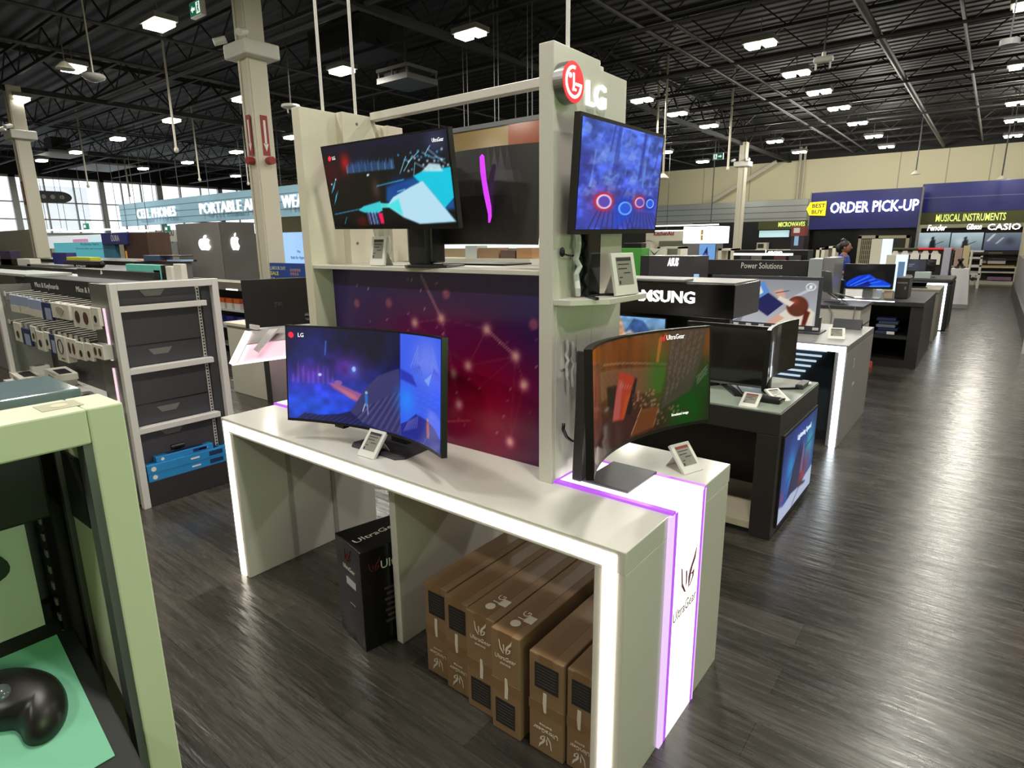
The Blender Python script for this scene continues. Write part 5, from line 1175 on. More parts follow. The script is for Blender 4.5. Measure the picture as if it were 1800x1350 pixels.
# the lit brand header on the far half
hx0, hx1 = -3.2, pt(1291, 520, Y=4.42).x
hz0, hz1 = pt(1200, 556, Y=4.42).z, pt(1200, 498, Y=4.42).z
hh = thing('brand_header', 'black header box with glowing white letters reading SAMSUNG over the charcoal table', 'sign', ((hx0+hx1)/2, 4.7, hz0))
obj('box', MB().box(hx0, hx1, 4.42, 5.02, hz0, hz1), M_gloss, hh, bev=.003)
obj('end_cap', MB().box(hx1, hx1+.004, 4.425, 5.015, hz0+.005, hz1-.005), M_slate, hh)
obj('top_board', MB().box(hx0, hx1-.01, 4.44, 5.0, hz1, hz1+.012), M_grey, hh)
la, lb = pt(1098, 527, Y=4.41), pt(1221, 527, Y=4.41)
obj('lettering', text_mb('SAMSUNG', .088, NY((la.x+lb.x)/2, 4.419, pt(1160, 530, Y=4.41).z), .012, bold=.02, width=lb.x-la.x), M_signw, hh)
obj('back_wall', MB().box(hx0, hx1-.08, 4.60, 4.66, 0, hz0), M_black, hh)
tp, _ = pbox('shelf_tray', 'thin pale tray lying on the black header box by the pale price tag', 'tray', M_grey, 1090, 1201, 494, 506, 4.38, .2, zb=hz1+.012, zt=hz1+.03)
x0, x1, z0, z1 = pdim(1070, 1170, 556, 604, 4.35)
cv = Cv(90, 44); cv.vgrad((60, 70, 60), (120, 170, 220), .2, 1); cv.poly([(0, .95), (.05, .5), (.1, .95), (.15, .5), (.2, .98), (.3, .5), (.35, .2), (0, .1)], (206, 150, 110), .9, .05); cv.poly([(.3, .55), (.45, .95), (.62, .9), (.8, .5), (.9, .3), (.4, .2)], (50, 84, 140), .95, .04); cv.poly([(.2, .4), (.4, .6), (.6, .3), (.5, .1), (.1, .1)], (196, 180, 160), .8, .06); cv.noise(14, 9, .2, 5)
m3, M3, S3 = monitor('monitor showing a mountain landscape under the glowing header letters', ((x0+x1)/2, 4.35, (z0+z1)/2-.03), 0, 0, 0, x1-x0, z1-z0+.06, 0, cv, (SZ,), bez=.006)
obj('neck', MB().box((x0+x1)/2-.04, (x0+x1)/2+.04, 4.36, 4.41, SZ, z0), M_black, m3); obj('foot', MB().box((x0+x1)/2-.14, (x0+x1)/2+.14, 4.22, 4.45, SZ, SZ+.01), M_black, m3)
tg = MB().box(-2.42, -2.34, 4.415, 4.419, hz0-.12, hz0-.04)
tag(obj('shelf_sticker', tg, M_paper), 'small white sticker on the black wall left of the mountain landscape monitor', 'sticker')

# ================================================================ the grey table with the cool light frame
AX, AY0, AY1, AZ = -.82, 5.42, 6.74, .86
ax0 = -2.9
at_ = thing('demo_table', 'grey demo table with a bright cool light frame, carrying a big poster screen', 'display table', (-1.85, 6.1, 0))
obj('top_slab', MB().box(ax0, AX, AY0, AY1, AZ-.06, AZ), M_grey, at_, bev=.004)
obj('end_panel', MB().box(AX-.09, AX, AY0, AY1, 0, AZ-.06), mat('silver_grey_laminate', (150, 148, 150), .35), at_, bev=.003)
obj('end_panel', MB().box(ax0, ax0+.09, AY0, AY1, 0, AZ-.06), M_grey, at_)
l = MB().box(ax0+.03, AX-.015, AY0-.004, AY0+.004, AZ-.058, AZ-.012).box(AX-.062, AX-.015, AY0-.004, AY0+.004, 0, AZ-.058)
obj('light_frame', l, M_ledcool, at_)
obj('inner_panel', MB().box(ax0+.1, AX-.09, AY0+.45, AY0+.5, 0, AZ-.06), mat('teal_grey_panel', (70, 80, 88), .35), at_)
gr_ = MB()
for k in range(11): gr_.box(-1.75+k*.0, -1.05-k*.04, AY0+.43, AY0+.45, .72-k*.05, .735-k*.05)
obj('lit_louvres', gr_, mat('louvre_light', (200, 220, 236), .4, emit=.9), at_)
obj('end_mark', text_mb('S', .09, PX(AX+.001, 5.78, .62), .001).merge(text_mb('pen', .05, PX(AX+.001, 5.86, .45), .001)), M_paper, at_)
x0, x1, z0, z1 = pdim(1253, 1437, 490, 572, 6.0)
cv = Cv(150, 76, (150, 152, 156)); cv.vgrad((176, 178, 184), (140, 142, 148)); cv.poly([(0, .0), (.3, .0), (.34, .3), (.2, .36), (.05, .22)], (110, 112, 116), .8, .03); cv.line((.72, .52), (.97, .86), .03, (200, 202, 208), .8)
cv.poly([(.28, .66), (.50, .96), (.56, .72), (.38, .42)], (90, 140, 210), 1, .01); cv.poly([(.36, .66), (.47, .84), (.50, .70), (.41, .56)], (226, 230, 226), 1, .01); cv.glow(.44, .68, .04, .08, (226, 200, 90), .9)
cv.poly([(.38, .42), (.55, .70), (.70, .46), (.56, .16)], (38, 38, 86), 1, .012)
cv.poly([(.62, .12), (.58, .0), (.98, .0), (.99, .30), (.88, .50), (.74, .36)], (216, 208, 190), 1, .02); cv.ell(.83, .42, .10, .23, (96, 48, 34), 1, .1); cv.glow(.80, .52, .05, .1, (160, 74, 50), .8); cv.poly([(.90, .36), (.95, .3), (.92, .0), (.88, .0)], (90, 34, 24), 1, .02)
cv.poly([(.54, .0), (.66, .22), (.72, .14), (.64, .0)], (206, 160, 140), 1, .02); cv.poly([(.60, .74), (.68, .80), (.72, .62), (.64, .60)], (206, 160, 140), 1, .02); cv.poly([(.66, .64), (.80, .50), (.76, .40), (.64, .56)], (220, 210, 196), 1, .02); cv.line((.62, .70), (.74, .76), .008, (40, 30, 60))
cv.ell(.935, .86, .045, .085, (230, 230, 232), .95, .1); cv.ell(.935, .86, .033, .062, (120, 122, 128), .95, .15); cv.poly([(.92, .9), (.95, .9), (.95, .82), (.92, .82)], (236, 236, 238))
m4, M4, S4 = monitor('big grey-framed poster screen of a red-haired person with a folding laptop on the grey table', ((x0+x1)/2, 6.0, (z0+z1)/2), 0, 0, 0, x1-x0+.05, z1-z0+.05, 0, cv, (AZ,), bez=.03, chin=.05, cat='screen', name='poster_screen', back=M_slate)
obj('neck', MB().box(x1-.05, x1+.03, 6.03, 6.1, AZ+.008, z0+.1).box(x0-.03, x0+.05, 6.03, 6.1, AZ+.008, z0+.1), M_slate, m4)
obj('foot', MB().box(x1-.16, x1+.06, 5.9, 6.2, AZ, AZ+.012).box(x0-.06, x0+.16, 5.9, 6.2, AZ, AZ+.012), M_slate, m4)
ic = MB()
for k in range(8): ic.box(x0+.1+k*(x1-x0)/8, x0+.1+k*(x1-x0)/8+.05, 5.996, 5.9985, z0-.012, z0+.012)
obj('icon_row', ic, M_paper, m4)
p = pt(1470, 596, Z=AZ); price_tag('white price tag lying back near the aisle corner of the grey table', (p.x, p.y, AZ), 12, 60, .13, .16)
p = pt(1482, 582, Z=AZ); o, _ = None, None
nb = thing('card_holder', 'grey folded card holder behind the price tag on the grey table', 'card holder', (p.x, p.y+.15, AZ))
obj('front_leaf', MB(Matrix.Translation((p.x, p.y+.15, AZ)) @ Matrix.Rotation(-.5, 4, 'X')).box(-.12, .12, 0, .006, .004, .10), M_slate, nb); obj('back_leaf', MB(Matrix.Translation((p.x, p.y+.25, AZ)) @ Matrix.Rotation(.5, 4, 'X')).box(-.12, .12, 0, .006, .004, .10), M_slate, nb)

# ================================================================ further tables along the aisle
def desk(label, x0, x1, y0, y1, z, m, legm=None, shelf=True):
    t = thing('demo_table', label, 'display table', ((x0+x1)/2, (y0+y1)/2, 0))
    obj('top_slab', MB().box(x0, x1, y0, y1, z-.06, z), m, t, bev=.005)
    for a in (x0, x1-.14): obj('end_panel', MB().box(a, a+.14, y0+.02, y1-.02, 0, z-.06), legm or m, t)
    if shelf:
        obj('shelf', MB().box(x0+.14, x1-.14, y0+.05, y1-.05, .38, .42).box(x0+.14, x1-.14, y0+.02, y1-.05, .0, .1), legm or m, t)
        obj('back_panel', MB().box(x0+.14, x1-.14, y1-.12, y1-.08, .1, z-.06), M_black, t)
    return t
# white drawer unit with an angled laptop
wu = thing('drawer_unit', 'white low drawer unit with a laptop on an angled stand, behind the grey table', 'cabinet', (-1.6, 8.3, 0))
obj('body', MB().box(-2.7, -1.12, 7.95, 8.7, 0, .90), M_white, wu, bev=.006)
obj('top_board', MB().box(-2.72, -1.10, 7.93, 8.72, .90, .935), M_slate, wu, bev=.004)
for k in range(3): obj('drawer_line', MB().box(-1.121, -1.118, 7.98, 8.68, .16+k*.26, .175+k*.26), M_slate, wu)
def laptop(label, x, y, z, yaw, w, col, lidang=105, scrm=None, stand=.0):
    M = Matrix.Translation((x, y, z)) @ Matrix.Rotation(math.radians(yaw), 4, 'Z')
    t = thing('laptop', label, 'laptop', (x, y, z))
    d = w*.68
    M0 = M @ Matrix.Translation((0, 0, stand)) @ Matrix.Rotation(math.radians(12 if stand else 0), 4, 'X')
    obj('keyboard_deck', MB(M0).box(-w/2, w/2, -d/2, d/2, 0, .016), col, t, bev=.003)
    ML_ = M0 @ Matrix.Translation((0, d/2, .016)) @ Matrix.Rotation(-math.radians(lidang-90), 4, 'X')
    lid = obj('lid', MB(ML_).box(-w/2, w/2, 0, .008, 0, d), col, t, bev=.002)
    obj('display', MB(ML_).box(-w*.48, w*.48, -.001, 0, d*.05, d*.96), scrm or M_black, lid)
    obj('keys', MB(M0).box(-w*.44, w*.44, -d*.05, d*.38, .016, .018), M_black, t)
    if stand:
        s = MB(M)
        for a in (-w*.35, w*.35): s.tube([(a, d*.45, .006), (a, -d*.35, .006), (a, d*.35, stand+.02)], .008)
        obj('stand_rail', s, M_steel, t)
    return t
laptop('laptop turned sideways on a wire stand on the white drawer unit', -1.42, 8.2, .935, 118, .36, M_steel, 110, mat('dim_screen', (60, 60, 92), .2, emit=.4), .10)
cb_ = MB().tube([pt(1456, 535, Y=7.925), pt(1462, 552, Y=7.925), pt(1460, 572, Y=7.925)], .006).tube([pt(1504, 538, Y=7.925), pt(1500, 560, Y=7.925), pt(1497, 572, Y=7.925)], .006)
tag(obj('security_lead', cb_, mat('grey_cable', (120, 118, 112), .5)), 'grey security leads hanging down the front of the white drawer unit', 'cable')
# black table with the blue-wave desktop
bt_ = desk('black demo table with open shelves, carrying the blue wave screen', -1.9, -.62, 9.4, 11.4, .88, M_charcoal, M_charcoal)
lp3 = MB().box(-1.9, -.95, 9.395, 9.40, .872, .882); obj('light_line', lp3, M_ledcool, bt_)
for k in range(5):
    o = obj('folded_cloth', MB().box(-1.15+.03*(k % 2), -.92+.03*(k % 2), 9.55, 9.8, .42+k*.045, .462+k*.045), (mat('slate_fabric', (70, 80, 110), .7), mat('navy_fabric', (40, 52, 100), .7), mat('grey_fabric', (130, 136, 150), .7))[k % 3], bev=.01)
    tag(o, '%s slim dark package in the stack on the black table shelf' % ('lowest', 'second lowest', 'middle', 'second highest', 'topmost')[k], 'package', 'stack on the black table shelf')
o, _ = pbox('shelf_label', 'small white label on the shelf edge of the black table', 'label', M_paper, 1558, 1572, 583, 588, 9.44, .004)
tag(obj('red_card', MB(Matrix.Translation((-1.16, 9.25, 0)) @ Matrix.Rotation(.3, 4, 'Z')).box(-.06, .06, -.04, .04, 0, .08).box(-.02, .03, -.043, -.04, 0, .08), mat('red_white_card', (206, 84, 66), .5), bev=.003), 'small red and white card standing on the floor beside the black table', 'card')
x0, x1, z0, z1 = pdim(1483, 1572, 464, 508, 9.7)
cv = Cv(90, 50, (18, 18, 20)); cv.poly([(.02, .10), (.1, .3), (.3, .52), (.52, .60), (.66, .42), (.82, .34), (.98, .16), (.95, .06), (.1, .04)], (20, 70, 226), 1, .03)
for k in range(6): cv.line((.1+k*.05, .1), (.45+k*.06, .55-k*.05), .02, (60, 140, 250) if k % 2 else (8, 26, 150), .8)
cv.poly([(.3, .06), (.5, .3), (.6, .1)], (10, 10, 90), .8, .04); cv.line((.55, .08), (.95, .1), .02, (80, 200, 250), .8)
m5, M5, S5 = monitor('all-in-one computer with a blue wave picture on the black table', ((x0+x1)/2, 9.7, (z0+z1)/2), 4, -4, 0, x1-x0, z1-z0, 0, cv, (.88,), bez=.01, chin=.012, cat='computer')
obj('neck', MB().box((x0+x1)/2-.06, (x0+x1)/2+.06, 9.78, 9.84, .888, z0+.15), M_steel, m5); obj('foot', MB().box((x0+x1)/2-.16, (x0+x1)/2+.16, 9.62, 9.92, .88, .888), M_steel, m5)
def tower(label, xl, xr, yt, yb, Y, z, m):
    x0, x1, a, b = pdim(xl, xr, yt, yb, Y); t = thing('computer_tower', label, 'computer', ((x0+x1)/2, Y+.2, z))
    obj('case', MB().box(x0, x1, Y, Y+.42, z, b), m, t, bev=.01); obj('front_slot', MB().box(x0+.02, x1-.02, Y-.003, Y, b-.08, b-.06), M_steel, t); obj('port', MB().box(x1-.05, x1-.03, Y-.003, Y, b-.16, b-.12), M_steel, t)
tower('dark computer tower at the aisle end of the black table', 1573, 1597, 488, 531, 9.9, .88, M_charcoal)
o, _ = pbox('speaker', 'small cream speaker beside the dark computer tower', 'speaker', mat('tan_box', (170, 156, 132), .5), 1553, 1569, 511, 531, 9.75, .1, zb=.88)
o, _ = pbox('keyboard_tray', 'black computer accessory left of the blue wave screen', 'device', M_black, 1463, 1483, 492, 528, 9.5, .15, zb=.88)
pbox('divider_panel', 'pale grey upright divider panel between the poster screen and the blue wave screen', 'divider', mat('pale_grey_divider', (150, 156, 158), .4), 1418, 1442, 455, 545, 8.9, .5, zb=0)
pbox('divider_panel', 'darker grey side of the divider beside the person in blue', 'divider', M_grey, 1443, 1464, 453, 530, 8.92, .6, zb=0)
# tall backlit panels
bl = mat('blue_white_lit_panel', (210, 230, 246), .4, emit=.8)
t = thing('lit_panel', 'tall cream and blue-lit display panel beyond the blue wave screen', 'display panel', (-1.5, 11, 0))
x0, x1, a_, z1 = pdim(1529, 1548, 420, 470, 11.4); obj('side', MB().box(x0, x1, 11.45, 11.55, 0, z1), M_cream, t); xx = pdim(1548, 1566, 420, 470, 11.45); obj('lit_face', MB().box(x1, xx[1], 11.45, 11.55, 0, z1), bl, t)
t = thing('lit_panel', 'shorter cream display panel with a white-lit picture beside the aisle', 'display panel', (-1.1, 10.9, 0))
x0, x1, a_, z1 = pdim(1556, 1573, 448, 492, 10.9); obj('side', MB().box(x0, x1, 10.9, 11.0, .88, z1), M_cream, t); xx = pdim(1573, 1593, 447, 490, 10.9); o = obj('lit_face', MB().box(x1, xx[1], 10.9, 11.0, .9, z1), bl, t); obj('picture', MB().box(x1+.04, xx[1]-.02, 10.897, 10.9, 1.05, z1-.1), mat('blue_picture', (90, 120, 160), .4, emit=.5), o)
# two mid tables with laptops
d1 = desk('wood-grey demo table with laptops between the black table and the light-framed one', -1.8, -.62, 12.2, 13.2, .86, mat('driftwood_laminate', (136, 130, 116), .5, var=.15, vscale=3, aniso=(8, 1, 1)))
laptop('open dark laptop on the wood-grey table', -1.0, 12.5, .86, 10, .34, M_slate, 20)
d2 = thing('demo_table', 'dark demo table with a rounded frame of cool light, far along the aisle', 'display table', (-1.6, 14.4, 0))
obj('top_slab', MB().box(-3, -.53, 13.7, 15.2, .86, .95), M_blackmat, d2, bev=.03); obj('end_panel', MB().box(-.64, -.53, 13.7, 15.2, 0, .86), M_blackmat, d2, bev=.02)
obj('light_frame', MB().box(-3, -.60, 13.69, 13.70, .84, .875).box(-.635, -.60, 13.69, 13.70, 0.02, .84), M_ledcool, d2); obj('inner_shelf', MB().box(-2.9, -.66, 13.75, 15.1, .62, .68).box(-2.9, -2.8, 13.75, 15.1, 0, .86), M_grey, d2)
x0, x1, z0, z1 = pdim(1592, 1628, 456, 477, 13.9)
m6, M6, S6 = monitor('dark screen with faint text on the light-framed table', ((x0+x1)/2, 13.95, (z0+z1)/2), 0, 0, 0, x1-x0, z1-z0, 0, Cv(30, 18, (46, 46, 60)).line((.1, .6), (.4, .6), .03, (150, 160, 190)).line((.1, .4), (.3, .4), .03, (150, 160, 190)), (.95,), bez=.012)
obj('neck', MB().box((x0+x1)/2-.04, (x0+x1)/2+.04, 13.98, 14.03, .95, z0+.05).box((x0+x1)/2-.15, (x0+x1)/2+.15, 13.9, 14.1, .95, .96), M_black, m6)
x0, x1, z0, z1 = pdim(1622, 1644, 456, 478, 14.3)
m7, M7, S7 = monitor('small black screen seen from behind on the light-framed table', ((x0+x1)/2, 14.4, (z0+z1)/2), 190, 0, 0, x1-x0, z1-z0, 0, None, (.95,))
obj('neck', MB().box((x0+x1)/2-.03, (x0+x1)/2+.03, 14.33, 14.37, .95, z0+.05).box((x0+x1)/2-.12, (x0+x1)/2+.12, 14.2, 14.45, .95, .96), M_black, m7)
pbox('white_box', 'pale green-white box under the dark text screen', 'box', mat('pale_mint_box', (176, 192, 186), .5), 1608, 1636, 478, 486, 13.8, .2, zb=.95)
# white pedestal with handsets at the end of the row
p = thing('pedestal', 'white tapered pedestal with handsets at the end of the aisle row', 'pedestal', (-.55, 18.6, 0))
obj('body', MB().add([(-.78, 18.4, .955), (-.42, 18.4, .955), (-.42, 18.8, .955), (-.78, 18.8, .955), (-.68, 18.42, .09), (-.34, 18.42, .09), (-.34, 18.8, .09), (-.68, 18.8, .09)], [(0, 1, 2, 3), (7, 6, 5, 4), (0, 4, 5, 1), (1, 5, 6, 2), (2, 6, 7, 3), (3, 7, 4, 0)]), mat('pedestal_white', (206, 204, 206), .4), p, bev=.008)
obj('plinth', MB().box(-.69, -.33, 18.42, 18.82, 0, .09), M_grey, p)
for k, (x, a) in enumerate(((-.68, .4), (-.54, -.5))):
    M = Matrix.Translation((x, 18.55, .955)) @ Matrix.Rotation(a, 4, 'Y')
    o = obj('handset', MB(M).box(-.03, .03, -.05, .05, .015, .26).box(-.05, .05, -.07, .07, 0, .04), M_black, bev=.01); tag(o, ('left', 'right')[k]+' black handset leaning on the white pedestal', 'handset', 'handsets on the pedestal')
pbox('divider_panel', 'lavender grey panel left of the white pedestal', 'divider', mat('lavender_panel', (160, 160, 176), .4), 1656, 1669, 436, 486, 17.6, .2, zb=0)

# ================================================================ black accessory run with the long header
x0, x1, z0, z1 = pdim(1215, 1420, 457, 484, 9.0)
pr_ = thing('gondola_shelf', 'black gondola shelf with a long header reading Power Solutions', 'shelf unit', ((x0+x1)/2, 9.3, 0))
obj('header', MB().box(x0, x1, 9.0, 9.1, z0, z1), M_blackmat, pr_, bev=.006); obj('back_panel', MB().box(x0, x1, 9.1, 9.5, 0, z0+.02), M_black, pr_)
lm_ = pt(1338, 472, Y=9); obj('lettering', text_mb('Power Solutions', .085, NY(lm_.x, 8.999, lm_.z), .002, width=.56), mat('pale_lettering', (196, 192, 186), .5), pr_)
obj('shelf', MB().box(x0, x1, 8.75, 9.1, z0-.12, z0-.09), M_charcoal, pr_)
for k, xx in enumerate((1278, 1305, 1330, 1352)):
    q_ = pt(xx, 481, Y=8.8); o = obj('charger_box', MB().box(q_.x-.07, q_.x+.07, 8.8, 8.95, z0-.09, z0-.045), M_pkw, bev=.004); tag(o, '%s white charger box from the left on the shelf under the long header' % ('first', 'second', 'third', 'fourth')[k], 'box', 'charger boxes under the long header')
# dark asus header box
x0, x1, z0, z1 = pdim(1128, 1220, 450, 494, 7.6)
ab = thing('brand_header', 'dark grey header box with glowing letters reading ASUS behind the black header box', 'sign', ((x0+x1)/2, 7.8, 0))
obj('box', MB().box(x0, x1, 7.6, 8.1, .0, z1), mat('graphite_box', (70, 66, 72), .35), ab, bev=.004); obj('side_trim', MB().box(x0-.02, x0+.1, 7.595, 7.6, .9, z1), M_charcoal, ab)
lm_ = pt(1183, 467, Y=7.6); obj('lettering', text_mb('ASUS', .10, NY(lm_.x, 7.595, lm_.z), .006, bold=.03, width=.15, shear=.2), M_signw, ab)
pbox('blue_label', 'small pale blue label beside the dark grey header box', 'label', mat('pale_blue_label', (150, 196, 236), .4, emit=.4), 1219, 1228, 482, 492, 7.4, .02, zb=.85)
gt = desk('grey plain demo table behind the poster screen carrying the small blue label', -4.2, -2.3, 7.2, 7.55, .85, M_grey, shelf=False)
# second light box tower: software brand cube
x0, x1, z0, z1 = pdim(1201, 1264, 398, 428, 14.5)
mc = thing('light_cube', 'glowing white cube sign above a blue poster over the accessory shelves', 'sign', ((x0+x1)/2, 14.9, 0))
obj('lit_box', MB().box(x0, x1, 14.5, 15.2, z0, z1), mat('lit_cube', (255, 255, 255), .4, emit=1.15, ecol=(250, 252, 246)), mc, bev=.01); xs = pdim(1201, 1227, 398, 428, 14.49)
obj('pale_side', MB().box(xs[0], xs[1], 14.49, 14.5, z0+.02, z1-.02), mat('lit_cube_side', (226, 244, 240), .4, emit=.9), mc)
sq = MB()
qq = pt(1236, 413, Y=14.48)
obj('mark', MB(NY(qq.x, 14.489, qq.z)).box(-.06, -.005, .005, .12, 0, .002).box(-.06, -.005, -.12, -.005, 0, .002), mat('amber_mark', (200, 170, 90), .5), mc)
obj('post', MB().box(x0+.1, x1-.1, 14.6, 15.1, 0, z0), M_grey, mc)
x0, x1, z0, z1 = pdim(1229, 1257, 429, 457, 14.3)
po_ = thing('poster_screen', 'blue lit poster with a dark triangle beneath the glowing white cube', 'screen', ((x0+x1)/2, 14.3, 0))
cv = Cv(40, 44, (110, 160, 220)); cv.poly([(.08, .0), (.5, .85), (.6, .0)], (20, 26, 60), 1, .02); cv.ell(.4, .25, .12, .2, (50, 90, 220)); cv.ell(.5, .12, .06, .08, (200, 90, 120))
pic('poster', cv, plane_P(NY(x0, 14.295, z0), x1-x0, z1-z0), SCREEN, po_); obj('board', MB().box(x0, x1, 14.3, 14.36, 0, z1), M_slate, po_)
sp_ = thing('product_card', 'white card with a black pen-like stroke behind the ASUS header box', 'sign', (-4, 10.2, 0))
x0, x1, z0, z1 = pdim(1128, 1170, 437, 449, 10.2); obj('card', MB().box(x0, x1, 10.2, 10.25, 0, z1), M_pkw, sp_); obj('stroke', MB(NY((x0+x1)/2, 10.199, (z0+z1)/2)).prism([(-.1, .06), (.02, -.06), (.12, .05), (.02, -.03)], 0, .001), M_ink, sp_)
pbox('green_strip', 'bright green shelf strip left of the ASUS header box', 'shelf strip', mat('green_strip', (70, 150, 60), .5), 1090, 1128, 436, 442, 9.9, .3, zb=0)
pbox('black_device', 'black appliance on the green shelf strip', 'appliance', M_black, 1096, 1127, 427, 436, 9.95, .2)
# lenovo bar
x0, x1, z0, z1 = pdim(1290, 1420, 440, 457, 12.0)
lb_ = thing('brand_header', 'black brand bar with a lit white edge over the far laptop shelves', 'sign', ((x0+x1)/2, 12, 0))
obj('bar', MB().box(x0, x1, 12, 12.4, 0, z1), M_black, lb_); lz = pt(1350, 449, Y=12).z; obj('lit_edge', MB().box(x0, x1-.25, 11.99, 12, lz, lz+.04), M_litstrip, lb_)
lm_ = pt(1360, 446, Y=12); obj('lettering', text_mb('Lenovo', .07, NY(lm_.x, 11.99, lm_.z), .003, width=.3, bold=.02), M_signw, lb_)
for k, xx in enumerate((1312, 1330, 1372, 1398)):
    q_ = pt(xx, 455, Y=11.9); o = obj('far_laptop', MB().box(q_.x-.1, q_.x+.1, 11.85, 11.88, .9, q_.z+.06).box(q_.x-.1, q_.x+.1, 11.66, 11.85, .88, .9), (M_slate, M_steel, mat('maroon_lid', (96, 60, 64), .4), M_slate)[k]); tag(o, '%s small open laptop from the left under the black brand bar' % ('first', 'second', 'third', 'fourth')[k], 'laptop', 'small laptops under the brand bar')
desk('dark long demo table under the black brand bar', x0-.3, x1+.2, 11.5, 11.98, .88, M_charcoal, shelf=False)
# ================================================================ far wall of the store
FY = 29.3
M_blue = mat('royal_blue_fascia', (32, 36, 112), .3, var=.12, vscale=.7); M_olive = mat('olive_header', (74, 78, 34), .5)
M_lime = mat('lime_letters', (226, 240, 130), .5, emit=.75)
x0, x1, z0, z1 = pdim(1425, 1617, 334, 402, 26.5)
op = thing('fascia_sign', 'royal blue fascia reading ORDER PICK-UP with a yellow price tag logo', 'sign', ((x0+x1)/2, 26.6, 0))
obj('board', MB().box(x0, x1, 26.5, 26.7, z0, z1), M_blue, op, bev=.01); obj('side_edge', MB().box(x0-.05, x0, 26.45, 27.2, z0, z1).box(x1, x1+.05, 26.45, 26.7, 0, z1), M_grey, op)
la, lb = pt(1459, 372, Y=26.45), pt(1614, 365, Y=26.45)
obj('lettering', text_mb('ORDER PICK-UP', .40, NY((la.x+lb.x)/2, 26.45, pt(1535, 372, Y=26.45).z), .05, bold=.015, width=lb.x-la.x), M_signw, op)
ta = pt(1436, 367, Y=26.45)
tgm = MB(NY(ta.x, 26.44, ta.z)).prism([(-.36, 0), (-.24, .24), (.32, .27), (.32, -.27), (-.24, -.24)], 0, .05)
tl = obj('tag_logo', tgm, mat('lit_yellow', (250, 230, 30), .4, emit=.9), op)
obj('lettering', text_mb('BEST', .15, NY(ta.x+.06, 26.385, ta.z+.04), .004, bold=.02, width=.46).merge(text_mb('BUY', .15, NY(ta.x+.03, 26.385, ta.z-.19), .004, bold=.02, width=.40)), M_ink, tl)
obj('alcove_back', MB().box(x0, x1-.06, 27.1, 27.2, 0, z0+.1), mat('dark_alcove', (14, 14, 15), .2), op); obj('alcove_side', MB().box(x0-.05, x0, 26.7, 27.2, 0, z0), M_black, op)
x2, x3, z2, z3 = pdim(1618, 1835, 318, 400, 27.5)
mi = thing('fascia_sign', 'blue fascia with an olive band reading MUSICAL INSTRUMENTS at the end of the aisle', 'sign', ((x2+x3)/2, 27.6, 0))
zb_ = pt(1700, 372, Y=27.5).z
obj('board', MB().box(x2, x3, 27.5, 27.7, zb_, z3), M_blue, mi, bev=.01); zl = pt(1700, 346, Y=27.5).z; obj('board_seam', MB().box(x2, x3, 27.495, 27.5, zl, zl+.03), mat('blue_grey_seam', (96, 100, 150), .4), mi)
zo = pt(1700, 393.5, Y=27.5).z
obj('olive_band', MB().box(x2, x3, 27.45, 27.6, zo, zb_), M_olive, mi)
la, lb = pt(1644, 388, Y=27.4), pt(1768, 381, Y=27.4); obj('lettering', text_mb('MUSICAL INSTRUMENTS', .26, NY((la.x+lb.x)/2, 27.445, pt(1706, 388, Y=27.4).z), .01, width=lb.x-la.x, bold=.01), M_lime, mi)
za = pt(1700, 410, Y=28.5).z
ms = thing('wall_display', 'wall bay with three stage-light screens and brand names above keyboards', 'wall display', (-.8, 29, 0))
s0, s1, _q, zz1 = pdim(1612, 1797, 402, 498, 28.8)
obj('back_panel', MB().box(s0, s1, 29.0, 29.2, 0, pt(1700, 400, Y=28.8).z), M_black, ms)
for t_, xa, yy, w_, sh in (('Fender', 1645, 405, .62, .25), ('Gibson', 1711, 403, .45, .3), ('CASIO', 1764, 403.5, .95, 0)):
    q_ = pt(xa, yy, Y=28.9); obj('lettering', text_mb(t_, .22, NY(q_.x, 28.99, q_.z), .01, width=w_, shear=sh, bold=.02), M_signw, ms)
for k, (xa, xb) in enumerate(((1614, 1669), (1671, 1727), (1730, 1795))):
    a0, a1, b0, b1 = pdim(xa, xb, 409, 440, 28.9)
    cv = Cv(40, 30); cv.vgrad((96, 112, 120), (176, 196, 200)); cv.glow(.3, .5, .3, .4, (190, 206, 210), .8)
    if k == 2: cv.vgrad((60, 66, 92), (110, 122, 130)); cv.line((.1, .55), (.25, .9), .05, (220, 230, 230), .7); cv.line((.35, .4), (.5, .7), .04, (220, 230, 230), .6); cv.glow(.7, .5, .2, .3, (40, 46, 60), .8)
    else: cv.ell(.46, .68, .05, .10, (30, 36, 40)); cv.poly([(.36, .1), (.38, .5), (.44, .62), (.54, .6), (.56, .3), (.58, .1)], (30, 36, 40), 1, .03); cv.line((.5, .3), (.8, .5), .02, (40, 46, 50))
    pic('stage_screen', cv, plane_P(NY(a0, 28.98, b0), a1-a0, b1-b0), SCREEN, ms)
for yy in (445, 455, 468, 477): zz = pt(1720, yy, Y=28.4).z; obj('shelf', MB().box(s0+.6, s1-.05, 28.4, 28.95, zz-.05, zz), M_black if yy < 460 else M_cream, ms)
obj('base', MB().box(s0+.9, s1-.05, 28.35, 29.0, 0, .12).box(s0+.9, s0+1.0, 28.35, 29.0, .1, .6).box(s1-.15, s1-.05, 28.35, 29.0, .1, .6), M_cream, ms)
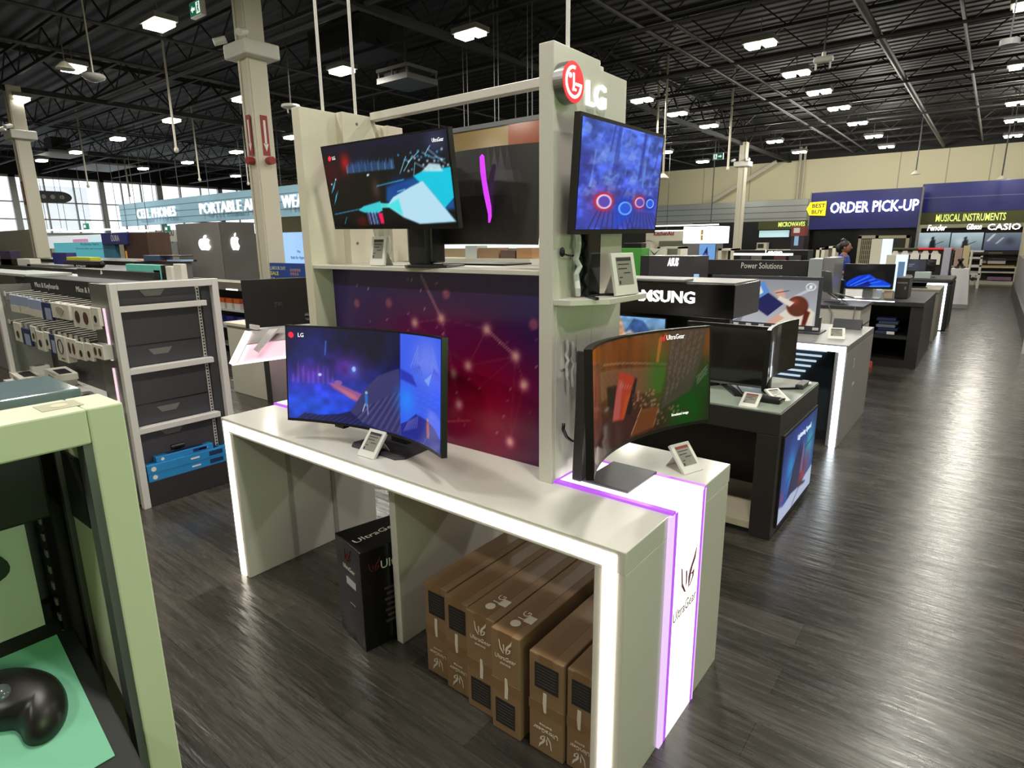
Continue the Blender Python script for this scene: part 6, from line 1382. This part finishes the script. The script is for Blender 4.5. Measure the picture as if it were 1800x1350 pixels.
for k, (xa, xb, yt, yb, c_, lab) in enumerate(((1737, 1762, 444, 448, (176, 160, 90), 'yellow keyboard case'), (1736, 1768, 455, 464, (206, 196, 200), 'white keyboard'), (1722, 1734, 456, 463, (150, 140, 130), 'grey small mixer'), (1724, 1783, 466, 472, (150, 122, 50), 'ochre keyboard carton'), (1735, 1778, 487, 493, (150, 110, 150), 'violet keyboard carton'))):
    xx = pdim(xa, xb, yt, yb, 28.45); o = obj('keyboard', MB().box(xx[0], xx[1], 28.45, 28.75, xx[2], xx[3]), mat('instrument_%d' % k, c_, .5), bev=.01); tag(o, lab+' on the shelves under the stage screens', 'instrument', 'instruments under the stage screens')
for k, (xa, xb) in enumerate(((1706, 1714), (1715, 1723))):
    xx = pdim(xa, xb, 483, 497, 27.6); t = thing('speaker', ('left', 'right')[k]+' cream cabinet speaker on the floor at the end of the aisle', 'speaker', (xx[0], 27.6, 0), 'cream speakers')
    obj('cabinet', MB().box(xx[0], xx[1], 27.6, 27.9, 0, .42), M_cream, t, bev=.01); obj('driver', MB().cyl(((xx[0]+xx[1])/2, 27.598, .22), ((xx[0]+xx[1])/2, 27.60, .22), .07), M_ink, t)
for k, (xa, xb, yt) in enumerate(((1677, 1690, 436), (1691, 1703, 432), (1704, 1708, 440))):
    xx = pdim(xa, xb, yt, 478, 24); o = obj('guitar_box', MB().box(xx[0], xx[1], 24, 24.3, 0, xx[3]), (mat('rose_tan_card', (176, 150, 138), .5), mat('cream_gold_card', (206, 190, 150), .4), M_cream)[k], bev=.01); tag(o, ('rose', 'cream gold lit', 'narrow cream')[k]+' upright carton behind the white pedestal', 'carton', 'upright cartons behind the pedestal')
rk2 = thing('white_rack', 'white open rack beside the keyboards at the end of the aisle', 'shelf unit', (-.6, 26, 0))
r_ = pdim(1690, 1724, 450, 498, 26.0); rm = MB()
for x_ in (r_[0], r_[1]-.06): rm.box(x_, x_+.06, 26, 26.06, 0, r_[3]); rm.box(x_, x_+.06, 26.5, 26.56, 0, r_[3])
obj('post', rm, M_lav, rk2)
for z_ in (.45, .72, .98, 1.2): obj('shelf', MB().box(r_[0], r_[1], 26, 26.56, z_, z_+.05), M_lav, rk2)
# middle display run with red and olive top edge and hanging cards
x0, x1, z0, z1 = pdim(1565, 1672, 436, 490, 19.5)
ru = thing('gondola_shelf', 'dark gondola with a red and olive top edge and a row of white hang cards', 'shelf unit', ((x0+x1)/2, 19.8, 0))
obj('back_panel', MB().box(x0, x1, 19.6, 19.9, 0, z1-.03), M_black, ru)
xm = pt(1614, 437, Y=19.5).x
obj('top_edge', MB().box(x0, xm, 19.5, 19.9, z1-.04, z1), M_olive, ru); obj('red_edge', MB().box(xm, x1, 19.49, 19.9, z1-.04, z1), mat('lit_red_edge', (200, 40, 34), .4, emit=.5), ru)
obj('plate', MB().box(xm-.5, xm+.1, 19.58, 19.6, z1-.16, z1-.10), M_grey, ru)
for k, xx in enumerate((1572, 1589, 1607, 1625, 1642)):
    q_ = pt(xx, 455, Y=19.5); o = obj('hang_card', MB(NY(q_.x, 19.56, q_.z-.15)).prism([(-.13, 0), (.13, 0), (.13, .26), (.07, .30), (.05, .36), (-.05, .36), (-.07, .30), (-.13, .26)], 0, .02), M_pkw); tag(o, '%s white hang card from the left under the red-edged shelf top' % ('first', 'second', 'third', 'fourth', 'fifth')[k], 'card', 'white hang cards')
# order counter glass case
x0, x1, z0, z1 = pdim(1506, 1595, 414, 475, 21)
gcse = thing('glass_case', 'framed display cage with a dark grid in front of the order counter', 'showcase', ((x0+x1)/2, 21.3, 0))
fr = MB()
for a in (x0, pt(1536, 440, Y=21).x, x1-.08): fr.box(a, a+.08, 21, 21.1, 0, z1)
fr.box(x0, x1, 21, 21.1, z1-.08, z1); obj('frame', fr, mat('taupe_frame', (150, 142, 118), .45), gcse)
gr = MB()
xg = pt(1536, 440, Y=21).x
for k in range(9): gr.box(x0+.1+k*(xg-x0)/9, x0+.12+k*(xg-x0)/9, 21.03, 21.05, .5, z1-.1)
for k in range(10): gr.box(x0, xg, 21.03, 21.05, .5+k*.14, .515+k*.14)
obj('grid', gr, mat('taupe_frame', (150, 142, 118), .45), gcse); obj('dark_back', MB().box(x0, x1, 21.5, 21.55, 0, z1-.05), mat('olive_dark', (42, 40, 30), .4), gcse)
# low cream displays left of the person
for k, (xa, xb, yt, Yd) in enumerate(((1434, 1449, 436, 15.5), (1450, 1468, 433, 16.5), (1262, 1290, 437, 12.8), (1155, 1196, 434, 13.2))):
    xx = pdim(xa, xb, yt, 460, Yd); t = thing('display_rack', ('first cream open rack left of the person in blue', 'second cream open rack left of the person in blue', 'cream open rack beside the glowing white cube', 'grey-framed open rack before the glowing white cube')[k], 'shelf unit', (xx[0], Yd, 0))
    fm = MB().box(xx[0], xx[0]+.07, Yd, Yd+.4, 0, xx[3]).box(xx[1]-.07, xx[1], Yd, Yd+.4, 0, xx[3]); obj('side_panel', fm, M_cream, t)
    for z_ in (.5, .8, 1.1, xx[3]-.04): obj('shelf', MB().box(xx[0], xx[1], Yd, Yd+.4, z_, z_+.04), M_cream, t)
# microwave bay and ribbed aluminium fascia
MY = 28.2
xa0, xa1 = -22.0, pt(1420, 360, Y=MY).x
zt0, zt1 = pt(1300, 396, Y=MY).z, pt(1300, 355, Y=MY).z
al = thing('fascia_band', 'long ribbed aluminium fascia band along the far wall left of the blue fascia', 'fascia', ((xa0+xa1)/2, MY, 0))
obj('band', MB().box(xa0, xa1, MY, MY+.3, zt0, zt1), M_aluband, al, bev=.01)
sm = MB()
for k in range(1, 4): z_ = zt0+(zt1-zt0)*k/4; sm.box(xa0, xa1, MY-.006, MY, z_-.015, z_+.015)
obj('groove', sm, mat('alu_groove', (104, 106, 104), .5), al)
obj('support_wall', MB().box(xa0, xa1, MY+.15, MY+.3, 0, zt0), mat('dark_grey_wall', (60, 60, 58), .6), al)  # plain dark grey wall below the band
xo0, xo1, zo0, zo1 = pdim(1333, 1424, 388, 403, 27.6)
mw = thing('hanging_sign', 'olive sign reading MICROWAVES beside the blue fascia', 'sign', ((xo0+xo1)/2, 27.6, 0))
obj('board', MB().box(xo0, xo1, 27.6, 27.75, zo0, zo1), M_olive, mw); la, lb = pt(1368, 398, Y=27.6), pt(1415, 395, Y=27.6)
obj('lettering', text_mb('MICROWAVES', .19, NY((la.x+lb.x)/2, 27.59, pt(1391, 398, Y=27.6).z), .006, width=lb.x-la.x, bold=.02), M_lime, mw); obj('back_wall', MB().box(xo0-3, xo1, 27.8, 27.9, 0, zo1), M_black, mw)
xp = pdim(1332, 1384, 405, 417, 27.5); o = obj('lit_backdrop', MB().box(xp[0], xp[1], 27.7, 27.8, xp[2], xp[3]), mat('pale_aqua_screen', (176, 210, 216), .4, emit=.7), mw)
obj('shelf', MB().box(xp[0], xo1-.1, 27.3, 27.8, xp[2]-.55, xp[2]-.5).box(xp[0], xo1-.1, 27.3, 27.8, 0, .9), M_cream, mw)
xx = pdim(1330, 1343, 421, 431, 27.3); zt_ = xp[2]-.5
t = thing('microwave', 'cream microwave oven on the far shelf under the olive sign', 'microwave', (xx[0], 27.4, zt_)); obj('case', MB().box(xx[0], xx[1]+.1, 27.35, 27.7, zt_, zt_+.28), M_cream, t); obj('window', MB().box(xx[0]+.04, xx[1]-.02, 27.345, 27.35, zt_+.05, zt_+.23), M_ink, t)
xx = pdim(1390, 1404, 400, 458, 22); t = thing('vending_kiosk', 'dark violet upright kiosk with a small lit screen below the olive sign', 'kiosk', (xx[0], 22.2, 0)); obj('body', MB().box(xx[0], xx[1]+.15, 22, 22.4, 0, xx[3]), mat('dark_violet', (44, 36, 48), .4), t)
zz = pt(1398, 425, Y=22).z; obj('screen', MB().box(xx[0]+.1, xx[1]-.02, 21.99, 22, zz-.12, zz+.2), mat('kiosk_screen', (120, 150, 180), .3, emit=.7), t); zz = pt(1398, 404, Y=22).z; obj('top_sign', MB().box(xx[0]-.02, xx[1]+.16, 21.98, 22.4, zz-.2, zz+.12), mat('brick_red_panel', (130, 56, 50), .5), t)
obj('white_label', MB().box(xx[0]+.06, xx[1], 21.97, 21.98, zz-.1, zz+.06), M_paper, t)
# strip lights and kitchen front beneath the band
for k, yy in enumerate((395, 404)):
    ys_ = 22.5+.5*k; xx = pdim(1150, 1262, yy, yy+3, ys_); o = obj('strip_light', MB().box(xx[0], xx[1], ys_, ys_+.1, xx[3]-.04, xx[3]), M_litstrip); tag(o, ('upper', 'lower')[k]+' long white strip light under the ribbed band by the upright screen', 'strip light', 'strip lights under the ribbed band')
    obj('hanger', MB().cyl((xx[0]+.5, ys_+.05, xx[3]), (xx[0]+.5, ys_+.05, 6.0), .01, n=5).cyl((xx[1]-.3, ys_+.05, xx[3]), (xx[1]-.3, ys_+.05, 6.0), .01, n=5), M_pipe, o)
xx = pdim(1135, 1205, 407, 442, 20.5); t = thing('shop_front', 'pale appliance showroom bay with small red lettering under the strip lights', 'wall display', (xx[0], 20.6, 0))
obj('fascia', MB().box(xx[0], xx[1]+.2, 20.5, 20.6, xx[3]-.32, xx[3]), M_cream, t); q_ = pt(1165, 411, Y=20.4); obj('lettering', text_mb('KitchenAid', .14, NY(q_.x, 20.49, q_.z-.05), .006, width=.75, bold=.02), M_red, t)
obj('back_wall', MB().box(xx[0], xx[1]+.2, 21.2, 21.3, 0, xx[3]-.3), mat('sage_wall', (140, 146, 128), .5), t); obj('counter', MB().box(xx[0], xx[1]+.2, 20.7, 21.2, 0, .95), M_slate, t); obj('side_wall', MB().box(xx[0], xx[0]+.2, 20.5, 21.2, 0, xx[3]-.3), M_cream, t)
# roof brace
br = MB(); a = pt(1250, 355, Y=29.7); b = pt(1366, 284, Y=29.7)
br.cyl(a, b, .11, n=4)
struct('trim_%d' % tn, br, M_col); tn += 1
for k, (xa, r_) in enumerate(((1404, .06), (1412, .05))): q_ = pt(xa, 300, Y=29.8); struct('trim_%d' % tn, MB().cyl((q_.x, 29.9, 2.9), (q_.x, 29.9, 5.6), r_, n=8), M_col); tn += 1
# right-hand side of the aisle
rs = thing('appliance_run', 'dark based shelf run with white end panels along the right edge of the aisle', 'shelf unit', (1.0, 15, 0))
obj('base', MB().box(.56, 1.4, 11.7, 24, 0, .35), M_charcoal, rs); obj('body', MB().box(.60, 1.4, 11.8, 24, .35, 1.15), M_grey, rs); obj('end_panel', MB().box(.52, 1.4, 11.62, 11.7, 0, 1.15), M_lav, rs)
obj('far_wall', MB().box(.66, .8, 24, 27.4, 0, 3.0), mat('cream_bay_side', (206, 196, 166), .5), rs)
cbx = thing('floor_carton', 'orange-brown carton corner on the floor at the right edge', 'carton', (.55, 3.7, 0)); obj('box', MB(Matrix.Translation((.33, 3.45, 0)) @ Matrix.Rotation(-.12, 4, 'Z')).box(0, .5, 0, .6, 0, .34), mat('orange_cardboard', (176, 116, 66), .7), cbx, bev=.004); obj('tape', MB(Matrix.Translation((.33, 3.45, 0)) @ Matrix.Rotation(-.12, 4, 'Z')).box(.22, .28, 0, .6, .34, .341), M_tape, cbx)

# ================================================================ the person in blue
def person():
    P0 = pt(1479, 470, Y=13.45); z0 = 0; x, y = P0.x, 13.45
    top = pt(1480, 424, Y=13.45).z
    k = top/1.72
    t = thing('person', 'person in a blue shirt with dark tied-back hair standing among the far tables', 'person', (x, y, 0))
    J = {'pel': (0, 0, .95), 'wai': (0, 0, 1.08), 'che': (.01, 0, 1.28), 'nec': (.02, 0, 1.46), 'he': (.03, 0, 1.52), 'lsh': (.01, -.17, 1.38), 'rsh': (.01, .17, 1.38), 'lel': (-.02, -.21, 1.12), 'rel': (.06, .21, 1.12), 'lha': (.22, -.20, 1.06), 'rha': (.28, .17, 1.10), 'lhf': (.30, -.19, 1.07), 'rhf': (.36, .16, 1.12),
         'lhi': (0, -.09, .92), 'rhi': (0, .09, .92), 'lkn': (.02, -.1, .5), 'rkn': (.02, .1, .5), 'lan': (0, -.1, .08), 'ran': (0, .1, .08), 'lto': (.15, -.1, .03), 'rto': (.15, .1, .03)}
    R_ = {'pel': .145, 'wai': .125, 'che': .15, 'nec': .06, 'he': .06, 'lsh': .07, 'rsh': .07, 'lel': .05, 'rel': .05, 'lha': .032, 'rha': .032, 'lhf': .03, 'rhf': .03, 'lhi': .095, 'rhi': .095, 'lkn': .065, 'rkn': .065, 'lan': .045, 'ran': .045, 'lto': .035, 'rto': .035}
    E_ = [('pel', 'wai'), ('wai', 'che'), ('che', 'nec'), ('nec', 'he'), ('che', 'lsh'), ('che', 'rsh'), ('lsh', 'lel'), ('rsh', 'rel'), ('lel', 'lha'), ('rel', 'rha'), ('lha', 'lhf'), ('rha', 'rhf'), ('pel', 'lhi'), ('pel', 'rhi'), ('lhi', 'lkn'), ('rhi', 'rkn'), ('lkn', 'lan'), ('rkn', 'ran'), ('lan', 'lto'), ('ran', 'rto')]
    names = list(J); ix = {n: i for i, n in enumerate(names)}
    def skin(nm, keep, grow, m):
        ns = [n for n in names if n in keep]; ii = {n: i for i, n in enumerate(ns)}
        me = bpy.data.meshes.new(nm); me.from_pydata([tuple(Vector(J[n])*k) for n in ns], [(ii[a], ii[b]) for a, b in E_ if a in ii and b in ii], [])
        o = bpy.data.objects.new(nm, me); COL.objects.link(o); o.parent = t
        md = o.modifiers.new('s', 'SKIN')
        for i, n in enumerate(ns): me.skin_vertices[0].data[i].radius = (R_[n]*k+grow, R_[n]*k+grow)
        me.skin_vertices[0].data[0].use_root = True
        sb_ = o.modifiers.new('u', 'SUBSURF'); sb_.levels = 1; sb_.render_levels = 2
        me.materials.append(m); return o
    sk = mat('skin', (146, 100, 78), .5)
    body = skin('body', set(names), 0, sk)
    skin('shirt', {'pel', 'wai', 'che', 'lsh', 'rsh', 'lel', 'rel'}, .03, mat('blue_shirt', (30, 62, 160), .7))
    skin('trousers', {'pel', 'lhi', 'rhi', 'lkn', 'rkn', 'lan', 'ran'}, .012, mat('lavender_trousers', (150, 160, 200), .7))
    ORG[t.name] = Vector((0, 0, 0))
    hd = MB().ell((.045*k, 0, 1.60*k), .095*k, .075*k, .115*k, 16, 12).ell((.145*k, 0, 1.585*k), .018*k, .012*k, .02*k, 8, 6)
    for s in (-1, 1): hd.ell((.03*k, s*.078*k, 1.59*k), .02*k, .01*k, .028*k, 8, 6)
    obj('head', hd, sk, t, smooth=True)
    hr = MB().ell((.015*k, 0, 1.635*k), .105*k, .088*k, .105*k, 16, 12).ell((-.085*k, 0, 1.58*k), .06*k, .05*k, .09*k, 12, 8).ell((-.02*k, 0, 1.735*k), .05*k, .045*k, .04*k, 12, 8)
    obj('hair', hr, mat('dark_hair', (24, 19, 18), .5), t, smooth=True)
    ey = MB()
    for s in (-1, 1): ey.ell((.128*k, s*.03*k, 1.61*k), .008, .010, .006, 8, 5)
    ey.ell((.13*k, 0, 1.54*k), .008, .02, .004, 8, 5); obj('face_features', ey, M_ink, t)
    fg = MB()
    for s, hx, hy, hz in ((-1, .30, -.19, 1.07), (1, .36, .16, 1.12)):
        for j in range(4): fg.tube([((hx+.02)*k, (hy-.022+.015*j)*k, hz*k), ((hx+.07)*k, (hy-.022+.015*j)*k, (hz-.005)*k), ((hx+.095-.006*abs(j-1.5))*k, (hy-.022+.015*j)*k, (hz-.03)*k)], .008, 6)
        fg.tube([((hx)*k, (hy-.03*s)*k, (hz+.01)*k), ((hx+.05)*k, (hy-.045*s)*k, (hz+.02)*k)], .009, 6)
    obj('fingers', fg, sk, t, smooth=True)
    ORG[t.name] = Vector((x, y, 0))
person()

# ================================================================ things hung from the roof
def drop(name, label, cat, px_, ptop, pbot, Z=None, Y=None, r=.012, head=None, m=None):
    top = pt(px_, ptop, Z=5.25) if Y is None else pt(px_, ptop, Y=Y)
    Yd = top.y; bot = pt(px_, pbot, Y=Yd)
    t = thing(name, label, cat, (top.x, Yd, bot.z))
    obj('pole', MB().cyl((top.x, Yd, bot.z), (top.x, Yd, 6.0), r, n=8), m or M_col, t)
    if head: head(t, Vector((top.x, Yd, bot.z)))
    return t
def tip(t, p): obj('tip', MB().ell(p, .045, .045, .06, 10, 7), M_col, t, smooth=True)
def dome(t, p): obj('camera_dome', MB().lathe([(.02, .02), (.16, .0), (.17, -.03), (.14, -.07), (.05, -.11), (.0, -.115)], p, 20), mat('smoked_dome', (150, 150, 146), .2), t, smooth=True)
def spot(t, p): obj('cone_shade', MB().lathe([(.015, .05), (.05, .03), (.13, -.05), (.135, -.07), (.0, -.07)], p, 16), M_col, t)
def ap(t, p): o_ = obj('antenna_body', MB().box(p.x-.14, p.x+.14, p.y-.06, p.y+.06, p.z-.09, p.z), M_paper, t, bev=.03); obj('antenna', MB().cyl((p.x-.1, p.y, p.z-.09), (p.x-.1, p.y, p.z-.18), .015).cyl((p.x+.1, p.y, p.z-.09), (p.x+.1, p.y, p.z-.18), .015), M_paper, o_); obj('neck', MB().cyl(p, p+Vector((0, 0, .06)), .03), M_paper, t)
def disc(t, p): o_ = obj('antenna_disc', MB().lathe([(.02, .05), (.16, .02), (.17, -.01), (.16, -.03), (0, -.035)], p, 18), M_paper, t); obj('antenna', MB().cyl(p+Vector((-.1, 0, -.03)), p+Vector((-.1, 0, -.11)), .012).cyl(p+Vector((-.03, -.05, -.03)), p+Vector((-.03, -.05, -.11)), .012).cyl(p+Vector((.05, 0, -.03)), p+Vector((.05, 0, -.11)), .012).cyl(p+Vector((.12, 0, -.03)), p+Vector((.12, 0, -.11)), .012), M_paper, o_)
drop('camera_pole', 'hanging pole with a smoked camera dome at the upper left', 'camera', 162, 118, 132, Y=4.2, head=dome)
drop('spot_pole', 'hanging pole with a cone shaped spot left of the camera dome', 'hanging lamp', 105, 60, 118, Y=3.9, head=spot, m=M_pipe, r=.008)
drop('sensor_pole', 'white hanging pole ending in a small tip left of the tall column', 'hanging pole', 290, 110, 268, head=tip, r=.022)
drop('sensor_pole', 'thin white hanging pole over the blue header between two lamps', 'hanging pole', 338, 210, 318, head=tip, r=.022)
drop('sensor_pole', 'thin white hanging pole just left of the tall column', 'hanging pole', 426, 225, 324, head=tip, r=.02)
drop('sensor_pole', 'hanging pole before the entrance windows at the left', 'hanging pole', 140, 236, 330, head=tip, r=.025)
drop('sensor_pole', 'hanging pole at the left end of the blue header', 'hanging pole', 221, 296, 345, head=tip, r=.03)
drop('network_antenna', 'white round network antenna hanging left of the island pylon', 'antenna', 497, 25, 190, Y=7.0, head=disc, m=M_pipe, r=.012)
drop('network_antenna', 'white box network antenna hanging from the roof at the upper right', 'antenna', 1455, 30, 98, Y=11.0, head=ap, m=M_pipe, r=.01)
drop('sensor_pole', 'long white hanging pole between the lamps right of the red disc sign', 'hanging pole', 1288, 170, 296, Y=17.0, head=tip, r=.03)
drop('sensor_pole', 'white hanging pole with a cone head right of the upright screen', 'hanging pole', 1170, 210, 308, Y=14, head=spot, r=.025)
drop('sensor_pole', 'short white hanging pole near the upper edge of the upright screen', 'hanging pole', 1156, 210, 240, Y=16, r=.03)
for k, (x, a, b, Yd) in enumerate(((1618, 243, 302, 24), (1772, 245, 311, 25))): drop('spot_pole', ('left', 'right')[k]+' thin drop with a flat cone over the blue fascias', 'hanging lamp', x, a, b, Y=Yd, head=spot, m=M_pipe, r=.02)
t = thing('drum_lamp', 'small dark ring lamp up at the right edge of the roof', 'ceiling lamp', tuple(pt(1774, 80, Y=9.0))); q_ = pt(1774, 80, Y=9.0); obj('ring', MB().lathe([(.07, 0), (.09, 0), (.09, .06), (.07, .06)], q_, 20), M_grey, t); obj('stem', MB().cyl(q_+Vector((0, 0, .06)), (q_.x, q_.y, 6.0), .008), M_pipe, t)
# suspension poles of the island
for k, (x, y, Yy, lab) in enumerate(((-2.49, 0, 1.80, 'white suspension pole rising from the left pylon of the island to the roof'), (-2.435, 0, 1.94, 'second white suspension pole rising from the left pylon, nearer the shelf'), (-1.158, 0, 1.78, 'white suspension pole rising from the sign pylon to the roof'))):
    o = obj('suspension_pole', MB().cyl((x, Yy, 2.281 if k < 2 else 2.288), (x, Yy, 6.0), .007, n=8), M_lav); tag(o, lab, 'pole')
# exit signs
def exit_sign(label, p, face, s=1.0, right=False):
    t = thing('exit_sign', label, 'exit sign', tuple(p))
    M = face(p.x, p.y, p.z)
    obj('box', MB(M).box(-.18*s, .18*s, -.11*s, .11*s, -.08*s, 0), M_paper, t, bev=.006)
    obj('green_face', MB(M).box(-.165*s, .165*s, -.095*s, .095*s, 0, .002), mat('exit_green', (22, 110, 84), .4, emit=.5), t)
    k = -1 if right else 1
    m_ = MB(M).prism([(-k*.14*s, 0), (-k*.08*s, .05*s), (-k*.08*s, .02*s), (-k*.01*s, .02*s), (-k*.01*s, -.02*s), (-k*.08*s, -.02*s), (-k*.08*s, -.05*s)], .002, .004)
    m_.box(k*.03*s if k > 0 else -.15*s, k*.15*s if k > 0 else -.03*s, -.08*s, .08*s, .002, .003); m_.box(-.2*s if False else k*.05*s, k*.052*s, 0, 0, .002, .003) if False else None
    obj('arrow_mark', m_, mat('exit_white', (230, 246, 238), .4, emit=.9), t)
    fig = MB(M).cyl((k*.10*s, .055*s, .003), (k*.10*s, .055*s, .005), .018*s, n=10).prism([(k*.07*s, .03*s), (k*.12*s, .035*s), (k*.10*s, -.01*s), (k*.13*s, -.06*s), (k*.11*s, -.07*s), (k*.085*s, -.02*s), (k*.06*s, -.06*s), (k*.045*s, -.05*s), (k*.075*s, .0)], .003, .005)
    obj('running_figure', fig, mat('exit_green', (22, 110, 84), .4), t)
    obj('rod', MB().cyl((p.x, p.y+.02, p.z+.1*s), (p.x, p.y+.02, 6.0), .01, n=6), M_pipe, t)
exit_sign('green exit sign with a left arrow hanging near the top left lamps', pt(343, 15, Y=5.0), NY, .95)
exit_sign('distant green exit sign hanging right of the upright screen', pt(1262, 275, Y=22), NY, 1.0, True)
for k, (x, y, Yy) in enumerate(((149, 398, 9.4), (292, 402, 11.5))):
    q_ = pt(x, y, Y=Yy); t = thing('exit_sign', ('small green exit sign above the teal banner', 'small green exit sign above the thank you sign')[k], 'exit sign', tuple(q_)); obj('green_face', MB().box(q_.x-.2, q_.x+.2, q_.y, q_.y+.1, q_.z-.12, q_.z+.12), mat('exit_green', (22, 110, 84), .4), t, bev=.02); obj('arrow_mark', MB().box(q_.x-.1, q_.x+.1, q_.y-.003, q_.y, q_.z-.05, q_.z+.05), mat('exit_white', (230, 246, 238), .4), t); obj('rod', MB().cyl((q_.x, q_.y+.05, q_.z+.12), (q_.x, q_.y+.05, 6.0), .01, n=5), M_pipe, t)
# roof units
M_unit = mat('dark_unit', (44, 44, 45), .6); M_unitl = mat('grey_unit', (96, 96, 96), .5)
a = pt(568, 100, Z=5.35); u = thing('air_unit', 'large dark air handling unit under the roof above the tilted monitor', 'air unit', (a.x, a.y, 5.3))
obj('casing', MB().box(a.x-.2, a.x+1.5, a.y-.2, a.y+.9, 5.3, 5.8), M_unit, u, bev=.02); obj('grille', MB().box(a.x-.1, a.x+1.4, a.y-.204, a.y-.2, 5.38, 5.7), M_blk2, u)
a = pt(662, 140, Z=4.75); u = thing('air_diffuser', 'grey square air diffuser hanging above the island rail', 'air unit', (a.x, a.y, 4.6))
obj('casing', MB().box(a.x, a.x+.85, a.y, a.y+.8, 4.66, 4.76).box(a.x, a.x+.85, a.y, a.y+.8, 4.86, 4.92), M_unitl, u); obj('core', MB().box(a.x+.1, a.x+.75, a.y+.1, a.y+.7, 4.76, 4.86), M_black, u); ps_ = MB()
for dx, dy in ((.02, .02), (.80, .02), (.02, .76), (.80, .76), (.40, .02)): ps_.box(a.x+dx, a.x+dx+.03, a.y+dy, a.y+dy+.03, 4.76, 4.86)
obj('corner_post', ps_, M_unitl, u); obj('hanger', MB().cyl((a.x+.4, a.y+.4, 4.92), (a.x+.4, a.y+.4, 6.0), .02), M_pipe, u)
a = pt(60, 268, Z=5.1); u = thing('air_diffuser', 'wide pale air diffuser plate above the lamp nearest the far left column', 'air unit', (a.x, a.y, 5.0)); obj('plate', MB().box(a.x-.3, a.x+1.6, a.y, a.y+1.2, 5.0, 5.08), M_unitl, u); obj('neck', MB().box(a.x+.2, a.x+1.0, a.y+.3, a.y+.9, 5.08, 5.6), M_unit, u)
a = pt(130, 292, Z=5.05); u = thing('air_diffuser', 'flat grey air diffuser plate before the entrance windows', 'air unit', (a.x, a.y, 5.0)); obj('plate', MB().box(a.x-.8, a.x+2.2, a.y, a.y+1.6, 4.98, 5.06), M_unitl, u); obj('neck', MB().box(a.x+.2, a.x+1.0, a.y+.3, a.y+.9, 5.06, 5.6), M_unit, u)
# invented screen out of view, built to stand behind the added green lamp
t = thing('display_screen', 'added pale green display screen on a black stand across the aisle, out of view', 'screen', (2.68, .9, 0))
obj('casing', MB().box(2.63, 2.70, .05, 1.75, 1.15, 2.25), M_black, t, bev=.01); obj('screen', MB().box(2.622, 2.63, .09, 1.71, 1.19, 2.21), mat('added_green_glow', (170, 230, 140), .2, emit=1.0), t)
obj('stand', MB().box(2.64, 2.70, .8, 1.0, 0, 1.2).box(2.45, 2.9, .5, 1.3, 0, .03), M_black, t)
